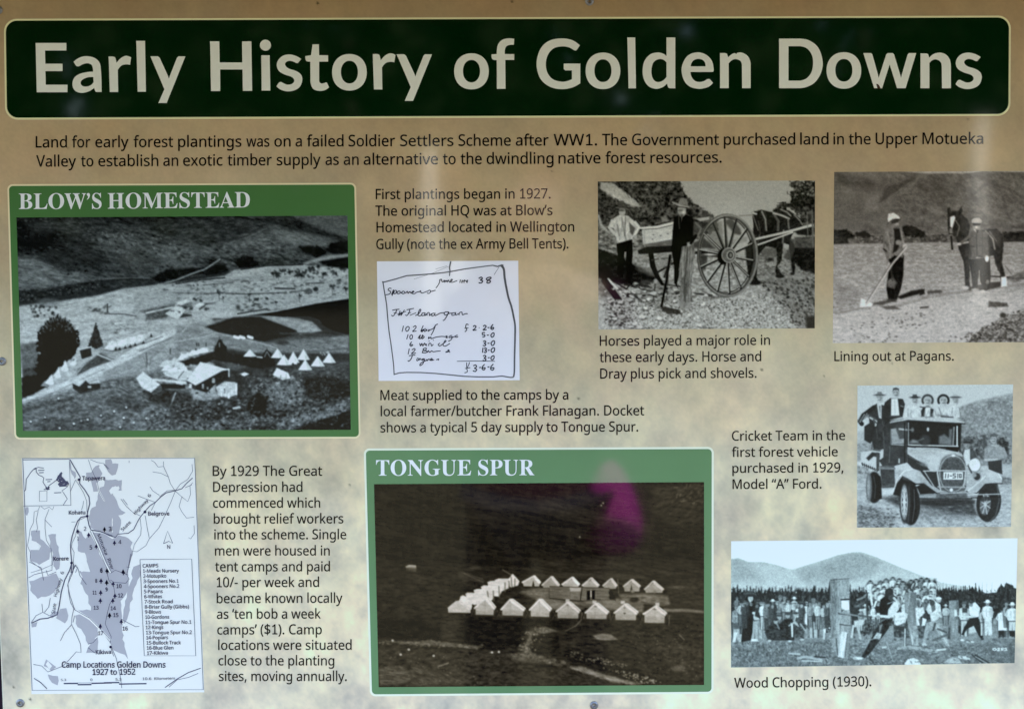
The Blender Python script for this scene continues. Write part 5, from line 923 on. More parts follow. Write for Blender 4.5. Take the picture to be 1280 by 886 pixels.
def map_roads():
    k=Ink(); k.fr(*MA)
    T=[[(400,55),(425,100),(455,150),(475,185),(470,230),(510,280),(540,330),(545,380),(530,440),(525,472),(480,480),(455,510),(435,560),(415,620),(403,680),(405,740),(412,815),(408,892)],[(525,472),(540,540),(555,575),(620,585),(712,618)]]
    for q in T: k.line(q,7.5)
    for q in ([(470,200),(440,205),(470,250),(500,300),(522,360),(525,440)],[(440,205),(420,250),(402,290)],[(525,475),(470,500),(452,560),(440,620),(415,670),(410,700),(430,740),(425,800),(418,892)],[(500,360),(495,395),(485,425)],[(410,516),(440,514)],[(440,890),(455,850),(440,830),(420,860)],
      [(175,400),(165,430),(135,440),(130,520),(105,570),(95,640),(85,690),(108,740),(105,800),(190,865)],[(165,435),(150,500),(160,560),(150,590)],[(185,400),(210,420),(245,405),(270,425),(280,400)],[(245,420),(215,495),(215,560),(225,650),(260,710),(270,830),(190,865),(110,890)],[(215,500),(265,552)],
      [(535,55),(560,130),(600,220),(615,290),(655,360)],[(550,55),(600,75),(650,85),(690,125)],[(548,580),(600,690),(660,830),(690,890)],[(565,580),(620,690),(675,830),(706,890)]): k.line(q,3)
    k.line([(610,290),(650,350)],14) if False else None
    # inset
    k.line([(50,58),(394,52),(406,392),(57,397)],4); k.line([(174,288),(229,286),(229,362),(174,363),(174,288)],3)
    k.line([(60,290),(72,278),(76,200),(110,150),(135,122),(165,112),(206,118)],5); k.line([(135,125),(150,118)],10)
    k.line([(150,118),(150,145),(170,170),(195,180),(206,190),(200,220),(215,245),(232,265),(248,244),(275,225),(300,205)],5)
    for q in ([(220,258),(235,275),(245,255)],[(300,210),(330,160),(340,150)],[(315,170),(320,200),(350,190)],[(310,215),(355,200),(345,225)],[(305,190),(340,180)],[(312,240),(360,225),(390,232)],[(320,250),(370,240),(388,225)],[(325,205),(330,240)],[(350,200),(372,226),(360,250)],[(318,235),(350,215),(385,222)],[(335,160),(325,190)],[(330,248),(375,246)]): k.line(q,14)
    k.line([(390,235),(375,260),(340,285),(355,305),(380,345),(365,365),(350,390)],4)
    for x0,y0,x1 in ((165,135,210),(172,152,205),(220,203,268),(232,218,255),(205,276,250),(282,300,335)): k.line([(x0,y0),(x1,y0-2)],6)
    k.fr(*MB_)
    k.line([(0,596),(40,616),(85,628),(105,605),(180,598),(220,570),(250,510),(268,480),(300,440),(340,395),(380,370),(420,330),(460,300),(525,285),(575,270),(610,230),(655,190)],6)
    for q in ([(350,60),(375,75),(400,110),(440,105),(440,68)],[(440,105),(475,180),(490,230),(525,285),(575,330),(555,400),(575,440),(610,486),(665,480)],[(360,145),(420,155),(475,182)],[(340,255),(360,285),(410,318)],[(250,322),(310,345),(375,368)],[(125,345),(165,400),(215,445),(268,470)],[(140,345),(175,390)],[(530,280),(490,380),(440,490),(405,560),(335,640),(310,690),(245,735),(212,730),(225,680),(272,610),(275,560),(268,490)],[(305,470),(320,560),(335,635)],[(380,372),(350,430)],[(410,330),(465,285),(525,280)],[(530,280),(565,235),(620,200),(640,165),(655,140),(650,88)],[(575,330),(620,365),(640,310),(635,250),(655,225)],[(600,262),(650,240)],[(212,730),(190,820),(172,890)],[(186,62),(186,78)],[(665,540),(668,600),(640,640),(625,630)],[(0,90),(30,125)]): k.line(q,3)
    k.line([(440,675),(470,582),(508,672),(478,658),(440,675)],4)
    # frame and legend box
    k.fr(0,0,1); k.line([(28.6,573),(40.3,862.6),(254.2,861.7),(243.4,572.6),(27.6,573)],.75)
    k.fr(*MD); k.line([(222,45),(540,42),(565,637),(248,637),(222,45)],3.4)
    k.fr(*MC)
    k.line([(333,15),(320,60),(290,120),(270,190),(258,270),(245,325),(190,345),(145,350),(92,375)],6.5)
    for q in ([(345,20),(340,70),(310,140),(315,200),(325,250),(345,290),(335,330),(330,380),(360,440),(385,500),(388,550),(360,545),(320,590),(280,630),(190,665),(155,630),(105,620)],[(355,30),(320,100),(308,150),(322,210),(345,280)],[(350,30),(370,50),(380,90),(420,145)],[(345,292),(440,345),(500,405),(560,470)],[(330,385),(290,430),(265,480)],[(75,105),(110,85),(215,60),(215,0)],[(80,10),(150,45),(165,120)],[(180,60),(190,90),(240,70)],[(92,370),(120,330),(160,310),(200,330)],[(160,310),(155,260)],[(205,225),(195,280),(170,310)],[(430,500),(460,490),(486,460)],[(430,520),(470,552)],[(350,330),(340,370)],[(345,280),(355,300)]): k.line(q,3)
    k.line([(108,703),(150,730),(185,765)],5); k.line([(285,734),(370,733)],8); k.line([(368,741),(450,740)],8); k.line([(450,733),(572,730)],8); k.line([(285,731),(572,729)],2)
    k.fr(*MD)
    k.line([(0,803),(95,801)],8); k.line([(93,811),(262,808)],8)
    for q in ([(45,580),(75,650),(100,760),(110,835)],[(40,580),(60,640)],[(105,410),(150,435),(195,458),(218,455)],[(165,10),(142,140),(155,165),(135,190),(60,185),(40,170)],[(40,130),(70,110),(150,140)],[(20,130),(30,170),(60,210),(70,270),(35,320),(20,380),(8,440),(45,520),(38,560)],[(140,90),(158,92)],[(400,830),(450,785),(520,770),(580,745)]): k.line(q,3)
    k.line([(376,832),(450,780),(520,740),(596,713)],5)
    return k
def map_marks():
    k=Ink(); out=[]; dots=[]
    def tree(x,y,s=1):
        t=Ink().fr(*k.f); out.append(t); t.poly([(x,y-16*s),(x+7*s,y-2*s),(x+12*s,y+6*s),(x+3*s,y+8*s),(x+3*s,y+17*s),(x-3*s,y+17*s),(x-3*s,y+8*s),(x-12*s,y+6*s),(x-7*s,y-2*s)])
    k.fr(*MA)
    for x,y in ((457,584),(537,610),(593,695),(654,569),(672,874)): tree(x,y,1.15)
    for x,y in ((466,203),(527,472),(411,817)): dots.append(Ink().fr(*MA).disc(x,y,10))
    k.fr(*MB_); tree(78,668,1.15); tree(4,569,1.15); tree(24,878,1.1); tree(142,880,1.1); dots.append(Ink().fr(*MB_).disc(303,441,11))
    k.fr(*MC)
    for x,y in ((507,122),(540,132),(505,192),(503,240),(557,328),(503,393)): tree(x,y)
    dots.append(Ink().fr(*MC).disc(564,516,8))
    k.fr(*MD)
    for x,y in ((18,186),(57,194),(68,267),(55,297),(36,388),(107,426),(120,124)): tree(x,y)
    return out,dots
def map_lettering():
    k=Ink(); parts=[]
    def put(t,x0,y0,x1,y1,cap,font=None):
        n='legend_list' if (k.f==MD and y0>90 and x0>238 and y0<640) else 'camp_number' if t.isdigit() and len(t)<3 and not (t=='0' or cap<21) else 'map_caption' if cap>30 and len(t)>6 else 'scale_text' if cap<18 else 'road_name' if t in ('State','Highway','6') else 'river_name' if t in ('Motueka','River') else 'north_letter' if t=='N' else 'place_name'
        if n=='legend_list' and parts and parts[-1][0]==n: q=parts[-1][1]
        else: q=Ink(); parts.append((n,q))
        q.fr(*k.f).text(t,x0,y0,x1,y1,cap,font)
    def b(t,x0,y0,x1,y1,cap):   # bold: two passes a little apart
        put(t,x0,y0,x1+2,y1,cap*1.1,BOLD)
    k.fr(*MA)
    b('Tapawera',490,208,658,205,28); b('Kohatu',391,460,511,457,26); b('Korere',278,801,388,797,26)
    for t,x,y in (('1',455,650),('2',502,580),('3',688,580),('5',545,718),('6',622,886)): put(t,x,y,x+(10 if t=='1' else 19),y-.5,30,SEMI)
    put('Motueka',600,610,660,760,24); put('River',674,790,705,870,24)
    k.fr(*MB_)
    b('Belgrove',327,468,482,466,27); put('Highway',232,462,330,358,24); put('6',338,335,352,318,24); put('State',140,585,202,520,24); put('N',467,712,490,712,28); put('3',36,582,58,581,30); put('4',108,678,130,677,30)
    k.fr(*MC)
    b('Kikiwa',476,559,566,556,22); put('State',232,318,240,258,20); put('Highway',243,218,276,110,20); put('6',283,85,288,70,20)
    for t,x,y,w in (('8',473,133,12),('11',457,203,24),('13',463,293,30),('9',535,185,12),('17',490,445,30),('6',502,74,14)): put(t,x,y,x+w,y-.3,22,SEMI)
    b('Camp Locations Golden Downs',273,638,890,638,32); b('1927 to 1952',456,682,710,680,31)
    put('5.3',268,719,300,718,13); put('0',443,718,456,718,14)
    k.fr(*MD)
    for t,x,y,w in (('10',77,220,32),('12',88,277,30),('14',42,356,32),('15',58,398,32),('16',115,481,32),('9',10,240,12)): put(t,x,y,x+w,y-.3,24,SEMI)
    L=['CAMPS','1-Meads Nursery','2-Motupiko','3-Spooners No.1','4-Spooners No.2','5-Pagans','6-Whites','7-Stock Road','8-Briar Gully (Gibbs)','9-Blows','10-Gordons','11-Tongue Spur No.1','12-Kings','13-Tongue Spur No.2','14-Poplars','15-Bullock Track','16-Blue Glen','17-Kikiwa']
    E=[335,462,384,460,464,362,358,424,524,352,402,538,366,541,395,474,428,394]
    for i,(t,e) in enumerate(zip(L,E)):
        x=239+1.55*i; y=94+31.55*i; put(t,x,y,e,y-2,21.5,SEMI)
    put('5.3',72,790,108,789,16); put('10.6',238,786,292,785,16); put('Kilometers',310,785,438,782,16)
    return parts
def docket_outline():
    k=Ink(); k.fr(465,320,5.537)
    k.line([(70,178),(85,180),(160,160),(240,136),(330,130),(430,122),(500,114),(540,108),(640,90),(740,76),(835,64)],8.5,7.5); k.line([(835,64),(868,72),(900,62),(910,68)],8,12); k.line([(895,66),(912,90),(918,150),(930,220),(945,290),(965,350),(980,420),(990,480),(990,560),(988,640),(986,720),(985,800),(980,836)],16,10,True)
    k.line([(980,838),(960,840),(900,830),(840,836),(740,836),(640,832),(540,822),(440,812),(340,806),(240,805),(190,808),(150,820)],8.5,7.5); k.line([(76,180),(85,240),(100,330),(108,420),(118,520),(130,600),(142,690),(150,760),(153,818)],8,7,True)
    k.line([(545,36),(540,60),(536,80),(540,104),(536,138)],10,7); k.line([(880,75),(860,105),(845,130)],3); k.line([(290,160),(420,118),(530,72)],2); k.line([(440,90),(520,68)],2)
    return k
def docket_writing():
    k=Ink(); k.fr(465,320,5.537)
    def w(q,t=5.5): k.line(q,t*1.12,None,True)
    # June 1st 38
    w([(470,160),(466,185),(455,205),(442,222)]); w([(470,165),(480,160),(484,175),(494,178),(500,165)]); w([(500,165),(504,182),(512,168),(520,182)]); w([(520,182),(528,166),(538,182),(545,175)]); w([(545,175),(556,166),(552,160),(545,170),(552,182),(590,170)])
    w([(612,162),(608,185)]); w([(625,165),(622,188)]); w([(640,162),(636,186)]); w([(618,178),(650,170),(655,182),(662,165),(658,186)])
    w([(738,155),(756,146),(764,156),(750,166),(766,172),(756,186),(738,184)],7); w([(824,146),(800,150),(792,162),(820,172),(810,186),(795,184),(802,168),(822,155),(824,146)],7)
    # Spooners
    w([(135,225),(120,222),(112,235),(128,245),(122,262),(95,268)]); w([(135,268),(150,232),(140,275)]); w([(150,262),(156,240),(170,240),(166,256),(152,262)]); w([(172,250),(190,242),(196,254),(180,262),(172,250)]); w([(200,258),(215,243),(228,252),(215,262),(206,254)]); w([(232,258),(245,244),(250,258),(262,246),(270,258)]); w([(270,256),(290,248),(284,242),(275,256),(290,262),(310,250)]); w([(310,250),(330,246),(335,240),(345,256),(380,244)]); w([(380,246),(400,236),(405,248),(395,258),(380,256)]); w([(405,246),(428,240),(440,236)])
    # F W Flanagan
    w([(140,375),(165,370),(190,368)]); w([(172,372),(160,398),(145,415),(134,408)]); w([(150,394),(172,392)],4.5); w([(195,378),(185,412),(205,388),(200,412),(225,372)]); w([(176,404),(236,382)],4.5); w([(240,372),(270,366),(290,362)]); w([(262,370),(255,395),(240,412),(232,406)]); w([(248,394),(270,390)],4.5); w([(262,410),(282,402),(305,392)],4.5)
    w([(300,412),(322,400),(338,374),(330,370),(318,404),(330,414),(345,406)]); w([(365,392),(348,396),(345,412),(362,408),(368,392),(366,412),(380,398)]); w([(380,412),(384,394),(396,392),(398,412),(412,398)]); w([(430,394),(415,400),(415,414),(432,408),(436,392),(438,412),(470,396),(500,392)])
    w([(530,386),(506,388),(500,404),(520,406),(532,386),(520,412),(502,440),(490,446)]); w([(528,398),(560,394)]); w([(575,392),(556,396),(554,410),(572,406),(578,390),(580,408),(600,398)]); w([(602,410),(606,392),(622,388),(626,406),(650,398),(662,400)])
    # items
    w([(218,482),(208,524)]); w([(248,486),(234,500),(238,520),(252,514),(258,494),(248,486)]); w([(284,492),(300,482),(305,494),(288,514),(282,522),(308,518)]); w([(355,480),(338,522),(356,506),(350,522),(340,522)]); w([(372,502),(360,510),(366,522),(378,508),(380,520)]); w([(395,506),(390,520),(405,508)]); w([(398,512),(425,500),(440,478),(456,470)]); w([(440,478),(424,520),(408,548)])
    w([(250,542),(240,576)]); w([(272,544),(262,556),(266,574),(278,568),(280,550),(272,544)]); w([(318,570),(335,545),(328,572),(342,566)]); w([(340,570),(352,544),(346,572),(362,560),(352,552)]); w([(395,556),(390,572),(408,560),(410,572),(440,562),(480,556),(505,558)]); w([(505,558),(520,552),(512,566),(530,560)]); w([(555,550),(540,552),(538,566),(556,558),(548,578),(528,590)]); w([(548,566),(572,556),(592,546)]); w([(572,556),(585,562),(596,556)])
    w([(275,592),(262,612),(270,624),(282,614),(266,612)]); w([(330,602),(336,622),(345,604),(352,622),(364,602),(370,620)]); w([(375,606),(378,622)]); w([(392,622),(396,604),(408,606),(412,622),(425,610)]); w([(470,602),(458,612),(468,622),(485,612)]); w([(485,612),(512,590),(505,585),(492,616),(510,622),(540,604)])
    k.disc(395,588,3.5); k.disc(425,582,3.5)
    w([(258,640),(250,680)]); w([(276,650),(292,640),(298,650),(280,668),(274,676),(304,670)]); w([(358,638),(348,668)]); w([(352,642),(375,636),(372,650),(355,654),(380,658),(372,670),(345,668)]); w([(385,668),(390,654),(400,666),(412,656),(425,662),(450,658),(475,656)]); w([(510,664),(535,652),(525,650),(530,662),(508,666)]); w([(532,654),(540,668)])
    w([(255,690),(280,686),(300,684)]); w([(280,688),(270,712),(255,728),(248,722)]); w([(310,712),(318,706),(324,716),(312,724),(308,714)]); w([(326,722),(332,708),(342,720)]); w([(362,710),(348,712),(350,722),(364,712),(352,745),(332,758),(340,740),(390,716)]); w([(376,714),(382,724),(394,712),(402,722)]); w([(402,720),(418,714),(410,708),(406,722),(430,718)]); w([(445,718),(462,712),(458,722)])
    # sums
    w([(668,476),(655,470),(648,490),(656,510),(642,524)]); w([(640,500),(668,496)],4.5)
    def n(t,x,y,s=1):
        D={'2':[(-9,-8),(0,-16),(9,-8),(-2,6),(-10,14),(12,12)],'6':[(6,-18),(-6,-4),(-8,10),(4,14),(9,2),(-6,4)],'5':[(10,-16),(-6,-16),(-8,-2),(6,-2),(8,10),(-8,14)],'0':[(2,-14),(-10,0),(-4,14),(8,6),(10,-10),(2,-14)],'3':[(-8,-12),(4,-16),(8,-6),(-2,0),(9,6),(2,16),(-10,12)],'1':[(0,-16),(-3,15)],'-':[(-7,0),(7,-2)]}
        k.line([(x+a*s,y+b*s) for a,b in D[t]],7.5,None,t!='-')
    for t,x,y,s in (('2',710,498,1.1),('2',780,496,1.1),('-',806,496,.9),('6',832,492,1.1),('5',772,546,1),('-',802,548,.9),('0',834,546,1.1),('3',778,604,1.1),('-',806,604,.9),('0',836,602,1.2),('1',768,652,1.1),('3',784,652,1),('-',808,652,.9),('0',836,650,1.2),('3',778,706,1.2),('-',808,704,.9),('0',834,704,1.1),('3',712,776,1.4),('-',748,772,1),('6',772,770,1.2),('-',806,768,1),('6',832,770,1.3)): n(t,x,y,s)
    k.disc(742,496,3); k.line([(588,728),(700,726),(850,728)],4.5); w([(655,736),(654,770)],5); w([(676,734),(668,756),(656,776),(660,800),(640,808)],5); w([(644,778),(680,772)],5)
    return k

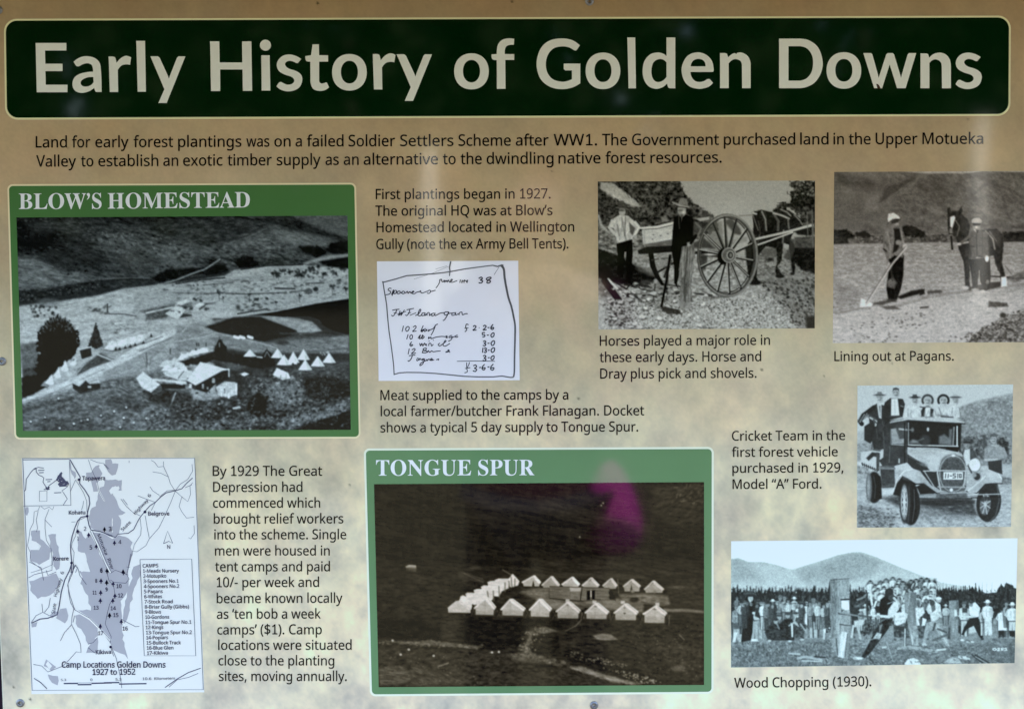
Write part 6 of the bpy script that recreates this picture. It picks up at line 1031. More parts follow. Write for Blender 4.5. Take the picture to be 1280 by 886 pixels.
SANS_DATA = """$572|253,49 167,55 91,71 62,82 62,167 129,144 212,129 253,126 253,328 163,360 129,379 102,401 83,427 69,456 63,490 63,527 70,562 86,592 107,618 136,639 170,655 209,666 253,671 253,759 317,759 317,672 396,664 493,635 466,561 411,580 317,596 317,395 409,363 444,346 472,325 494,302 508,273 515,239 514,193 497,146 464,107 416,77 353,58 317,53 317,-58 253,-58|317,131 359,138 391,151 413,168 426,189 428,233 415,262 386,284 317,307|253,594 204,585 171,567 152,540 148,505 158,471 181,445 253,417
(300|41,307 46,371 56,434 71,495 92,554 118,611 150,664 187,714 270,714 220,636 180,551 152,462 135,369 129,275 132,214 139,152 152,92 170,33 192,-25 219,-80 269,-158 187,-158 150,-109 118,-57 92,-1 71,57 56,117 46,179 41,242
)300|259,242 254,179 245,117 229,57 209,-1 183,-57 151,-109 113,-158 31,-158 65,-106 95,-52 120,4 140,62 155,122 165,183 170,244 170,307 165,369 155,431 140,492 120,551 95,608 65,663 30,714 113,714 151,664 183,611 209,554 229,495 245,434 254,371 259,307
,268|192,105 174,45 151,-20 106,-129 41,-129 57,-65 78,39 91,116 185,116
-322|40,229 40,307 282,307 282,229
.268|73,68 78,90 90,106 123,120 162,116 178,106 189,90 195,68 195,40 189,18 178,2 143,-13 106,-8 90,2 78,18 73,40
/372|362,714 96,0 10,0 276,714
0572|522,324 518,260 497,152 479,107 456,69 428,39 395,15 355,-1 310,-9 254,-8 199,6 153,34 115,75 86,129 65,195 53,271 49,358 53,445 64,522 83,587 111,641 148,682 195,709 252,723 316,723 371,709 418,682 456,641 486,587 506,522 522,403|138,320 142,252 152,195 166,148 186,112 212,86 245,70 285,65 325,70 358,85 384,111 404,147 419,195 429,252 433,320 433,396 429,464 419,521 404,567 384,603 358,629 325,645 285,650 245,645 212,629 186,603 166,567 152,521 142,464 138,396
2572|520,0 48,0 48,73 256,283 326,358 374,424 389,457 398,492 401,529 395,572 379,605 351,629 316,644 275,649 235,646 200,637 136,604 103,581 56,640 104,675 160,703 223,720 301,723 349,716 390,701 425,679 453,652 474,618 487,579 491,534 487,490 476,449 434,371 369,293 329,252 159,84 159,80 520,80
3572|492,528 487,494 475,464 458,438 436,416 379,385 345,376 345,372 407,359 454,334 488,299 508,255 515,203 510,156 496,112 473,74 440,42 397,17 343,0 278,-9 177,-7 99,7 45,29 45,111 121,82 203,66 242,64 310,70 361,88 396,118 416,157 423,205 419,238 408,266 389,288 364,305 331,318 247,330 154,331 154,406 247,407 288,412 323,423 351,439 374,459 390,483 400,511 403,541 397,579 381,609 353,632 317,645 244,649 192,639 147,622 93,590 49,650 122,693 167,710 217,720 272,724 352,716 414,692 458,653 484,604 491,577
4572|552,162 448,162 448,0 363,0 363,162 21,162 21,237 357,718 448,718 448,241 552,241|364,514 368,624 364,624 321,546 107,241 363,241
5572|303,437 356,429 402,413 441,390 473,359 496,322 510,278 515,228 510,172 495,123 469,80 435,45 392,19 340,0 281,-9 184,-6 108,9 63,29 63,112 131,83 211,67 289,68 325,76 357,89 383,108 403,133 417,163 424,199 423,246 410,291 382,327 340,351 281,363 210,362 124,349 80,377 107,714 465,714 465,634 182,634 165,427 248,437
6572|58,379 72,474 102,561 124,600 151,636 184,666 223,690 268,709 321,720 382,724 470,715 470,640 438,648 384,652 332,648 288,637 251,619 221,595 197,566 163,494 147,409 143,363 149,363 178,398 218,426 270,443 342,446 387,438 427,422 460,397 488,366 508,327 521,282 525,230 521,174 507,124 485,81 455,46 419,19 375,0 325,-9 278,-9 239,-3 203,9 169,27 139,52 113,83 91,121 74,166 62,216 56,274|321,66 364,79 399,105 424,144 436,198 437,256 426,302 404,338 370,364 326,376 282,377 248,371 218,359 172,321 147,272 146,221 158,169 183,123 219,87 268,67
7572|136,0 429,634 44,634 44,714 523,714 523,646 233,0
8572|310,723 355,717 396,705 431,686 460,661 481,631 495,595 499,553 496,520 487,491 454,442 405,403 363,378 428,341 481,296 501,269 514,239 521,204 521,162 512,119 493,82 466,50 432,24 390,5 342,-6 288,-10 230,-6 180,5 137,23 103,48 77,79 59,115 50,158 50,201 56,236 70,267 111,318 167,357 197,373 145,409 104,452 78,505 73,537 73,575 82,614 100,647 126,674 158,695 196,711 238,721|136,161 148,125 172,95 208,72 257,61 314,61 361,72 398,95 422,125 434,163 435,198 429,223 400,266 352,301 270,337 209,305 165,267 141,222 136,195|263,652 225,643 194,627 171,602 159,569 159,536 164,510 192,469 235,439 289,412 340,438 381,469 406,511 411,536 411,569 399,602 377,627 345,643 306,652
9572|517,336 503,240 473,153 451,114 424,79 391,48 352,24 306,5 253,-6 192,-10 102,0 102,75 172,63 242,66 286,77 323,95 353,119 378,148 397,181 421,261 431,350 425,350 396,316 356,288 304,271 231,268 187,276 148,293 114,317 87,348 66,386 54,431 50,483 55,540 68,590 91,633 121,668 158,695 202,714 251,723 298,723 337,717 373,705 406,686 436,661 463,630 484,592 502,548 513,497 519,440|254,648 212,635 177,609 151,569 139,516 138,458 149,412 171,376 203,350 247,338 293,337 327,343 357,356 403,393 428,442 429,493 417,544 393,591 356,627 307,647
A639|545,0 459,221 176,221 91,0 0,0 279,717 360,717 638,0|352,517 318,624 287,517 206,301 432,301
B650|301,714 398,708 473,689 504,675 528,656 547,634 561,606 569,574 571,521 557,463 522,418 469,388 436,379 436,374 503,355 531,340 556,319 575,294 588,263 595,225 595,178 585,132 566,93 538,60 502,34 457,15 406,4 348,0 97,0 97,714|319,410 383,415 429,429 457,452 474,485 479,527 472,569 452,600 419,621 370,633 305,637 187,637 187,410|187,335 187,76 331,76 398,82 446,100 476,129 494,166 500,210 489,264 476,287 456,305 429,320 393,329 324,335
C632|381,644 339,638 300,626 265,607 235,583 210,553 189,518 173,478 162,433 157,383 157,323 166,260 184,204 210,157 245,119 288,91 341,75 439,70 508,80 573,97 573,19 507,0 389,-10 308,-3 238,19 179,55 133,103 98,163 74,234 62,314 62,390 69,450 84,506 105,557 133,602 168,641 209,673 257,698 311,714 372,723 469,720 549,703 601,682 565,606 507,628 440,643
D730|667,318 653,234 625,163 583,105 529,59 462,26 385,7 296,0 97,0 97,714 317,714 399,708 471,688 534,657 586,613 626,557 654,489 667,409|573,398 563,463 543,517 513,561 474,594 425,618 369,632 304,637 187,637 187,77 284,77 339,80 388,88 432,103 470,123 502,149 528,180 548,217 562,259 571,307
E556|496,0 97,0 97,714 496,714 496,635 187,635 187,412 478,412 478,334 187,334 187,79 496,79
F519|187,0 97,0 97,714 496,714 496,635 187,635 187,382 477,382 477,303 187,303
G728|407,377 654,377 654,27 561,3 460,-9 403,-10 320,-3 248,18 187,54 138,102 101,162 75,232 63,313 63,401 77,481 105,551 146,611 200,659 266,695 343,717 431,724 523,717 606,697 644,682 610,604 543,628 466,643 426,645 362,639 305,623 257,595 217,557 187,511 167,455 156,392 156,324 165,262 183,207 210,159 247,120 294,91 353,74 459,69 564,85 564,297 407,297
H741|643,0 553,0 553,333 187,333 187,0 97,0 97,714 187,714 187,412 553,412 553,714 643,714
I339|298,0 40,0 40,52 124,71 124,642 40,662 40,714 298,714 298,662 214,642 214,71 298,52
J273|-31,-189 -78,-177 -78,-101 -6,-111 32,-105 65,-84 87,-43 92,4 92,714 182,714 182,11 178,-40 167,-84 149,-119 125,-148 94,-169 58,-182 18,-189
K619|619,0 513,0 260,341 187,277 187,0 97,0 97,714 187,714 187,362 310,498 503,714 608,714 325,403
L524|97,0 97,714 187,714 187,80 499,80 499,0
M907|412,0 177,626 173,626 179,508 180,433 180,0 97,0 97,714 230,714 450,129 454,129 678,714 810,714 810,0 721,0 721,439 722,509 728,625 724,625 486,0
N760|663,0 558,0 176,593 172,593 176,539 179,472 180,399 180,0 97,0 97,714 201,714 582,123 586,123 581,241 579,311 579,714 663,714
O781|719,325 712,264 699,208 679,156 652,111 619,72 580,40 534,16 481,-1 423,-9 358,-9 298,0 245,17 199,41 159,73 126,112 100,157 81,208 68,265 62,326 62,402 74,481 97,551 132,611 179,659 237,696 309,718 392,725 472,718 541,696 600,660 647,612 683,552 707,481 719,401|157,323 165,259 181,203 205,156 239,118 281,90 331,74 391,68 451,74 502,90 543,118 576,156 600,203 616,259 624,323 623,410 605,499 589,537 569,570 544,597 514,618 478,634 438,643 361,645 305,634 259,612 221,579 192,537 172,486 160,426
P605|286,714 386,705 427,694 461,679 490,659 513,635 531,608 551,542 553,487 540,420 525,388 504,360 478,335 444,313 404,297 356,285 300,279 187,278 187,0 97,0 97,714|278,637 187,637 187,355 285,356 372,370 404,384 429,404 447,430 457,462 461,500 454,550 433,588 397,615 346,632
Q781|719,324 712,259 697,200 674,147 645,100 608,61 564,31 512,8 683,-170 554,-170 416,-9 327,-6 271,7 221,28 178,56 142,92 113,133 90,182 74,236 64,295 61,359 67,443 84,517 113,582 154,636 207,679 271,708 349,723 433,723 508,709 572,680 625,637 666,583 696,517 714,442|157,323 165,259 181,203 205,156 239,118 281,90 331,74 391,68 451,74 502,90 543,118 576,156 600,203 616,259 624,323 623,410 605,499 589,537 569,570 544,597 514,618 478,634 438,643 361,645 305,634 259,612 221,579 192,537 172,486 160,426
R622|294,714 360,710 416,700 462,682 499,656 526,624 544,584 553,537 553,489 546,449 533,416 492,365 439,332 411,320 607,0 502,0 329,295 187,295 187,0 97,0 97,714|187,636 187,371 294,371 356,377 403,393 435,421 455,459 461,507 458,542 449,570 434,593 413,610 386,623 312,635
S549|501,166 491,121 471,83 442,50 404,24 359,5 306,-6 216,-9 104,6 51,24 51,110 120,86 206,70 291,70 354,88 377,103 394,122 406,144 411,197 397,242 359,278 291,312 209,344 150,375 106,411 77,455 62,510 60,542 65,585 79,623 102,655 132,681 170,702 213,716 262,723 355,720 434,703 485,684 457,607 394,629 323,643 252,643 200,626 166,596 152,553 156,502 166,481 202,446 264,414 354,378 430,336 458,312 480,284 494,251 501,213
T556|323,0 233,0 233,635 10,635 10,714 545,714 545,635 323,635
U731|640,252 635,195 621,143 597,96 563,56 519,25 464,2 399,-9 311,-7 266,2 225,16 190,36 160,63 134,93 115,128 101,166 90,254 90,714 180,714 180,251 187,188 210,137 247,99 299,76 367,68 415,72 455,83 488,102 513,126 532,157 544,192 551,252 551,714 640,714
V600|600,714 345,0 255,0 0,714 94,714 255,256 289,149 300,100 327,201 345,258 505,714
W930|917,714 727,0 636,0 497,468 474,553 461,609 450,553 427,465 292,0 201,0 12,714 106,714 217,278 238,189 251,108 266,193 289,283 415,714 508,714 639,280 663,188 678,108 698,218 823,714
X586|582,0 480,0 291,310 99,0 4,0 241,372 19,714 119,714 294,434 470,714 565,714 344,374
Y566|283,363 469,714 566,714 328,277 328,0 238,0 238,273 0,714 98,714
Z572|533,0 38,0 38,68 414,634 50,634 50,714 523,714 523,646 147,80 533,80
a561|325,543 387,530 433,502 463,459 478,401 480,365 480,0 416,0 399,76 327,14 278,-4 215,-10 144,1 114,15 88,34 68,60 54,91 47,128 49,180 69,232 109,273 170,301 253,317 303,320 394,323 393,380 384,421 365,448 338,465 303,473 234,470 132,433 105,499 169,526 247,543|276,256 216,246 176,227 151,201 139,167 138,131 147,103 165,82 189,69 218,62 261,63 308,75 348,99 377,135 391,184 393,262
b615|173,575 168,465 173,465 194,490 221,512 253,530 292,541 339,545 413,534 445,520 474,501 500,476 521,445 538,409 558,320 559,232 550,168 533,114 507,69 474,35 434,10 389,-5 339,-10 292,-6 253,5 221,23 173,68 166,68 148,0 85,0 85,760 173,760|302,471 264,464 234,451 211,430 193,401 182,366 173,271 174,229 185,165 206,116 221,97 264,71 326,63 378,71 418,97 446,139 463,197 469,269 463,342 446,399 418,439 377,464 352,470
c480|272,-9 220,0 174,19 133,47 100,86 75,135 60,194 55,265 60,338 76,400 102,449 136,489 178,517 225,536 278,545 354,543 413,530 447,517 420,444 327,468 264,465 230,454 202,436 179,410 163,378 152,338 147,241 152,196 163,157 179,125 201,99 228,81 261,70 333,67 390,79 438,97 438,19 391,1 335,-9
d615|237,-7 201,1 169,15 141,34 115,60 93,90 77,126 57,215 57,320 77,408 94,445 116,476 141,501 170,521 202,535 238,543 292,546 349,536 393,514 442,467 448,467 442,546 442,760 530,760 530,0 459,0 446,72 383,17 335,-3 307,-8|321,65 373,80 409,110 431,154 442,214 443,266 438,339 422,396 395,439 350,464 288,473 237,464 197,437 169,392 152,335 146,265 152,195 169,139 197,97 237,71 262,65
e564|319,545 368,535 411,516 446,488 475,452 496,409 509,359 513,251 146,251 154,185 176,133 212,95 259,73 317,65 391,71 489,102 489,25 424,2 355,-9 255,-5 203,10 156,35 118,69 88,114 67,167 56,230 56,298 66,361 85,415 112,461 147,497 190,524 238,541|267,472 225,459 192,434 167,396 148,321 421,321 412,387 401,414 385,437 365,455 339,467 308,473
f344|332,468 197,468 197,0 109,0 109,468 15,468 15,509 109,539 110,597 116,643 130,682 149,713 174,736 205,752 242,762 308,764 387,747 364,678 301,692 252,688 228,674 211,650 200,616 197,536 332,536
g615|296,545 335,539 371,526 403,507 443,465 448,465 460,536 530,536 530,-9 526,-66 513,-115 493,-156 463,-189 425,-214 378,-231 322,-239 224,-237 146,-223 97,-206 97,-125 166,-151 250,-165 295,-167 345,-161 387,-141 418,-109 437,-67 446,71 404,29 373,10 337,-3 297,-9 236,-7 200,2 168,16 139,37 114,63 92,95 64,171 55,267 64,361 92,438 114,471 139,498 167,519 200,534 236,543|270,471 238,463 211,448 188,425 170,396 157,359 146,266 152,194 169,137 198,96 238,70 289,62 347,69 390,89 421,126 438,178 444,246 438,345 428,385 411,417 389,442 361,459 327,469
h618|173,537 168,462 174,462 207,500 250,527 301,542 366,544 411,538 450,525 481,505 505,477 523,443 533,400 537,349 537,0 450,0 450,343 445,390 431,426 408,452 374,467 330,472 286,468 251,458 223,440 202,415 188,384 173,277 173,0 85,0 85,760 173,760
i258|173,536 173,0 85,0 85,536|152,732 175,710 180,670 175,652 152,630 121,626 93,639 83,652 79,692 83,710 106,732 121,736
j258|-6,-239 -55,-228 -55,-157 11,-167 35,-164 55,-156 72,-141 82,-117 85,-83 85,536 173,536 173,-80 163,-151 150,-180 132,-203 108,-221 78,-233 42,-239|83,710 106,732 138,736 166,724 175,710 180,670 175,652 152,630 121,626 93,639 83,652 79,670
k534|172,363 168,276 236,355 407,536 510,536 293,307 525,0 419,0 233,250 172,197 172,0 85,0 85,760 172,760
l258|173,0 85,0 85,760 173,760
m935|708,544 766,529 809,500 838,453 852,388 854,349 854,0 767,0 767,345 763,390 750,426 729,452 698,467 658,472 603,465 562,443 534,407 518,358 513,296 513,0 426,0 426,361 414,416 387,452 344,470 276,468 244,458 219,440 200,415 187,384 174,302 173,0 85,0 85,536 156,536 169,463 174,463 206,502 247,528 294,543 356,545 399,538 436,524 465,503 496,456 501,456 526,489 557,514 593,532 632,542
n618|380,544 441,529 488,500 519,453 535,388 537,349 537,0 450,0 450,343 445,390 431,426 408,452 374,467 330,472 268,464 223,440 195,400 178,346 173,278 173,0 85,0 85,536 156,536 169,463 174,463 208,502 252,528 303,543
o605|550,243 545,194 534,151 517,112 496,78 470,49 439,26 405,9 366,-3 280,-9 240,-3 203,9 169,26 139,49 112,78 91,112 74,151 62,194 56,243 56,304 66,366 85,420 113,464 150,499 194,525 246,541 304,546 360,541 410,525 454,499 490,464 520,420 540,366 550,304|147,244 152,199 163,160 179,126 201,99 229,79 263,67 303,63 343,67 377,79 405,99 427,126 444,160 454,199 459,294 454,339 443,378 427,411 405,437 377,456 343,468 302,472 244,463 200,437 170,395 152,338
p615|378,543 413,535 445,521 474,502 500,477 521,447 538,411 558,322 559,234 550,170 533,116 507,70 474,35 435,10 390,-5 339,-10 279,-3 231,17 195,44 173,68 167,68 173,-20 173,-240 85,-240 85,536 157,536 169,463 231,519 279,539 307,544|303,471 267,465 237,452 213,432 196,406 184,373 173,286 178,197 187,157 201,124 222,97 249,78 284,67 326,63 362,67 393,80 418,102 439,129 454,164 468,247 468,305 456,367 434,417 399,452 352,470
q615|442,-11 447,72 441,72 420,46 393,24 360,5 320,-6 273,-10 201,1 170,15 141,34 116,60 94,90 77,126 57,215 56,303 65,367 83,421 109,466 142,501 182,526 226,541 276,546 323,542 362,531 394,512 447,463 460,536 530,536 530,-240 442,-240|311,64 348,70 379,83 402,102 420,129 432,162 443,248 442,305 431,371 409,421 373,454 321,471 261,471 215,453 181,417 159,365 147,301 147,229 159,166 182,117 216,82 262,65
r413|368,545 398,540 387,459 329,466 281,458 239,434 204,396 181,346 173,286 173,0 85,0 85,536 157,536 167,438 232,511 280,537 306,544
s479|433,128 425,92 408,61 384,36 352,16 314,2 270,-7 178,-9 108,3 52,24 52,104 112,80 185,63 270,64 306,75 330,92 344,114 347,155 333,182 299,208 237,236 160,268 101,301 80,321 64,344 54,371 51,404 60,453 87,493 130,522 186,540 252,546 326,540 423,510 393,440 337,460 277,472 207,471 176,463 153,449 140,431 135,409 143,378 170,353 219,329 293,299 360,268 407,231 422,208 431,180
t361|305,66 339,73 339,6 309,-4 269,-9 216,-8 158,11 134,30 114,55 100,88 92,156 92,468 16,468 16,510 93,545 128,659 180,659 180,536 335,536 335,468 180,468 180,158 184,123 195,96 213,77 237,66
u618|533,536 533,0 461,0 448,71 420,41 378,12 328,-5 274,-10 226,-7 185,3 150,20 122,43 101,74 87,112 79,185 79,536 168,536 168,191 173,145 187,109 210,83 243,68 287,63 331,67 367,77 395,95 416,120 431,152 445,257 445,536
v508|203,0 0,536 94,536 208,220 241,120 251,78 255,78 284,172 300,220 414,536 508,536 304,0
w786|431,303 409,384 394,445 390,445 377,383 354,302 258,1 158,1 11,537 102,537 191,193 211,91 215,91 231,159 251,235 346,537 442,537 549,186 570,92 574,92 595,191 685,537 775,537 626,1 523,1
x529|212,274 27,536 127,536 265,334 402,536 501,536 316,274 511,0 411,0 265,214 117,0 18,0
y510|1,536 95,536 211,231 245,131 256,85 260,85 274,135 306,232 415,536 510,536 271,-94 235,-162 212,-189 187,-211 157,-227 123,-237 84,-240 11,-232 11,-162 70,-168 114,-161 148,-139 174,-105 217,-2
z470|431,0 39,0 39,58 327,468 56,468 56,536 424,536 424,470 140,68 431,68
‘175|12,480 30,540 53,605 98,714 163,714 133,581 113,469 18,469
’175|163,703 145,643 122,578 77,469 12,469 27,529 41,594 53,657 62,714 156,714
“359|347,714 328,632 310,546 297,469 202,469 195,480 213,540 236,604 282,714|162,714 143,632 125,546 112,469 18,469 12,480 30,540 53,604 98,714
”359|347,703 329,643 306,578 261,469 195,469 211,533 233,637 246,714 340,714|162,703 144,643 121,578 76,469 12,469 26,529 40,594 52,657 61,714 155,714
 260
1572|120,68 270,68 270,604 148,512 103,568 283,714 357,714 357,68 505,68 505,0 120,0"""
SERIF_DATA = """B680|25,0 25,27 61,31 87,42 103,59 112,87 115,126 114,584 106,634 86,661 49,673 24,674 24,700 339,700 436,694 512,674 566,642 598,597 609,539 602,492 582,453 549,421 501,397 441,380 514,361 570,333 611,298 635,254 643,202 640,166 632,132 617,103 597,76 570,53 503,19 416,2 365,0|280,387 320,388 370,399 405,419 426,452 436,500 437,557 429,602 414,634 390,655 354,666 319,666 300,662 289,653 280,615|366,39 407,51 435,75 453,113 461,166 461,229 449,282 426,319 389,342 336,354 280,355 280,87 284,66 293,51 307,42 328,38
L656|24,0 24,27 61,31 87,41 103,58 112,85 115,124 115,582 112,618 102,644 87,660 61,670 25,674 25,700 384,700 384,674 330,670 298,654 283,621 280,597 280,127 283,80 295,55 324,44 388,43 440,49 484,61 521,80 554,106 582,141 607,184 629,237 657,237 617,0
O807|370,-15 313,-6 259,11 210,37 165,70 126,109 94,155 69,205 52,261 43,319 43,381 52,439 69,494 94,545 127,590 166,630 211,663 262,689 317,706 377,715 438,715 495,707 549,689 599,664 643,632 681,592 713,547 739,497 756,441 765,381 765,319 756,261 739,205 713,155 681,109 641,70 596,37 546,11 490,-6 432,-15|407,19 470,32 520,72 555,138 576,231 583,350 575,468 552,560 534,597 513,628 489,651 462,668 432,678 400,681 336,668 287,628 251,562 230,469 223,350 231,233 255,140 273,103 294,73 318,49 345,32 374,22
W940|262,-17 45,618 23,657 9,667 -24,674 -24,700 278,700 278,674 237,667 225,660 216,631 227,573 343,235 463,542 435,627 424,648 411,660 352,674 352,700 675,700 675,674 630,668 615,659 607,648 607,613 613,594 729,255 836,582 844,625 841,643 833,657 800,671 773,674 773,700 959,700 959,674 938,667 920,655 896,614 884,583 686,-17 658,-17 485,475 292,-17
S600|66,-17 66,243 96,243 120,162 152,100 193,57 243,31 303,23 346,28 380,44 407,69 423,100 428,137 425,163 415,187 399,209 346,246 250,293 186,330 137,368 103,409 83,456 76,510 81,558 94,600 115,637 143,667 177,691 217,707 260,715 324,714 384,703 448,685 470,685 485,695 492,717 521,717 521,490 496,490 482,534 463,574 439,608 412,637 381,659 349,675 316,683 278,682 243,673 215,656 195,631 185,601 185,569 193,541 211,517 270,476 389,419 472,371 501,345 523,318 538,289 552,223 551,179 541,131 521,89 491,53 454,24 408,2 355,-11 295,-15 213,-5 130,19 110,14 94,-17
H804|24,0 24,27 61,31 87,41 103,58 112,85 115,124 115,582 112,617 102,642 87,659 61,669 25,674 25,700 372,700 372,674 322,667 295,651 282,620 280,596 280,385 526,385 525,596 519,638 500,661 434,674 434,700 779,700 779,674 742,669 717,659 702,643 694,618 691,582 691,124 694,87 702,60 717,43 743,32 779,27 779,0 434,0 434,27 470,31 497,40 513,56 522,83 526,124 526,340 280,340 280,124 283,85 292,58 307,41 334,31 372,27 372,0
M975|22,0 22,27 58,31 85,41 102,58 112,84 116,122 115,600 108,639 89,661 23,674 23,700 284,700 487,219 691,700 949,700 949,674 914,668 889,658 873,641 864,616 861,581 861,115 868,66 887,39 922,29 948,27 948,0 608,0 608,27 656,35 684,53 696,87 699,113 699,613 443,0 415,0 162,598 162,123 166,82 176,54 194,39 222,30 260,27 260,0
E679|22,0 22,26 60,29 87,38 103,55 112,82 116,120 116,567 112,613 103,644 86,661 60,671 25,674 25,700 613,700 613,491 590,491 573,559 543,607 499,638 437,656 332,661 301,656 286,641 281,608 281,378 324,379 367,391 399,413 421,449 443,531 468,531 468,182 442,182 426,264 412,292 394,313 370,328 305,341 281,342 281,103 283,77 290,59 302,50 354,42 411,45 460,53 502,67 538,88 570,115 597,150 632,220 661,220 618,0
T650|141,0 141,27 181,30 209,40 226,57 236,85 240,124 240,666 198,664 144,649 100,620 68,577 49,521 44,488 17,488 17,700 631,700 631,487 605,487 592,552 566,602 527,637 476,659 405,666 405,124 408,84 418,56 434,39 463,30 504,27 504,0
A671|-13,0 -13,28 9,31 28,40 44,55 75,115 317,717 345,715 600,112 632,53 648,37 681,28 681,0 352,0 352,28 406,35 422,43 432,55 435,77 419,125 388,203 159,203 121,108 115,74 118,58 127,45 163,30 196,28 196,0|174,247 372,247 272,490
D762|31,0 31,27 65,31 88,39 103,53 111,78 114,115 114,575 110,617 101,646 84,662 58,671 23,674 23,700 341,700 411,696 475,685 532,667 581,642 623,609 658,570 685,524 704,472 716,414 720,350 705,224 661,126 587,56 484,14 351,0|380,40 414,50 444,65 470,87 491,115 508,150 531,238 539,352 531,465 508,553 468,616 413,653 328,665 306,661 292,651 284,634 280,608 280,110 287,59 297,47 315,40
N759|619,-17 164,538 164,121 167,83 176,56 191,41 217,31 256,27 256,0 28,0 28,27 75,33 102,49 114,82 116,107 117,597 61,662 28,674 28,700 241,700 601,259 601,594 594,637 574,660 509,674 509,700 737,700 737,674 700,670 674,660 660,644 651,617 648,579 648,-17
G781|368,-14 288,1 217,30 157,72 108,126 72,192 50,267 42,352 50,434 72,507 108,572 156,626 214,669 282,699 356,714 428,714 496,702 568,677 602,670 624,681 644,715 672,715 672,473 645,473 626,521 601,563 573,600 541,631 506,655 469,672 411,681 344,668 291,628 254,562 232,469 224,350 232,233 258,141 277,104 299,73 325,50 355,33 387,23 445,21 481,28 504,42 519,63 526,92 527,196 523,230 513,254 496,268 466,276 423,280 423,305 769,305 769,280 734,276 710,268 696,254 688,231 686,197 686,44 577,6 467,-13
U757|327,-17 280,-9 239,3 204,21 176,44 153,72 135,105 123,144 113,238 113,582 109,617 100,642 84,659 59,669 23,674 23,700 370,700 370,674 320,667 292,651 280,620 278,596 278,215 283,149 300,99 328,63 369,41 422,34 487,42 538,68 574,110 596,169 603,245 603,581 600,617 590,642 574,658 546,668 505,674 505,700 729,700 729,674 696,667 673,655 660,639 652,614 649,581 649,279 639,165 626,119 607,81 584,50 555,25 520,5 479,-9 433,-17
P642|24,0 24,27 61,31 87,41 103,58 112,85 115,124 115,582 112,617 102,642 87,659 61,669 25,674 25,700 328,700 422,696 491,685 536,666 571,642 599,611 618,575 628,533 626,476 605,417 564,369 535,350 463,324 372,316 280,316 280,124 283,85 292,58 307,41 334,31 372,27 372,0|280,353 338,355 385,366 418,388 438,424 448,475 448,536 440,587 423,625 396,649 357,661 303,659 291,651 280,623
R727|24,0 24,27 61,31 87,41 103,58 112,85 115,124 115,582 112,617 102,642 87,659 61,669 25,674 25,700 333,700 445,693 531,671 565,655 592,634 614,610 629,582 638,550 641,514 635,466 616,425 585,391 541,364 484,344 671,68 695,39 725,27 738,27 738,0 520,0 310,326 280,326 280,124 283,85 292,58 307,41 334,31 372,27 372,0|280,359 343,361 394,373 430,397 453,434 465,485 462,569 447,610 423,639 389,657 329,662 306,658 292,649 284,634 280,609"""
# ------------------------------------------------------------------ lettering outlines (advance|contours)
def embolden(p, d):
    n = len(p); o = []
    for i in range(n):
        a,b,c = p[i-1],p[i],p[(i+1)%n]
        u = (b[0]-a[0],b[1]-a[1]); v = (c[0]-b[0],c[1]-b[1]); lu = math.hypot(*u) or 1; lv = math.hypot(*v) or 1
        n1 = (-u[1]/lu,u[0]/lu); n2 = (-v[1]/lv,v[0]/lv); k = max(.62, 1+n1[0]*n2[0]+n1[1]*n2[1]); d_ = d if min(lu,lv)>d*2.5 else d*min(lu,lv)/(d*2.5)
        o.append((b[0]+(n1[0]+n2[0])/k*d_, b[1]+(n1[1]+n2[1])/k*d_))
    return o
def heavier(p, d):
    """embolden, backing off where the outline would cross itself"""
    area = lambda q: abs(sum(q[i-1][0]*q[i][1]-q[i][0]*q[i-1][1] for i in range(len(q))))/2
    for k in (1,.7,.45,.2):
        o = embolden(p, d*k)
        t = sum(area([o[i] for i in f]) for f in tessellate_polygon([[Vector((x,y,0)) for x,y in o]]))
        if abs(t-area(o)) < .01*area(o): return o
    return p
def decode(s, lower=False, bold=0):
    G = {}
    for ln in s.strip('\n').split('\n'):
        c = ln[0]; q = ln[1:].split('|'); cs = []
        for t in q[1:]:
            pts = [tuple(map(int,p.split(','))) for p in t.split(' ')]
            if lower and c.islower():
                pts = [(x, y if y<=0 else (y*.945 if y<=536 else 506.5+(y-536)*1.065)) for x,y in pts]
            cs.append(heavier(pts, min(bold, 8) if c in 'wWvM' else bold) if bold else pts)
        xs = [p[0] for k in cs for p in k]; a = int(q[0])
        G[c] = (a, cs, min(xs) if xs else 0, a-max(xs) if xs else 0)
    return G
SANS = decode(SANS_DATA, True, TEXT_BOLD); SEMI = decode(SANS_DATA, True, TEXT_BOLD*2); BOLD = decode(SANS_DATA, True, TEXT_BOLD*3.0); SERIF = decode(SERIF_DATA, False, -1)

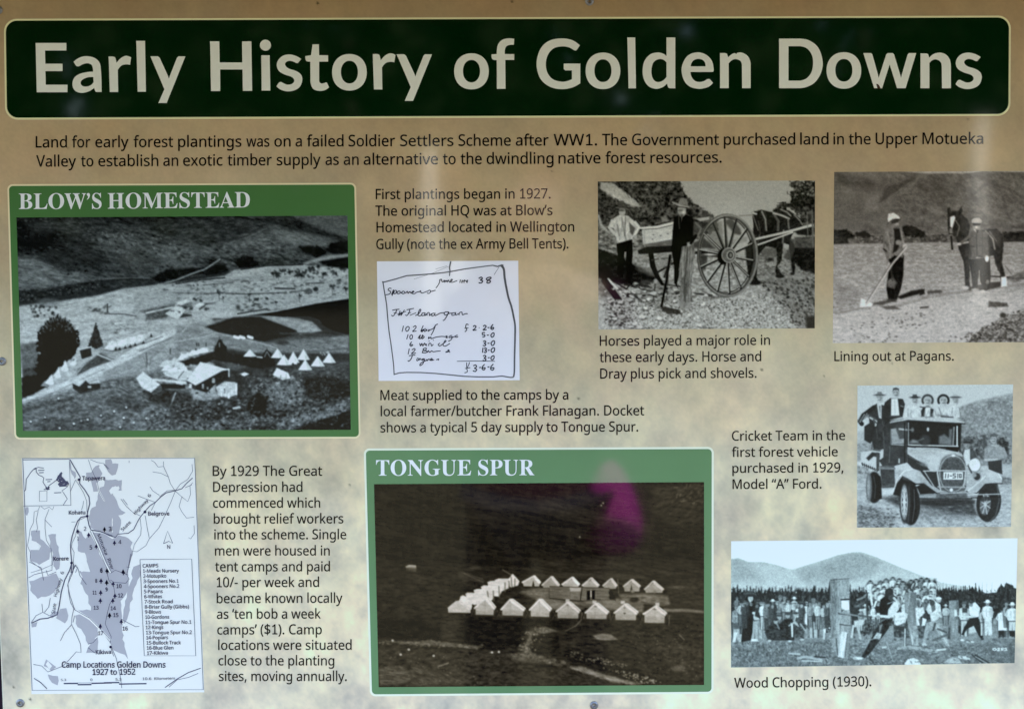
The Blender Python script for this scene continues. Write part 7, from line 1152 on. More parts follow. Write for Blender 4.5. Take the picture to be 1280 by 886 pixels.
# ------------------------------------------------------------------ builders
def obj(name, me, m, parent=None, label=None):
    o = bpy.data.objects.new(name, me); COL.objects.link(o)
    if m: me.materials.append(m)
    if parent: o.parent = parent
    if label: o['label'] = label
    return o
def ink_obj(name, k, h, m, parent, label=None):
    me = bpy.data.meshes.new(name)
    me.from_pydata([at(x,y,h+d) for x,y,d in k.V], [], k.F); me.update()
    return obj(name, me, m, parent, label)
def rrect(q, r, n=7):
    """rounded corners on a quad of photo pixels"""
    o = []
    for i in range(4):
        p = Vector(q[i]); a = (Vector(q[i-1])-p).normalized(); b = (Vector(q[(i+1)%4])-p).normalized()
        c = p+(a+b)*r
        for j in range(n+1):
            t = j/n*math.pi/2
            o.append(tuple(c-b*r*math.cos(t)-a*r*math.sin(t)) if True else None)
    return o
def slab(name, pts, h0, h1, m, parent, label=None):
    """flat plate whose outline is given in photo pixels; back at h0, front at h1 (metres out of the board)"""
    me = bpy.data.meshes.new(name); bm = bmesh.new()
    f = bm.faces.new([bm.verts.new(at(x,y,h1)) for x,y in pts])
    if h1>h0:
        r = bmesh.ops.extrude_face_region(bm, geom=[f]); vs = [v for v in r['geom'] if isinstance(v, bmesh.types.BMVert)]
        for v in vs: v.co.y = -h0
    bmesh.ops.recalc_face_normals(bm, faces=bm.faces); bm.to_mesh(me); bm.free()
    return obj(name, me, m, parent, label)
def print_mesh(name, X, Y, col, h, m, parent, label=None):
    ny, nx = X.shape
    d = np.stack([X.ravel()-640, -(Y.ravel()*708/886/.8-442.5), np.full(X.size,-FPX)])
    d = np.array(R_BOARD) @ d; t = -CAM_B.z/d[2]
    co = np.stack([CAM_B.x+d[0]*t, np.full(X.size,-h), CAM_B.y+d[1]*t+BOARD_Z],1).astype(np.float32)
    i = (np.arange(ny-1)[:,None]*nx+np.arange(nx-1)[None,:]).ravel()
    quads = np.stack([i,i+nx,i+nx+1,i+1],1).astype(np.int32)
    me = bpy.data.meshes.new(name); me.vertices.add(X.size); me.vertices.foreach_set('co', co.ravel())
    me.loops.add(quads.size); me.loops.foreach_set('vertex_index', quads.ravel())
    me.polygons.add(len(quads)); me.polygons.foreach_set('loop_start', np.arange(0,quads.size,4,dtype=np.int32))
    me.update(calc_edges=True)
    a = me.color_attributes.new('ink','FLOAT_COLOR','POINT')
    c = np.ones((X.size,4),np.float32); c[:,:3] = col.reshape(-1,3); a.data.foreach_set('color', c.ravel())
    return obj(name, me, m, parent, label)
def to_albedo(rgb, gain):
    l = np.where(rgb<=.04045, rgb/12.92, ((rgb+.055)/1.055)**2.4)
    return np.clip(l*np.array(gain), .001, .9)
def tag(o, label, cat, group=None):
    o['label'] = label; o['category'] = cat
    if group: o['group'] = group
    return o

# ------------------------------------------------------------------ setting
ground = bpy.data.meshes.new('ground'); bm = bmesh.new(); bmesh.ops.create_grid(bm, x_segments=1, y_segments=1, size=200); bm.to_mesh(ground); bm.free()
g = obj('ground', ground, mat('gravel', (.055,.05,.032), .95, .1, noise=(.25,6,6))); g['kind'] = 'structure'
me = bpy.data.meshes.new('unseen_shade_roof'); bm = bmesh.new()  # unseen roof added to shade the board more towards its top
bmesh.ops.create_cube(bm, size=1, matrix=Matrix.Translation((0,ROOF_Y,ROOF_Z)) @ Matrix.Rotation(math.radians(ROOF_TILT),4,'X') @ Matrix.Diagonal((3.2,ROOF_D,.05,1))); bm.to_mesh(me); bm.free()
rf = obj('unseen_shade_roof', me, mat('shade_roof_boards', (.16,.11,.07), .8, .1, noise=(.4,9,5))); rf['kind'] = 'structure'

# ------------------------------------------------------------------ the board
M_EDGE = mat('panel_edge', (.78,.72,.55), .5)
M_BG = ink_mat('printed_backdrop', SPEC, ROUGH); M_PRINT = ink_mat('photo_ink', SPEC, ROUGH)
M_BAND = mat('dark_green_ink', (.0004,.014,.002), ROUGH, SPEC, noise=(.25,3,2)); M_CREAM = mat('cream_ink', ink_for((178,170,128),120), ROUGH, SPEC)
M_TITLE = mat('title_ink', ink_for((178,170,148),80), ROUGH, SPEC, noise=(.05,40,3)); M_BLACK = mat('black_ink', (.004,.003,.003), ROUGH, SPEC)
M_GREEN1 = mat('leaf_green_ink', ink_for((68,106,66),390), ROUGH, SPEC, noise=(.12,7,4)); M_GREEN2 = mat('soft_green_ink', ink_for((95,138,105),700), ROUGH, SPEC, noise=(.12,7,4))
M_BORD1 = mat('pale_line_ink', ink_for((198,194,164),380), ROUGH, SPEC); M_BORD2 = mat('white_line_ink', ink_for((228,240,230),700), ROUGH, SPEC)
M_HEAD = mat('heading_ink', ink_for((205,212,192),250), ROUGH, SPEC); M_HEAD2 = mat('heading_white_ink', ink_for((226,244,245),585), ROUGH, SPEC)
M_PAPER = mat('docket_paper', ink_for((203,206,220),400), ROUGH, SPEC, noise=(.06,14,4)); M_PENCIL = mat('pencil', (.10,.095,.10), .6, SPEC, noise=(.5,160,3)); M_PEN = mat('pen_ink', (.02,.02,.035), .6, SPEC)
M_MAP = mat('map_paper', ink_for((220,232,245),720), ROUGH, SPEC, noise=(.03,12,3)); M_FOREST = mat('map_grey', ink_for((160,172,192),720), ROUGH, SPEC, noise=(.06,30,3)); M_MAPLINE = mat('map_line', (.07,.07,.12), ROUGH, SPEC); M_MAPINK = mat('map_ink', (.012,.01,.05), ROUGH, SPEC)
M_STEEL = mat('screw_steel', (.30,.30,.32), .5, .5, 1.0, noise=(.2,300,3)); M_SOCK = mat('screw_socket', (.015,.015,.02), .6)

board = bpy.data.objects.new('information_board', None); COL.objects.link(board)
tag(board, 'tan printed history panel with dark green title band, old photographs and a map', 'sign')

LH = .00015                                            # one printed layer
# backdrop: the whole panel front, a pale faded forest picture
def backdrop():
    x0,x1,y0,y1 = -24,1330,-40,925
    nx,ny = 820,590
    u = np.linspace(0,1,nx)[None,:]; v = np.linspace(0,1,ny)[:,None]
    # panel edges run true on the board: left edge through (1,790) and (4.8,886)
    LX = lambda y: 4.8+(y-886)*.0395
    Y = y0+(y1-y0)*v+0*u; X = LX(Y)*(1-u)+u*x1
    P = Pic([(0,0),(1,0),(1,1),(0,1)]); N = P.noise
    f = np.clip((Y-60)/800,0,1)
    warm = np.array(lin((176,150,112))); pale = np.array(lin((214,212,196)))
    keys = BG
    c = np.stack([np.interp(Y, [k[0] for k in keys], [k[1][i] for k in keys]) for i in range(3)],-1)
    big = N(X,Y,190,150,3,3); mid = N(X,Y,46,54,5,4); fine = N(X,Y,15,17,8,3); gr = N(X,Y,2.6,2.6,12,2); vert = N(X,Y,24,62,21,2)
    low = np.clip((Y-380)/300,0,1)
    m = big*.07+mid*(.11+.17*low)+fine*(.07+.13*low)+gr*.06+vert*(.03+.12*low)
    # blurred pale crowns between the pictures, bright cloudy patches at the foot
    rs = np.random.RandomState(7)
    for i in range(260):
        cx = rs.uniform(0,1290); cy = rs.uniform(400,900); rx = rs.uniform(6,19); ry = rx*rs.uniform(.9,2.4); a = rs.uniform(-.16,.18)*(.45+.8*(cy-400)/480)
        m += a*np.exp(-(((X-cx)/rx)**2+((Y-cy)/ry)**2)**1.4)
    for cx,cy,rx,ry,a in ((1235,905,75,42,.34),(1010,868,90,26,.14),(560,905,60,18,-.10),(330,880,60,14,.12),(985,640,26,40,.14),(1035,600,30,40,.12),(880,640,18,60,-.12),(300,690,40,30,.12),(420,600,30,24,-.14),(350,740,46,30,.10),(250,640,10,40,-.08),(14,820,26,110,-.22),(30,640,14,60,-.08),(10,500,12,120,-.10),(1275,760,12,50,.16),(1090,455,70,30,.10),(830,470,50,40,.05),(560,200,36,40,.12),(460,240,20,26,.10),(430,215,30,16,-.10),(280,222,30,12,.14),(1240,190,40,30,.10),(640,430,60,50,-.08),(690,330,40,30,.10)):
        m += a*np.exp(-(((X-cx)/rx)**2+((Y-cy)/ry)**2))
    c = c*np.clip(1+m*.95,.35,1.8)[...,None]
    # cooler hollows, warmer crests, pinkish and greenish drifts, like the faded foliage of the picture
    t = np.clip(m*1.6,-.5,.5)[...,None]; c = c*(1+t*np.array((.07,.03,-.13))*(.5+.7*f[...,None]))
    hue = N(X,Y,40,46,33,3)[...,None]; hue2 = N(X,Y,70,70,41,2)[...,None]
    c = c*(1+hue*np.array((.03,-.012,.01))+hue2*np.array((-.04,.01,.06)))
    for px,py,r,dk in ((397,4,1.6,.8),(640,2,1.6,.6),(723,498,1.6,.6),(38,874,1.5,.8),(17,859,1.4,.7),(952,462,1.8,.6),(1210,149,1,.6),(1030,470,1.2,.5),(85,185,1,.5),(437,606,1.1,.6),(690,214,1,.5),(1115,454,1.1,.4)):
        c = c*(1-dk*np.clip(r+.6-np.hypot(X-px,Y-py),0,1))[...,None]
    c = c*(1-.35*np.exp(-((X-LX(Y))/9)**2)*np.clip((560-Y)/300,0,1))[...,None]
    return X,Y,np.clip(c,.02,.9)
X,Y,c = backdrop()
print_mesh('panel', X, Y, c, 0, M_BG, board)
q = [(X[0,0],Y[0,0]),(X[0,-1],Y[0,-1]),(X[-1,-1],Y[-1,-1]),(X[-1,0],Y[-1,0])]
slab('panel_edge', [(q[0][0]-1.3,q[0][1]),(q[1][0],q[1][1]),(q[2][0],q[2][1]),(q[3][0]-1.3,q[3][1])], -.006, -.0004, M_EDGE, board)

def frame(name, q, r, mg, mb, b=2.3, label=None):
    cx = sum(p[0] for p in q)/4; cy = sum(p[1] for p in q)/4
    out = [(x+math.copysign(b,x-cx), y+math.copysign(b,y-cy)) for x,y in q]
    fr = slab(name, rrect(q,r), 2*LH, 2*LH, mg, board, label)
    slab('border_line', rrect(out,r+b*.8), LH, LH, mb, fr)
    return fr
band = frame('title_band', [(7.2,25.9),(1261.2,21.8),(1260.5,142.4),(8.9,147.2)], 14, M_BAND, M_CREAM, 2.4)
fr1 = frame('picture_frame', [(11.3,232.4),(442.9,230.6),(448.6,545.7),(20.3,546.9)], 5, M_GREEN1, M_BORD1, 2.2, 'green picture frame headed Blow\'s Homestead')
fr2 = frame('picture_frame', [(457.3,563),(889.6,561.1),(889.3,864.4),(465,867.6)], 5, M_GREEN2, M_BORD2, 2.6, 'green picture frame headed Tongue Spur')

# title lettering, each letter an outline of its own
def glyph(pts, f, bb=None):
    """contour with corners (x,y) and smooth points (x,y,1)"""
    n = len(pts); o = []
    def tan(i):
        a,b = pts[i-1],pts[(i+1)%n]; return ((b[0]-a[0])/2,(b[1]-a[1])/2)
    for i in range(n):
        a,b = pts[i],pts[(i+1)%n]
        if len(a)<3 and len(b)<3: o.append(a[:2]); continue
        d = math.hypot(b[0]-a[0],b[1]-a[1])
        def tg(p,i):
            if len(p)<3: return None
            t = tan(i); l = math.hypot(*t) or 1; return (t[0]/l*d,t[1]/l*d)
        ta,tb = tg(a,i),tg(b,(i+1)%n)
        if ta is None: ta = (2*(b[0]-a[0])-tb[0], 2*(b[1]-a[1])-tb[1]) if tb else (b[0]-a[0],b[1]-a[1]); ta=((ta[0]+b[0]-a[0])/2,(ta[1]+b[1]-a[1])/2)
        if tb is None: tb = (2*(b[0]-a[0])-ta[0], 2*(b[1]-a[1])-ta[1]); tb=((tb[0]+b[0]-a[0])/2,(tb[1]+b[1]-a[1])/2)
        for j in range(6):
            t = j/6; h1 = 2*t**3-3*t*t+1; h2 = t**3-2*t*t+t; h3 = -2*t**3+3*t*t; h4 = t**3-t*t
            o.append((h1*a[0]+h2*ta[0]+h3*b[0]+h4*tb[0], h1*a[1]+h2*ta[1]+h3*b[1]+h4*tb[1]))
    ox,oy,k = f
    return [(x/k+ox,y/k+oy) for x,y in o]
def ellc(cx,cy,rx,ry,pw=2.15):
    o=[]
    for i in range(44):
        t=2*math.pi*i/44; c,s=math.cos(t),math.sin(t)
        o.append((cx+rx*math.copysign(abs(c)**(2/pw),c), cy+ry*math.copysign(abs(s)**(2/pw),s)))
    return o
F1=(35,40,6.4); F2=(255,40,8.5333); F3=(395,40,8.5333); F4=(560,40,11.08); F5=(660,35,6.7368); F6=(840,35,9.845); F7=(965,35,9.143); F8=(1070,35,7.529)
T={}
T['E']=[glyph([(62,88),(308,88),(308,148),(137,148),(139,254),(277,254),(277,313),(140,313),(143,422),(317,422),(317,482),(71,482)],F1)]
T['a']=[glyph([(366,238),(400,212,1),(455,194,1),(525,204,1),(570,240,1),(584,300,1),(590,480),(553,480),(543,477,1),(536,466,1),(530,447),(490,474,1),(430,487,1),(378,470,1),(357,425,1),(372,365,1),(430,330,1),(522,317),(519,290,1),(508,262,1),(475,250,1),(435,260,1),(410,274,1),(393,274,1),(382,266,1)],F1),glyph([(523,360),(475,364,1),(432,385,1),(422,412,1),(440,433,1),(475,436,1),(505,424,1),(526,402)],F1)]
T['r']=[glyph([(646,197),(680,197,1),(697,203,1),(704,222,1),(709,247),(745,208,1),(785,191,1),(826,203),(817,263),(790,259,1),(750,268,1),(719,303),(722,480),(655,480)],F1)]
T['l']=[glyph([(867,71),(937,71),(944,478),(878,478)],F1)]
T['y']=[glyph([(980,195),(1040,195),(1054,206),(1120,350),(1128,375),(1136,350),(1192,208),(1204,195),(1260,195),(1110,568),(1044,568),(1092,458)],F1)]
T['H']=[glyph([(66,100),(164,100),(168,325),(409,325),(407,100),(506,100),(514,628),(415,628),(412,400),(172,400),(174,630),(76,630)],F2)]
T['i']=[glyph([(611,249),(701,249),(708,625),(616,625)],F2),[(x/8.5333+255,y/8.5333+40) for x,y in ellc(656,141,59,59,2)]]
T['s']=[glyph([(1038,288),(1003,331),(985,331,1),(955,317,1),(915,308,1),(875,322,1),(866,352,1),(900,388,1),(980,415,1),(1035,455,1),(1049,510,1),(1025,580,1),(970,620,1),(890,633,1),(820,615,1),(774,580),(800,540,1),(820,533,1),(845,545,1),(890,562,1),(940,553,1),(964,520,1),(940,482,1),(860,453,1),(800,415,1),(777,360,1),(790,305,1),(835,258,1),(905,240,1),(980,255,1)],F2)]
T['t']=[glyph([(1158,132),(1226,132),(1228,248),(1324,248),(1324,316),(1228,316),(1228,505),(1234,537,1),(1255,550,1),(1285,545,1),(1303,538,1),(1312,543,1),(1334,590),(1295,618,1),(1235,628,1),(1170,610,1),(1140,555,1),(1136,500),(1134,316),(1097,312,1),(1085,298,1),(1080,258),(1142,248)],F2)]
T['o']=[[(x/8.5333+395,y/8.5333+40) for x,y in ellc(357,430,185,195)],[(x/8.5333+395,y/8.5333+40) for x,y in ellc(357,428,91,121)]]
T['f']=[glyph([(677,787),(675,390),(627,383,1),(608,365,1),(602,310),(675,306),(677,240,1),(697,165,1),(750,110,1),(830,89,1),(918,95),(912,177),(850,180,1),(805,202,1),(788,250,1),(786,306),(917,306),(917,387),(793,387),(797,787)],F4)]
T['G']=[glyph([(437,146),(410,186),(402,190,1),(390,188,1),(345,163,1),(285,155,1),(215,172,1),(168,225,1),(150,303,1),(165,380,1),(210,432,1),(285,453,1),(330,447,1),(370,432),(370,357),(314,357),(301,345),(301,300),(440,300),(440,466),(370,502,1),(280,515,1),(185,495,1),(110,435,1),(75,340,1),(78,250,1),(115,160,1),(185,105,1),(280,88,1),(370,102,1)],F5)]
T['d']=[glyph([(1166,80),(1240,80),(1240,508),(1195,508),(1182,502),(1176,490),(1170,468),(1130,500,1),(1075,512,1),(1015,490,1),(975,430,1),(965,360,1),(980,280,1),(1030,222,1),(1095,207,1),(1140,217,1),(1166,236)],F5),glyph([(1166,290),(1140,268,1),(1105,262,1),(1060,285,1),(1040,345,1),(1045,410,1),(1070,448,1),(1105,455,1),(1140,440,1),(1166,412)],F5)]
T['e']=[glyph([(226,541),(240,600,1),(280,650,1),(335,665,1),(390,655,1),(430,632,1),(455,627,1),(470,635),(504,676),(455,720,1),(390,742,1),(325,748,1),(220,722,1),(150,650,1),(117,530,1),(135,430,1),(200,335,1),(315,300,1),(420,330,1),(490,405,1),(512,500,1),(508,535,1),(495,541)],F6),glyph([(228,472),(413,472),(405,425,1),(375,393,1),(325,380,1),(270,395,1),(240,430,1)],F6)]
T['n']=[glyph([(590,308),(650,308),(675,316),(690,360),(740,320,1),(775,309),(790,322),(800,306),(860,304,1),(930,345,1),(962,410,1),(967,480),(967,740),(862,740),(860,470),(845,410,1),(785,383,1),(735,398,1),(697,435),(697,740),(590,740)],F6)]
T['n2']=[glyph([(606,240),(660,240),(678,246),(688,280),(730,245,1),(790,232,1),(845,250,1),(882,300,1),(892,370),(892,567),(808,567),(806,370),(795,320,1),(752,296,1),(715,305,1),(690,330),(690,567),(606,567)],F8)]
T['D']=[glyph([(80,122),(325,122),(430,145,1),(530,230,1),(578,385,1),(560,510,1),(490,620,1),(400,672,1),(320,688),(80,688)],F7),glyph([(187,208),(187,602),(320,602),(395,575,1),(450,505,1),(468,400,1),(455,310,1),(400,235,1),(320,208)],F7)]
T['w']=[glyph([(68,236),(140,236),(152,246),(206,440),(212,470),(222,440),(282,252),(296,236),(345,236),(357,248),(415,440),(423,470),(430,440),(485,250),(497,236),(566,236),(466,567),(385,567),(316,342),(245,567),(226,567),(206,528),(190,530),(200,567),(170,567)],F8)]
def bbox(cs): p=[q for c in cs for q in c]; return min(x for x,_ in p),min(y for _,y in p),max(x for x,_ in p),max(y for _,y in p)
def fit(ch, x0,y0,x1,y1):
    a,b,c,d = bbox(T[ch]); return [[(x0+(x-a)/(c-a)*(x1-x0), y0+(y-b)/(d-b)*(y1-y0)) for x,y in q] for q in T[ch]]
def zb(f,x0,y0,x1,y1): return (x0/f[2]+f[0],y0/f[2]+f[1],x1/f[2]+f[0],y1/f[2]+f[1])
title = [T[k] for k in 'EarlyHistofGdenDw']+[T['n2'], fit('r',*zb(F3,606,228,848,613)), fit('y',*zb(F3,860,238,1238,735)), fit('o',*zb(F4,85,295,565,795)), fit('o',*zb(F5,485,207,777,515)), fit('l',*zb(F5,836,80,909,508)), fit('o',*zb(F7,622,277,1018,694)), fit('s',*zb(F8,935,232,1183,575))]
for a,b in ((0,250),(250,545),(545,655),(655,955),(955,1260)):       # one part per word of the title
    k = Ink()
    for cs in title:
        if a <= bbox(cs)[0] < b:
            if cs is T['i']: k.shape(cs[:1]); k.shape(cs[1:])
            else: k.shape(cs)
    ink_obj('title_word', k, 3*LH, M_TITLE, band)
M_RUST = mat('rust', (.05,.022,.008), .8, .1)
k = Ink().fr(*F8); k.poly([(190,525),(206,528),(220,545),(232,570),(215,572),(198,560)]); 
ink_obj('paint_chip', k, 3*LH+3e-5, M_RUST, board)

def heading(words, cap, m, parent):
    k = Ink()
    for t,x0,y0,x1,y1 in words: k.otext(t,x0,y0,x1,y1,cap,SERIF)
    ink_obj('heading', k, 3*LH, m, parent)
heading([("BLOWS"[:4],23.8,261.3,107.6,260.9),("S",115.2,260.9,127.2,260.8),("HOMESTEAD",134.9,260.8,312.5,259.3)], 19.4, M_HEAD, fr1)
k = Ink().fr(0,220,4.921); k.poly(crom([(543,104),(552,108),(554,122),(546,138),(534,146),(543,130),(538,120),(534,110),(543,104)],4)[:-1]); ink_obj('heading', k, 3*LH, M_HEAD, fr1)
heading([("TONGUE",470.1,594.3,589,594),("SPUR",597.7,594,668,593.8)], 19.4, M_HEAD2, fr2)

def photo(quad_pic, lo, hi, gain, curve, parent, label, h=3*LH):
    p = quad_pic; c = to_albedo(p.rgb(lo,hi,*curve), gain)
    return print_mesh('photo_print', p.X, p.Y, c, h, M_PRINT, parent, label)
photo(paint_homestead(), *TINT['blow'], fr1, 'black and white photograph of a valley camp with bell tents and a homestead')
photo(paint_tent_camp(), *TINT['tongue'], fr2, 'dark brown photograph of white tents in rows on a hillside')
photo(paint_dray(), *TINT['dray'], board, 'photograph of two men beside a big-wheeled horse dray', LH)
photo(paint_lining_out(), *TINT['lining'], board, 'photograph of a man with a hoe and a man holding a horse', LH)
photo(paint_truck(), *TINT['car'], board, 'photograph of men standing on an old truck', LH)
photo(paint_chopping(), *TINT['wood'], board, 'wide photograph of men chopping logs before a crowd', LH)

# docket and map
doc = slab('docket', [(471.1,326.6),(647.8,325.8),(649.6,475.2),(473.3,476)], LH, LH, M_PAPER, board, 'white paper docket with handwritten sums')
ink_obj('pencil_outline', docket_outline(), 2*LH, M_PENCIL, doc); ink_obj('handwriting', docket_writing(), 3*LH, M_PEN, doc)
mp = slab('location_map', [(27.1,572.4),(243.8,572),(255.4,865.2),(39.3,867.4)], LH, LH, M_MAP, board, 'pale blue and grey map of camp locations')
ink_obj('forest_shading', map_forest(), 2*LH, M_FOREST, mp); [ink_obj('pale_clearing', t, 2.5*LH, M_MAP, mp) for t in map_clear()]; ink_obj('road_lines', map_roads(), 3*LH, M_MAPLINE, mp)
mk, dots = map_marks()
for t in mk: ink_obj('camp_mark', t, 4*LH, M_MAPINK, mp)
for t in dots: ink_obj('town_dot', t, 4*LH, M_MAPINK, mp)
for n,t in map_lettering(): ink_obj(n, t, 5*LH, M_MAPINK, mp)

# running text
def block(label, lines, cap):
    k = Ink()
    for t,x0,y0,x1,y1 in lines: k.otext(t,x0,y0,x1,y1,cap)
    ink_obj('caption_text', k, 2*LH, M_BLACK, board, label)
def words(ws, xe, ya, yb, xa, xb):
    ks = []
    for i,(t,x) in enumerate(ws):
        x1 = ws[i+1][1]-6.2 if i+1<len(ws) else xe
        ks.append((t,x,ya+(yb-ya)*(x-xa)/(xb-xa),x1,ya+(yb-ya)*(x1-xa)/(xb-xa)))
    return ks
W1 = [('Land',44.7),('for',90),('early',119.3),('forest',167),('plantings',222.7),('was',308),('on',343),('a',369.5),('failed',383.6),('Soldier',435.7),('Settlers',500.2),('Scheme',573.1),('after',644.7),('WW1.',692),('The',752.5),('Government',790.1),('purchased',904.8),('land',1000.2),('in',1041.8),('the',1061),('Upper',1094.5),('Motueka',1153)]
W2 = [('Valley',45.3),('to',101.4),('establish',123),('an',204.2),('exotic',229),('timber',284.5),('supply',346),('as',407),('an',429.7),('alternative',454.6),('to',553.7),('the',575.8),('dwindling',608.4),('native',698.1),('forest',756.9),('resources.',813)]
block('wide introduction of two long lines below the title', words(W1,1229,184.4,179.7,44,1229)+words(W2,902,208.3,203.2,44,902), 14.2)
block('caption about first plantings and Blow\'s Homestead', [('First plantings began in 1927.',469.7,248.8,688.3,248.1),('The original HQ was at Blow’s',469.2,269.6,690.6,268.7),('Homestead located in Wellington',470.6,290.2,717.8,289.3),('Gully (note the ex Army Bell Tents).',470.4,311.3,710.5,310.4)], 12.6)
block('caption about horses and dray', [('Horses played a major role in',749.7,432.1,962.5,430.9),('these early days. Horse and',749.5,452.5,951.5,451.3),('Dray plus pick and shovels.',750.2,473.1,945.6,472)], 12.5)
block('caption Lining out at Pagans', [('Lining out at Pagans.',1042.9,451.2,1192.1,450.6)], 12.2)
block('caption about meat supplied to the camps', [('Meat supplied to the camps by a',475.5,500,710.4,499.2),('local farmer/butcher Frank Flanagan. Docket',475.9,520,805.2,518.9),('shows a typical 5 day supply to Tongue Spur.',475.6,540.3,797.7,539.1)], 12.5)
block('caption about the cricket team', [('Cricket Team in the',914.9,550.6,1056.4,549.8),('first forest vehicle',914.8,570.9,1047.2,570),('purchased in 1929,',915.4,590.8,1054.2,590),('Model “A” Ford.',915.7,611,1026.8,610.3)], 12)
block('tall caption about the Great Depression and camps', [('By 1929 The Great',265.9,594.7,402.8,594.4),('Depression had',266.4,614.7,378.1,614.5),('commenced which',266.3,634.4,400.3,634.2),('brought relief workers',267.2,654.3,429.3,653.9),('into the scheme. Single',267.9,674,432.8,673.7),('men were housed in',268.7,694.1,412.2,694),('tent camps and paid',269,714,412.5,713.8),('10/- per week and',270.8,733.7,398.9,733.3),('became known locally',270.9,753.7,428.2,753.1),('as ‘ten bob a week',271.1,773.2,401,772.8),('camps’ ($1). Camp',271.6,792.8,402.3,792.5),('locations were situated',272.8,812.1,439.6,811.9),('close to the planting',273.1,831.4,417.9,831.4),('sites, moving annually.',273.6,850.9,433.5,850.9)], 12.4)
block('caption Wood Chopping', [('Wood Chopping (1930).',917.8,859.4,1089,857.4)], 12.3)

# screws
def screw_mesh(rad):
    bm = bmesh.new(); n = 40
    prof = [(1.0,.0),(1.0,.0007),(.93,.0012),(.80,.0016),(.62,.0018),(.44,.0017)]
    rings = [[bm.verts.new((rad*r*math.cos(2*math.pi*i/n), -h, rad*r*math.sin(2*math.pi*i/n))) for i in range(n)] for r,h in prof]
    def sq(i,s):
        t = 2*math.pi*i/n+.35; c,d = math.cos(t),math.sin(t); m = max(abs(c),abs(d)); return rad*s*c/m, rad*s*d/m
    for h,s in ((.0016,.29),(-.0012,.24)): rings.append([bm.verts.new((sq(i,s)[0],-h,sq(i,s)[1])) for i in range(n)])
    for a,b in zip(rings,rings[1:]):
        for i in range(n): bm.faces.new((a[i],a[(i+1)%n],b[(i+1)%n],b[i]))
    bm.faces.new(rings[-1]); 
    for f in bm.faces: f.smooth = len(f.verts)==4
    bmesh.ops.recalc_face_normals(bm, faces=bm.faces)
    for f in bm.faces:
        if max(v.co.xz.length for v in f.verts)<rad*.42: f.material_index = 1; f.smooth = False
    me = bpy.data.meshes.new('screw'); bm.to_mesh(me); bm.free(); me.materials.append(M_STEEL); me.materials.append(M_SOCK); return me
sm = screw_mesh(5.3*W_M/1280)
for i,(px,py) in enumerate(((25.5,878.6),(742.5,881.3),(2.6,451.6),(736.8,1.6),(-2,12.5),(1287,445),(1288,885))):
    o = bpy.data.objects.new('screw', sm); COL.objects.link(o); o.parent = board; o.location = at(px,py,LH); o.rotation_euler = (0,i*1.3,0)

# dark timber the panel is fixed to
me = bpy.data.meshes.new('backing_timber'); bm = bmesh.new()
xa = plane(-70,443)[0]; xb = plane(1400,443)[0]; za = plane(0,1010)[1]; zb_ = plane(0,-60)[1]
bmesh.ops.create_cube(bm, size=1, matrix=Matrix.Translation(((xa+xb)/2,.0265,(za+zb_)/2)) @ Matrix.Diagonal((xb-xa,.04,zb_-za,1)))
bmesh.ops.bevel(bm, geom=bm.edges[:], offset=.004, segments=2, affect='EDGES'); bm.to_mesh(me); bm.free()
bk = obj('backing_timber', me, mat('dark_stained_timber', (.022,.012,.022), .8, .1, noise=(.5,18,5), bump=.4))
tag(bk, 'dark stained timber backing showing as a thin strip left of the tan panel', 'backing')

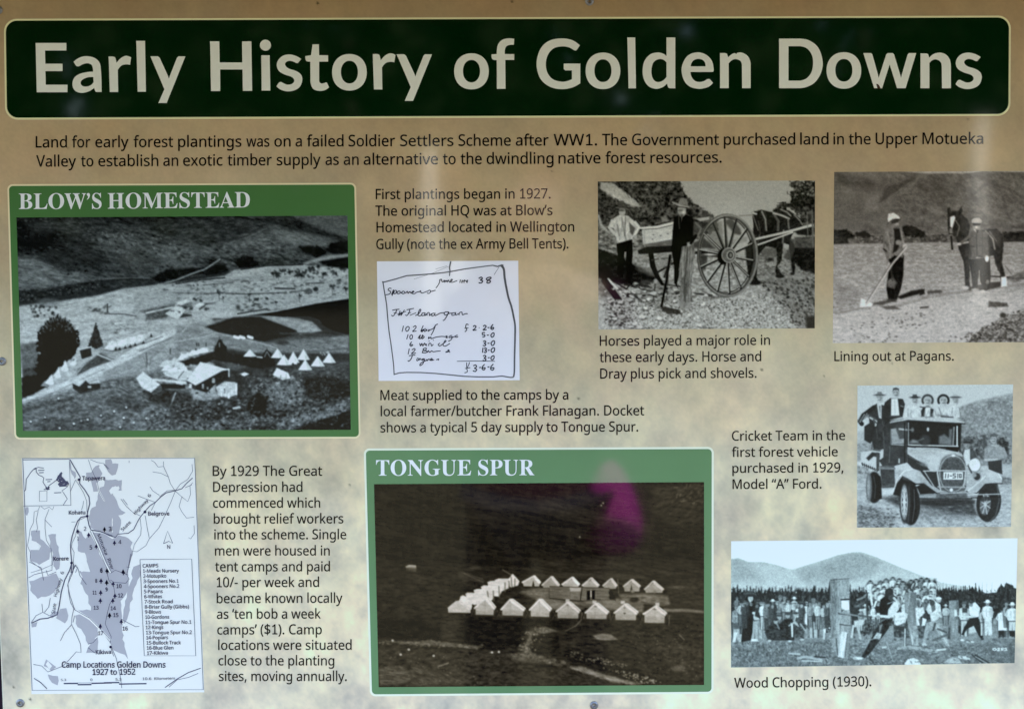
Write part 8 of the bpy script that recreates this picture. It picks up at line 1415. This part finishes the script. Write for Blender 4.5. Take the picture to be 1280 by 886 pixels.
# ------------------------------------------------------------------ what the glossy panel mirrors: an unseen wood added for dark reflections, and the photographer
M_LEAF = mat('dark_foliage', (.016,.021,.009), .9, .05); M_PALE = mat('streak_bark', (.72,.70,.62), .8, .1, noise=(.3,3,4)); M_TRUNK = mat('dark_bark', (.05,.04,.03), .9, .1)
def wood():
    rs = np.random.RandomState(3); V=[]; F=[]; MI=[]
    def quad(c,s,mi):
        n = Vector(rs.randn(3)); n.normalize(); a = n.orthogonal().normalized(); b = n.cross(a)
        k = len(V); V.extend([tuple(Vector(c)+a*s+b*s*.5),tuple(Vector(c)-a*s*.4+b*s),tuple(Vector(c)-a*s-b*s*.5),tuple(Vector(c)+a*s*.4-b*s)]); F.append((k,k+1,k+2,k+3)); MI.append(mi)
    def trunk(x,y,r0,r1,h,mi):
        n=9; k=len(V)
        for z,r,ox in ((-.2,r0,0),(h*.35,r0*.85,.06*h/5),(h*.7,(r0+r1)/2,-.03*h/5),(h,r1,.05*h/5)):
            V.extend([(x+ox+r*math.cos(2*math.pi*i/n), y+r*math.sin(2*math.pi*i/n), z) for i in range(n)])
        for j in range(3):
            for i in range(n): F.append((k+j*n+i,k+j*n+(i+1)%n,k+(j+1)*n+(i+1)%n,k+(j+1)*n+i)); MI.append(mi)
    for row,(yy,hh) in enumerate(((-31,10.5),(-34,13),(-38,15))):
        for i in range(19):
            x = -26+i*2.9+rs.uniform(-.6,.6)+row*.97; y = yy+rs.uniform(-1,1); h = hh*rs.uniform(.8,1.15)
            trunk(x,y,.22,.05,h*.95,2)
            for _ in range(560):
                t = rs.rand()**.8; z = .15+h*t; R = (2.3*(1-t)**.6+.35)*math.sqrt(rs.rand()); a = rs.uniform(0,6.283)
                quad((x+R*math.cos(a),y+R*math.sin(a),z), rs.uniform(.22,.42), 0)
    trunk(9.75,-27,.2,.17,3.9,1); trunk(-1.25,-26,.24,.15,3.3,1); trunk(-.62,-22,.2,.14,1.2,1)  # pale trunks added so the panel mirrors upright bright streaks
    me = bpy.data.meshes.new('wood'); me.from_pydata(V,[],F)
    for m in (M_LEAF,M_PALE,M_TRUNK): me.materials.append(m)
    me.polygons.foreach_set('material_index', MI); me.update()
    o = bpy.data.objects.new('unseen_dark_wood', me); COL.objects.link(o); o['kind'] = 'stuff'
    o['label'] = 'unseen dark wood added behind the photographer to darken the panel reflections'
wood()

M_SKIN = mat('skin', (.22,.14,.10), .6, .3); M_CLOTH = mat('shaded_plum_cloth', (.045,.012,.03), .9, .1, noise=(.3,30,3)); M_MAG = mat('sunlit_magenta_cloth', (.42,.05,.29), .9, .1, noise=(.2,30,3)); M_DENIM = mat('dark_trousers', (.03,.03,.045), .9, .1); M_HAIR = mat('dark_hair', (.03,.02,.015), .7, .2); M_SHOE = mat('shoe_leather', (.03,.02,.015), .6, .3)  # plum and magenta cloth put shade and sun on one top into colour
def skin(name, verts, edges, radii, m, parent, lvl=2):
    me = bpy.data.meshes.new(name); me.from_pydata(verts, edges, []); o = obj(name, me, m, parent)
    s = o.modifiers.new('skin','SKIN'); s.use_smooth_shade = True
    for v,r in zip(me.skin_vertices[0].data, radii): v.radius = r if isinstance(r,tuple) else (r,r)
    me.skin_vertices[0].data[0].use_root = True
    q = o.modifiers.new('sub','SUBSURF'); q.levels = q.render_levels = lvl
    dg = bpy.context.evaluated_depsgraph_get(); o2 = o.evaluated_get(dg); nm = bpy.data.meshes.new_from_object(o2)
    o.modifiers.clear(); o.data = nm; 
    if not nm.materials: nm.materials.append(m)
    nm.name = name; return o
per = bpy.data.objects.new('person', None); COL.objects.link(per); PX,PY = .10,-1.90; per.location = (PX,PY,0)
tag(per, 'person in a top coloured plum for shade, with an added magenta shape for its sunlit side, mirrored faintly in the dark tent photograph', 'person')
# body: pelvis, spine, neck, head, legs, arms with the hands raised to the camera
bv = [(0,0,.92),(0,-.01,1.10),(0,-.01,1.30),(0,0,1.43),(0,.01,1.50),(0,.03,1.60),(0,.03,1.70),
      (-.09,0,.88),(-.11,.01,.50),(-.12,0,.09),(-.12,.13,.04),(.09,0,.88),(.11,.01,.50),(.12,0,.09),(.12,.13,.04),
      (-.17,0,1.40),(-.25,.03,1.14),(-.12,.20,1.36),(-.085,.235,1.42),(.17,0,1.40),(.27,.02,1.13),(.03,.19,1.37),(-.005,.235,1.42)]
be = [(0,1),(1,2),(2,3),(3,4),(4,5),(5,6),(0,7),(7,8),(8,9),(9,10),(0,11),(11,12),(12,13),(13,14),(3,15),(15,16),(16,17),(17,18),(3,19),(19,20),(20,21),(21,22)]
br = [(.15,.10),(.13,.09),(.155,.10),(.10,.07),.052,.088,.075,.085,.058,.04,.034,.085,.058,.04,.034,.06,.044,.03,.03,.06,.044,.03,.03]
body = skin('body', bv, be, br, M_SKIN, per)
skin('top', [(0,0,.80),(0,-.01,1.10),(0,-.01,1.30),(0,0,1.43),(-.17,0,1.405),(-.25,.03,1.14),(-.14,.17,1.32)], [(0,1),(1,2),(2,3),(3,4),(4,5),(5,6)], [(.19,.125),(.165,.115),(.178,.122),(.12,.09),.085,.065,.045], M_CLOTH, per)
skin('sleeve', [(.15,0,1.41),(.18,0,1.39),(.27,.02,1.13),(.05,.17,1.34)], [(0,1),(1,2),(2,3)], [.08,.08,.062,.045], M_CLOTH, per)
skin('sunlit_patch', [(.185,.05,1.01),(.185,.05,.92),(.19,.05,.83),(.18,.05,.76)], [(0,1),(1,2),(2,3)], [.024,.07,.095,.075], M_MAG, per)  # magenta shape added at the hip for the mirrored sunlit patch
skin('trousers', [(0,0,.93),(-.09,0,.86),(-.11,.01,.50),(-.12,0,.10),(.09,0,.86),(.11,.01,.50),(.12,0,.10)], [(0,1),(1,2),(2,3),(0,4),(4,5),(5,6)], [(.17,.12),.10,.075,.06,.10,.075,.06], M_DENIM, per)
for s in (-1,1): skin('shoe', [(s*.12,-.03,.05),(s*.12,.06,.045),(s*.12,.16,.035)], [(0,1),(1,2)], [.05,.05,.04], M_SHOE, per)
skin('hair', [(0,-.01,1.72),(0,-.02,1.66),(0,-.03,1.58)], [(0,1),(1,2)], [.085,.09,.07], M_HAIR, per)
for s in (-1,1):     # five fingers on each hand, curled towards the camera body
    hx = -.085 if s<0 else -.005
    for i in range(4):
        z = 1.46-.018*i; L = (.030,.034,.032,.026)[i]
        skin('finger', [(hx,.235,z-.03),(hx-s*.012,.235+.022,z-.022),(hx-s*.026,.235+.022+L*.5,z-.018),(hx-s*.04,.235+.012+L*.5,z-.017)], [(0,1),(1,2),(2,3)], [.011,.009,.0085,.007], M_SKIN, per, 1)
    skin('finger', [(hx,.225,1.42),(hx-s*.02,.215,1.45),(hx-s*.035,.225,1.468)], [(0,1),(1,2)], [.012,.010,.008], M_SKIN, per, 1)
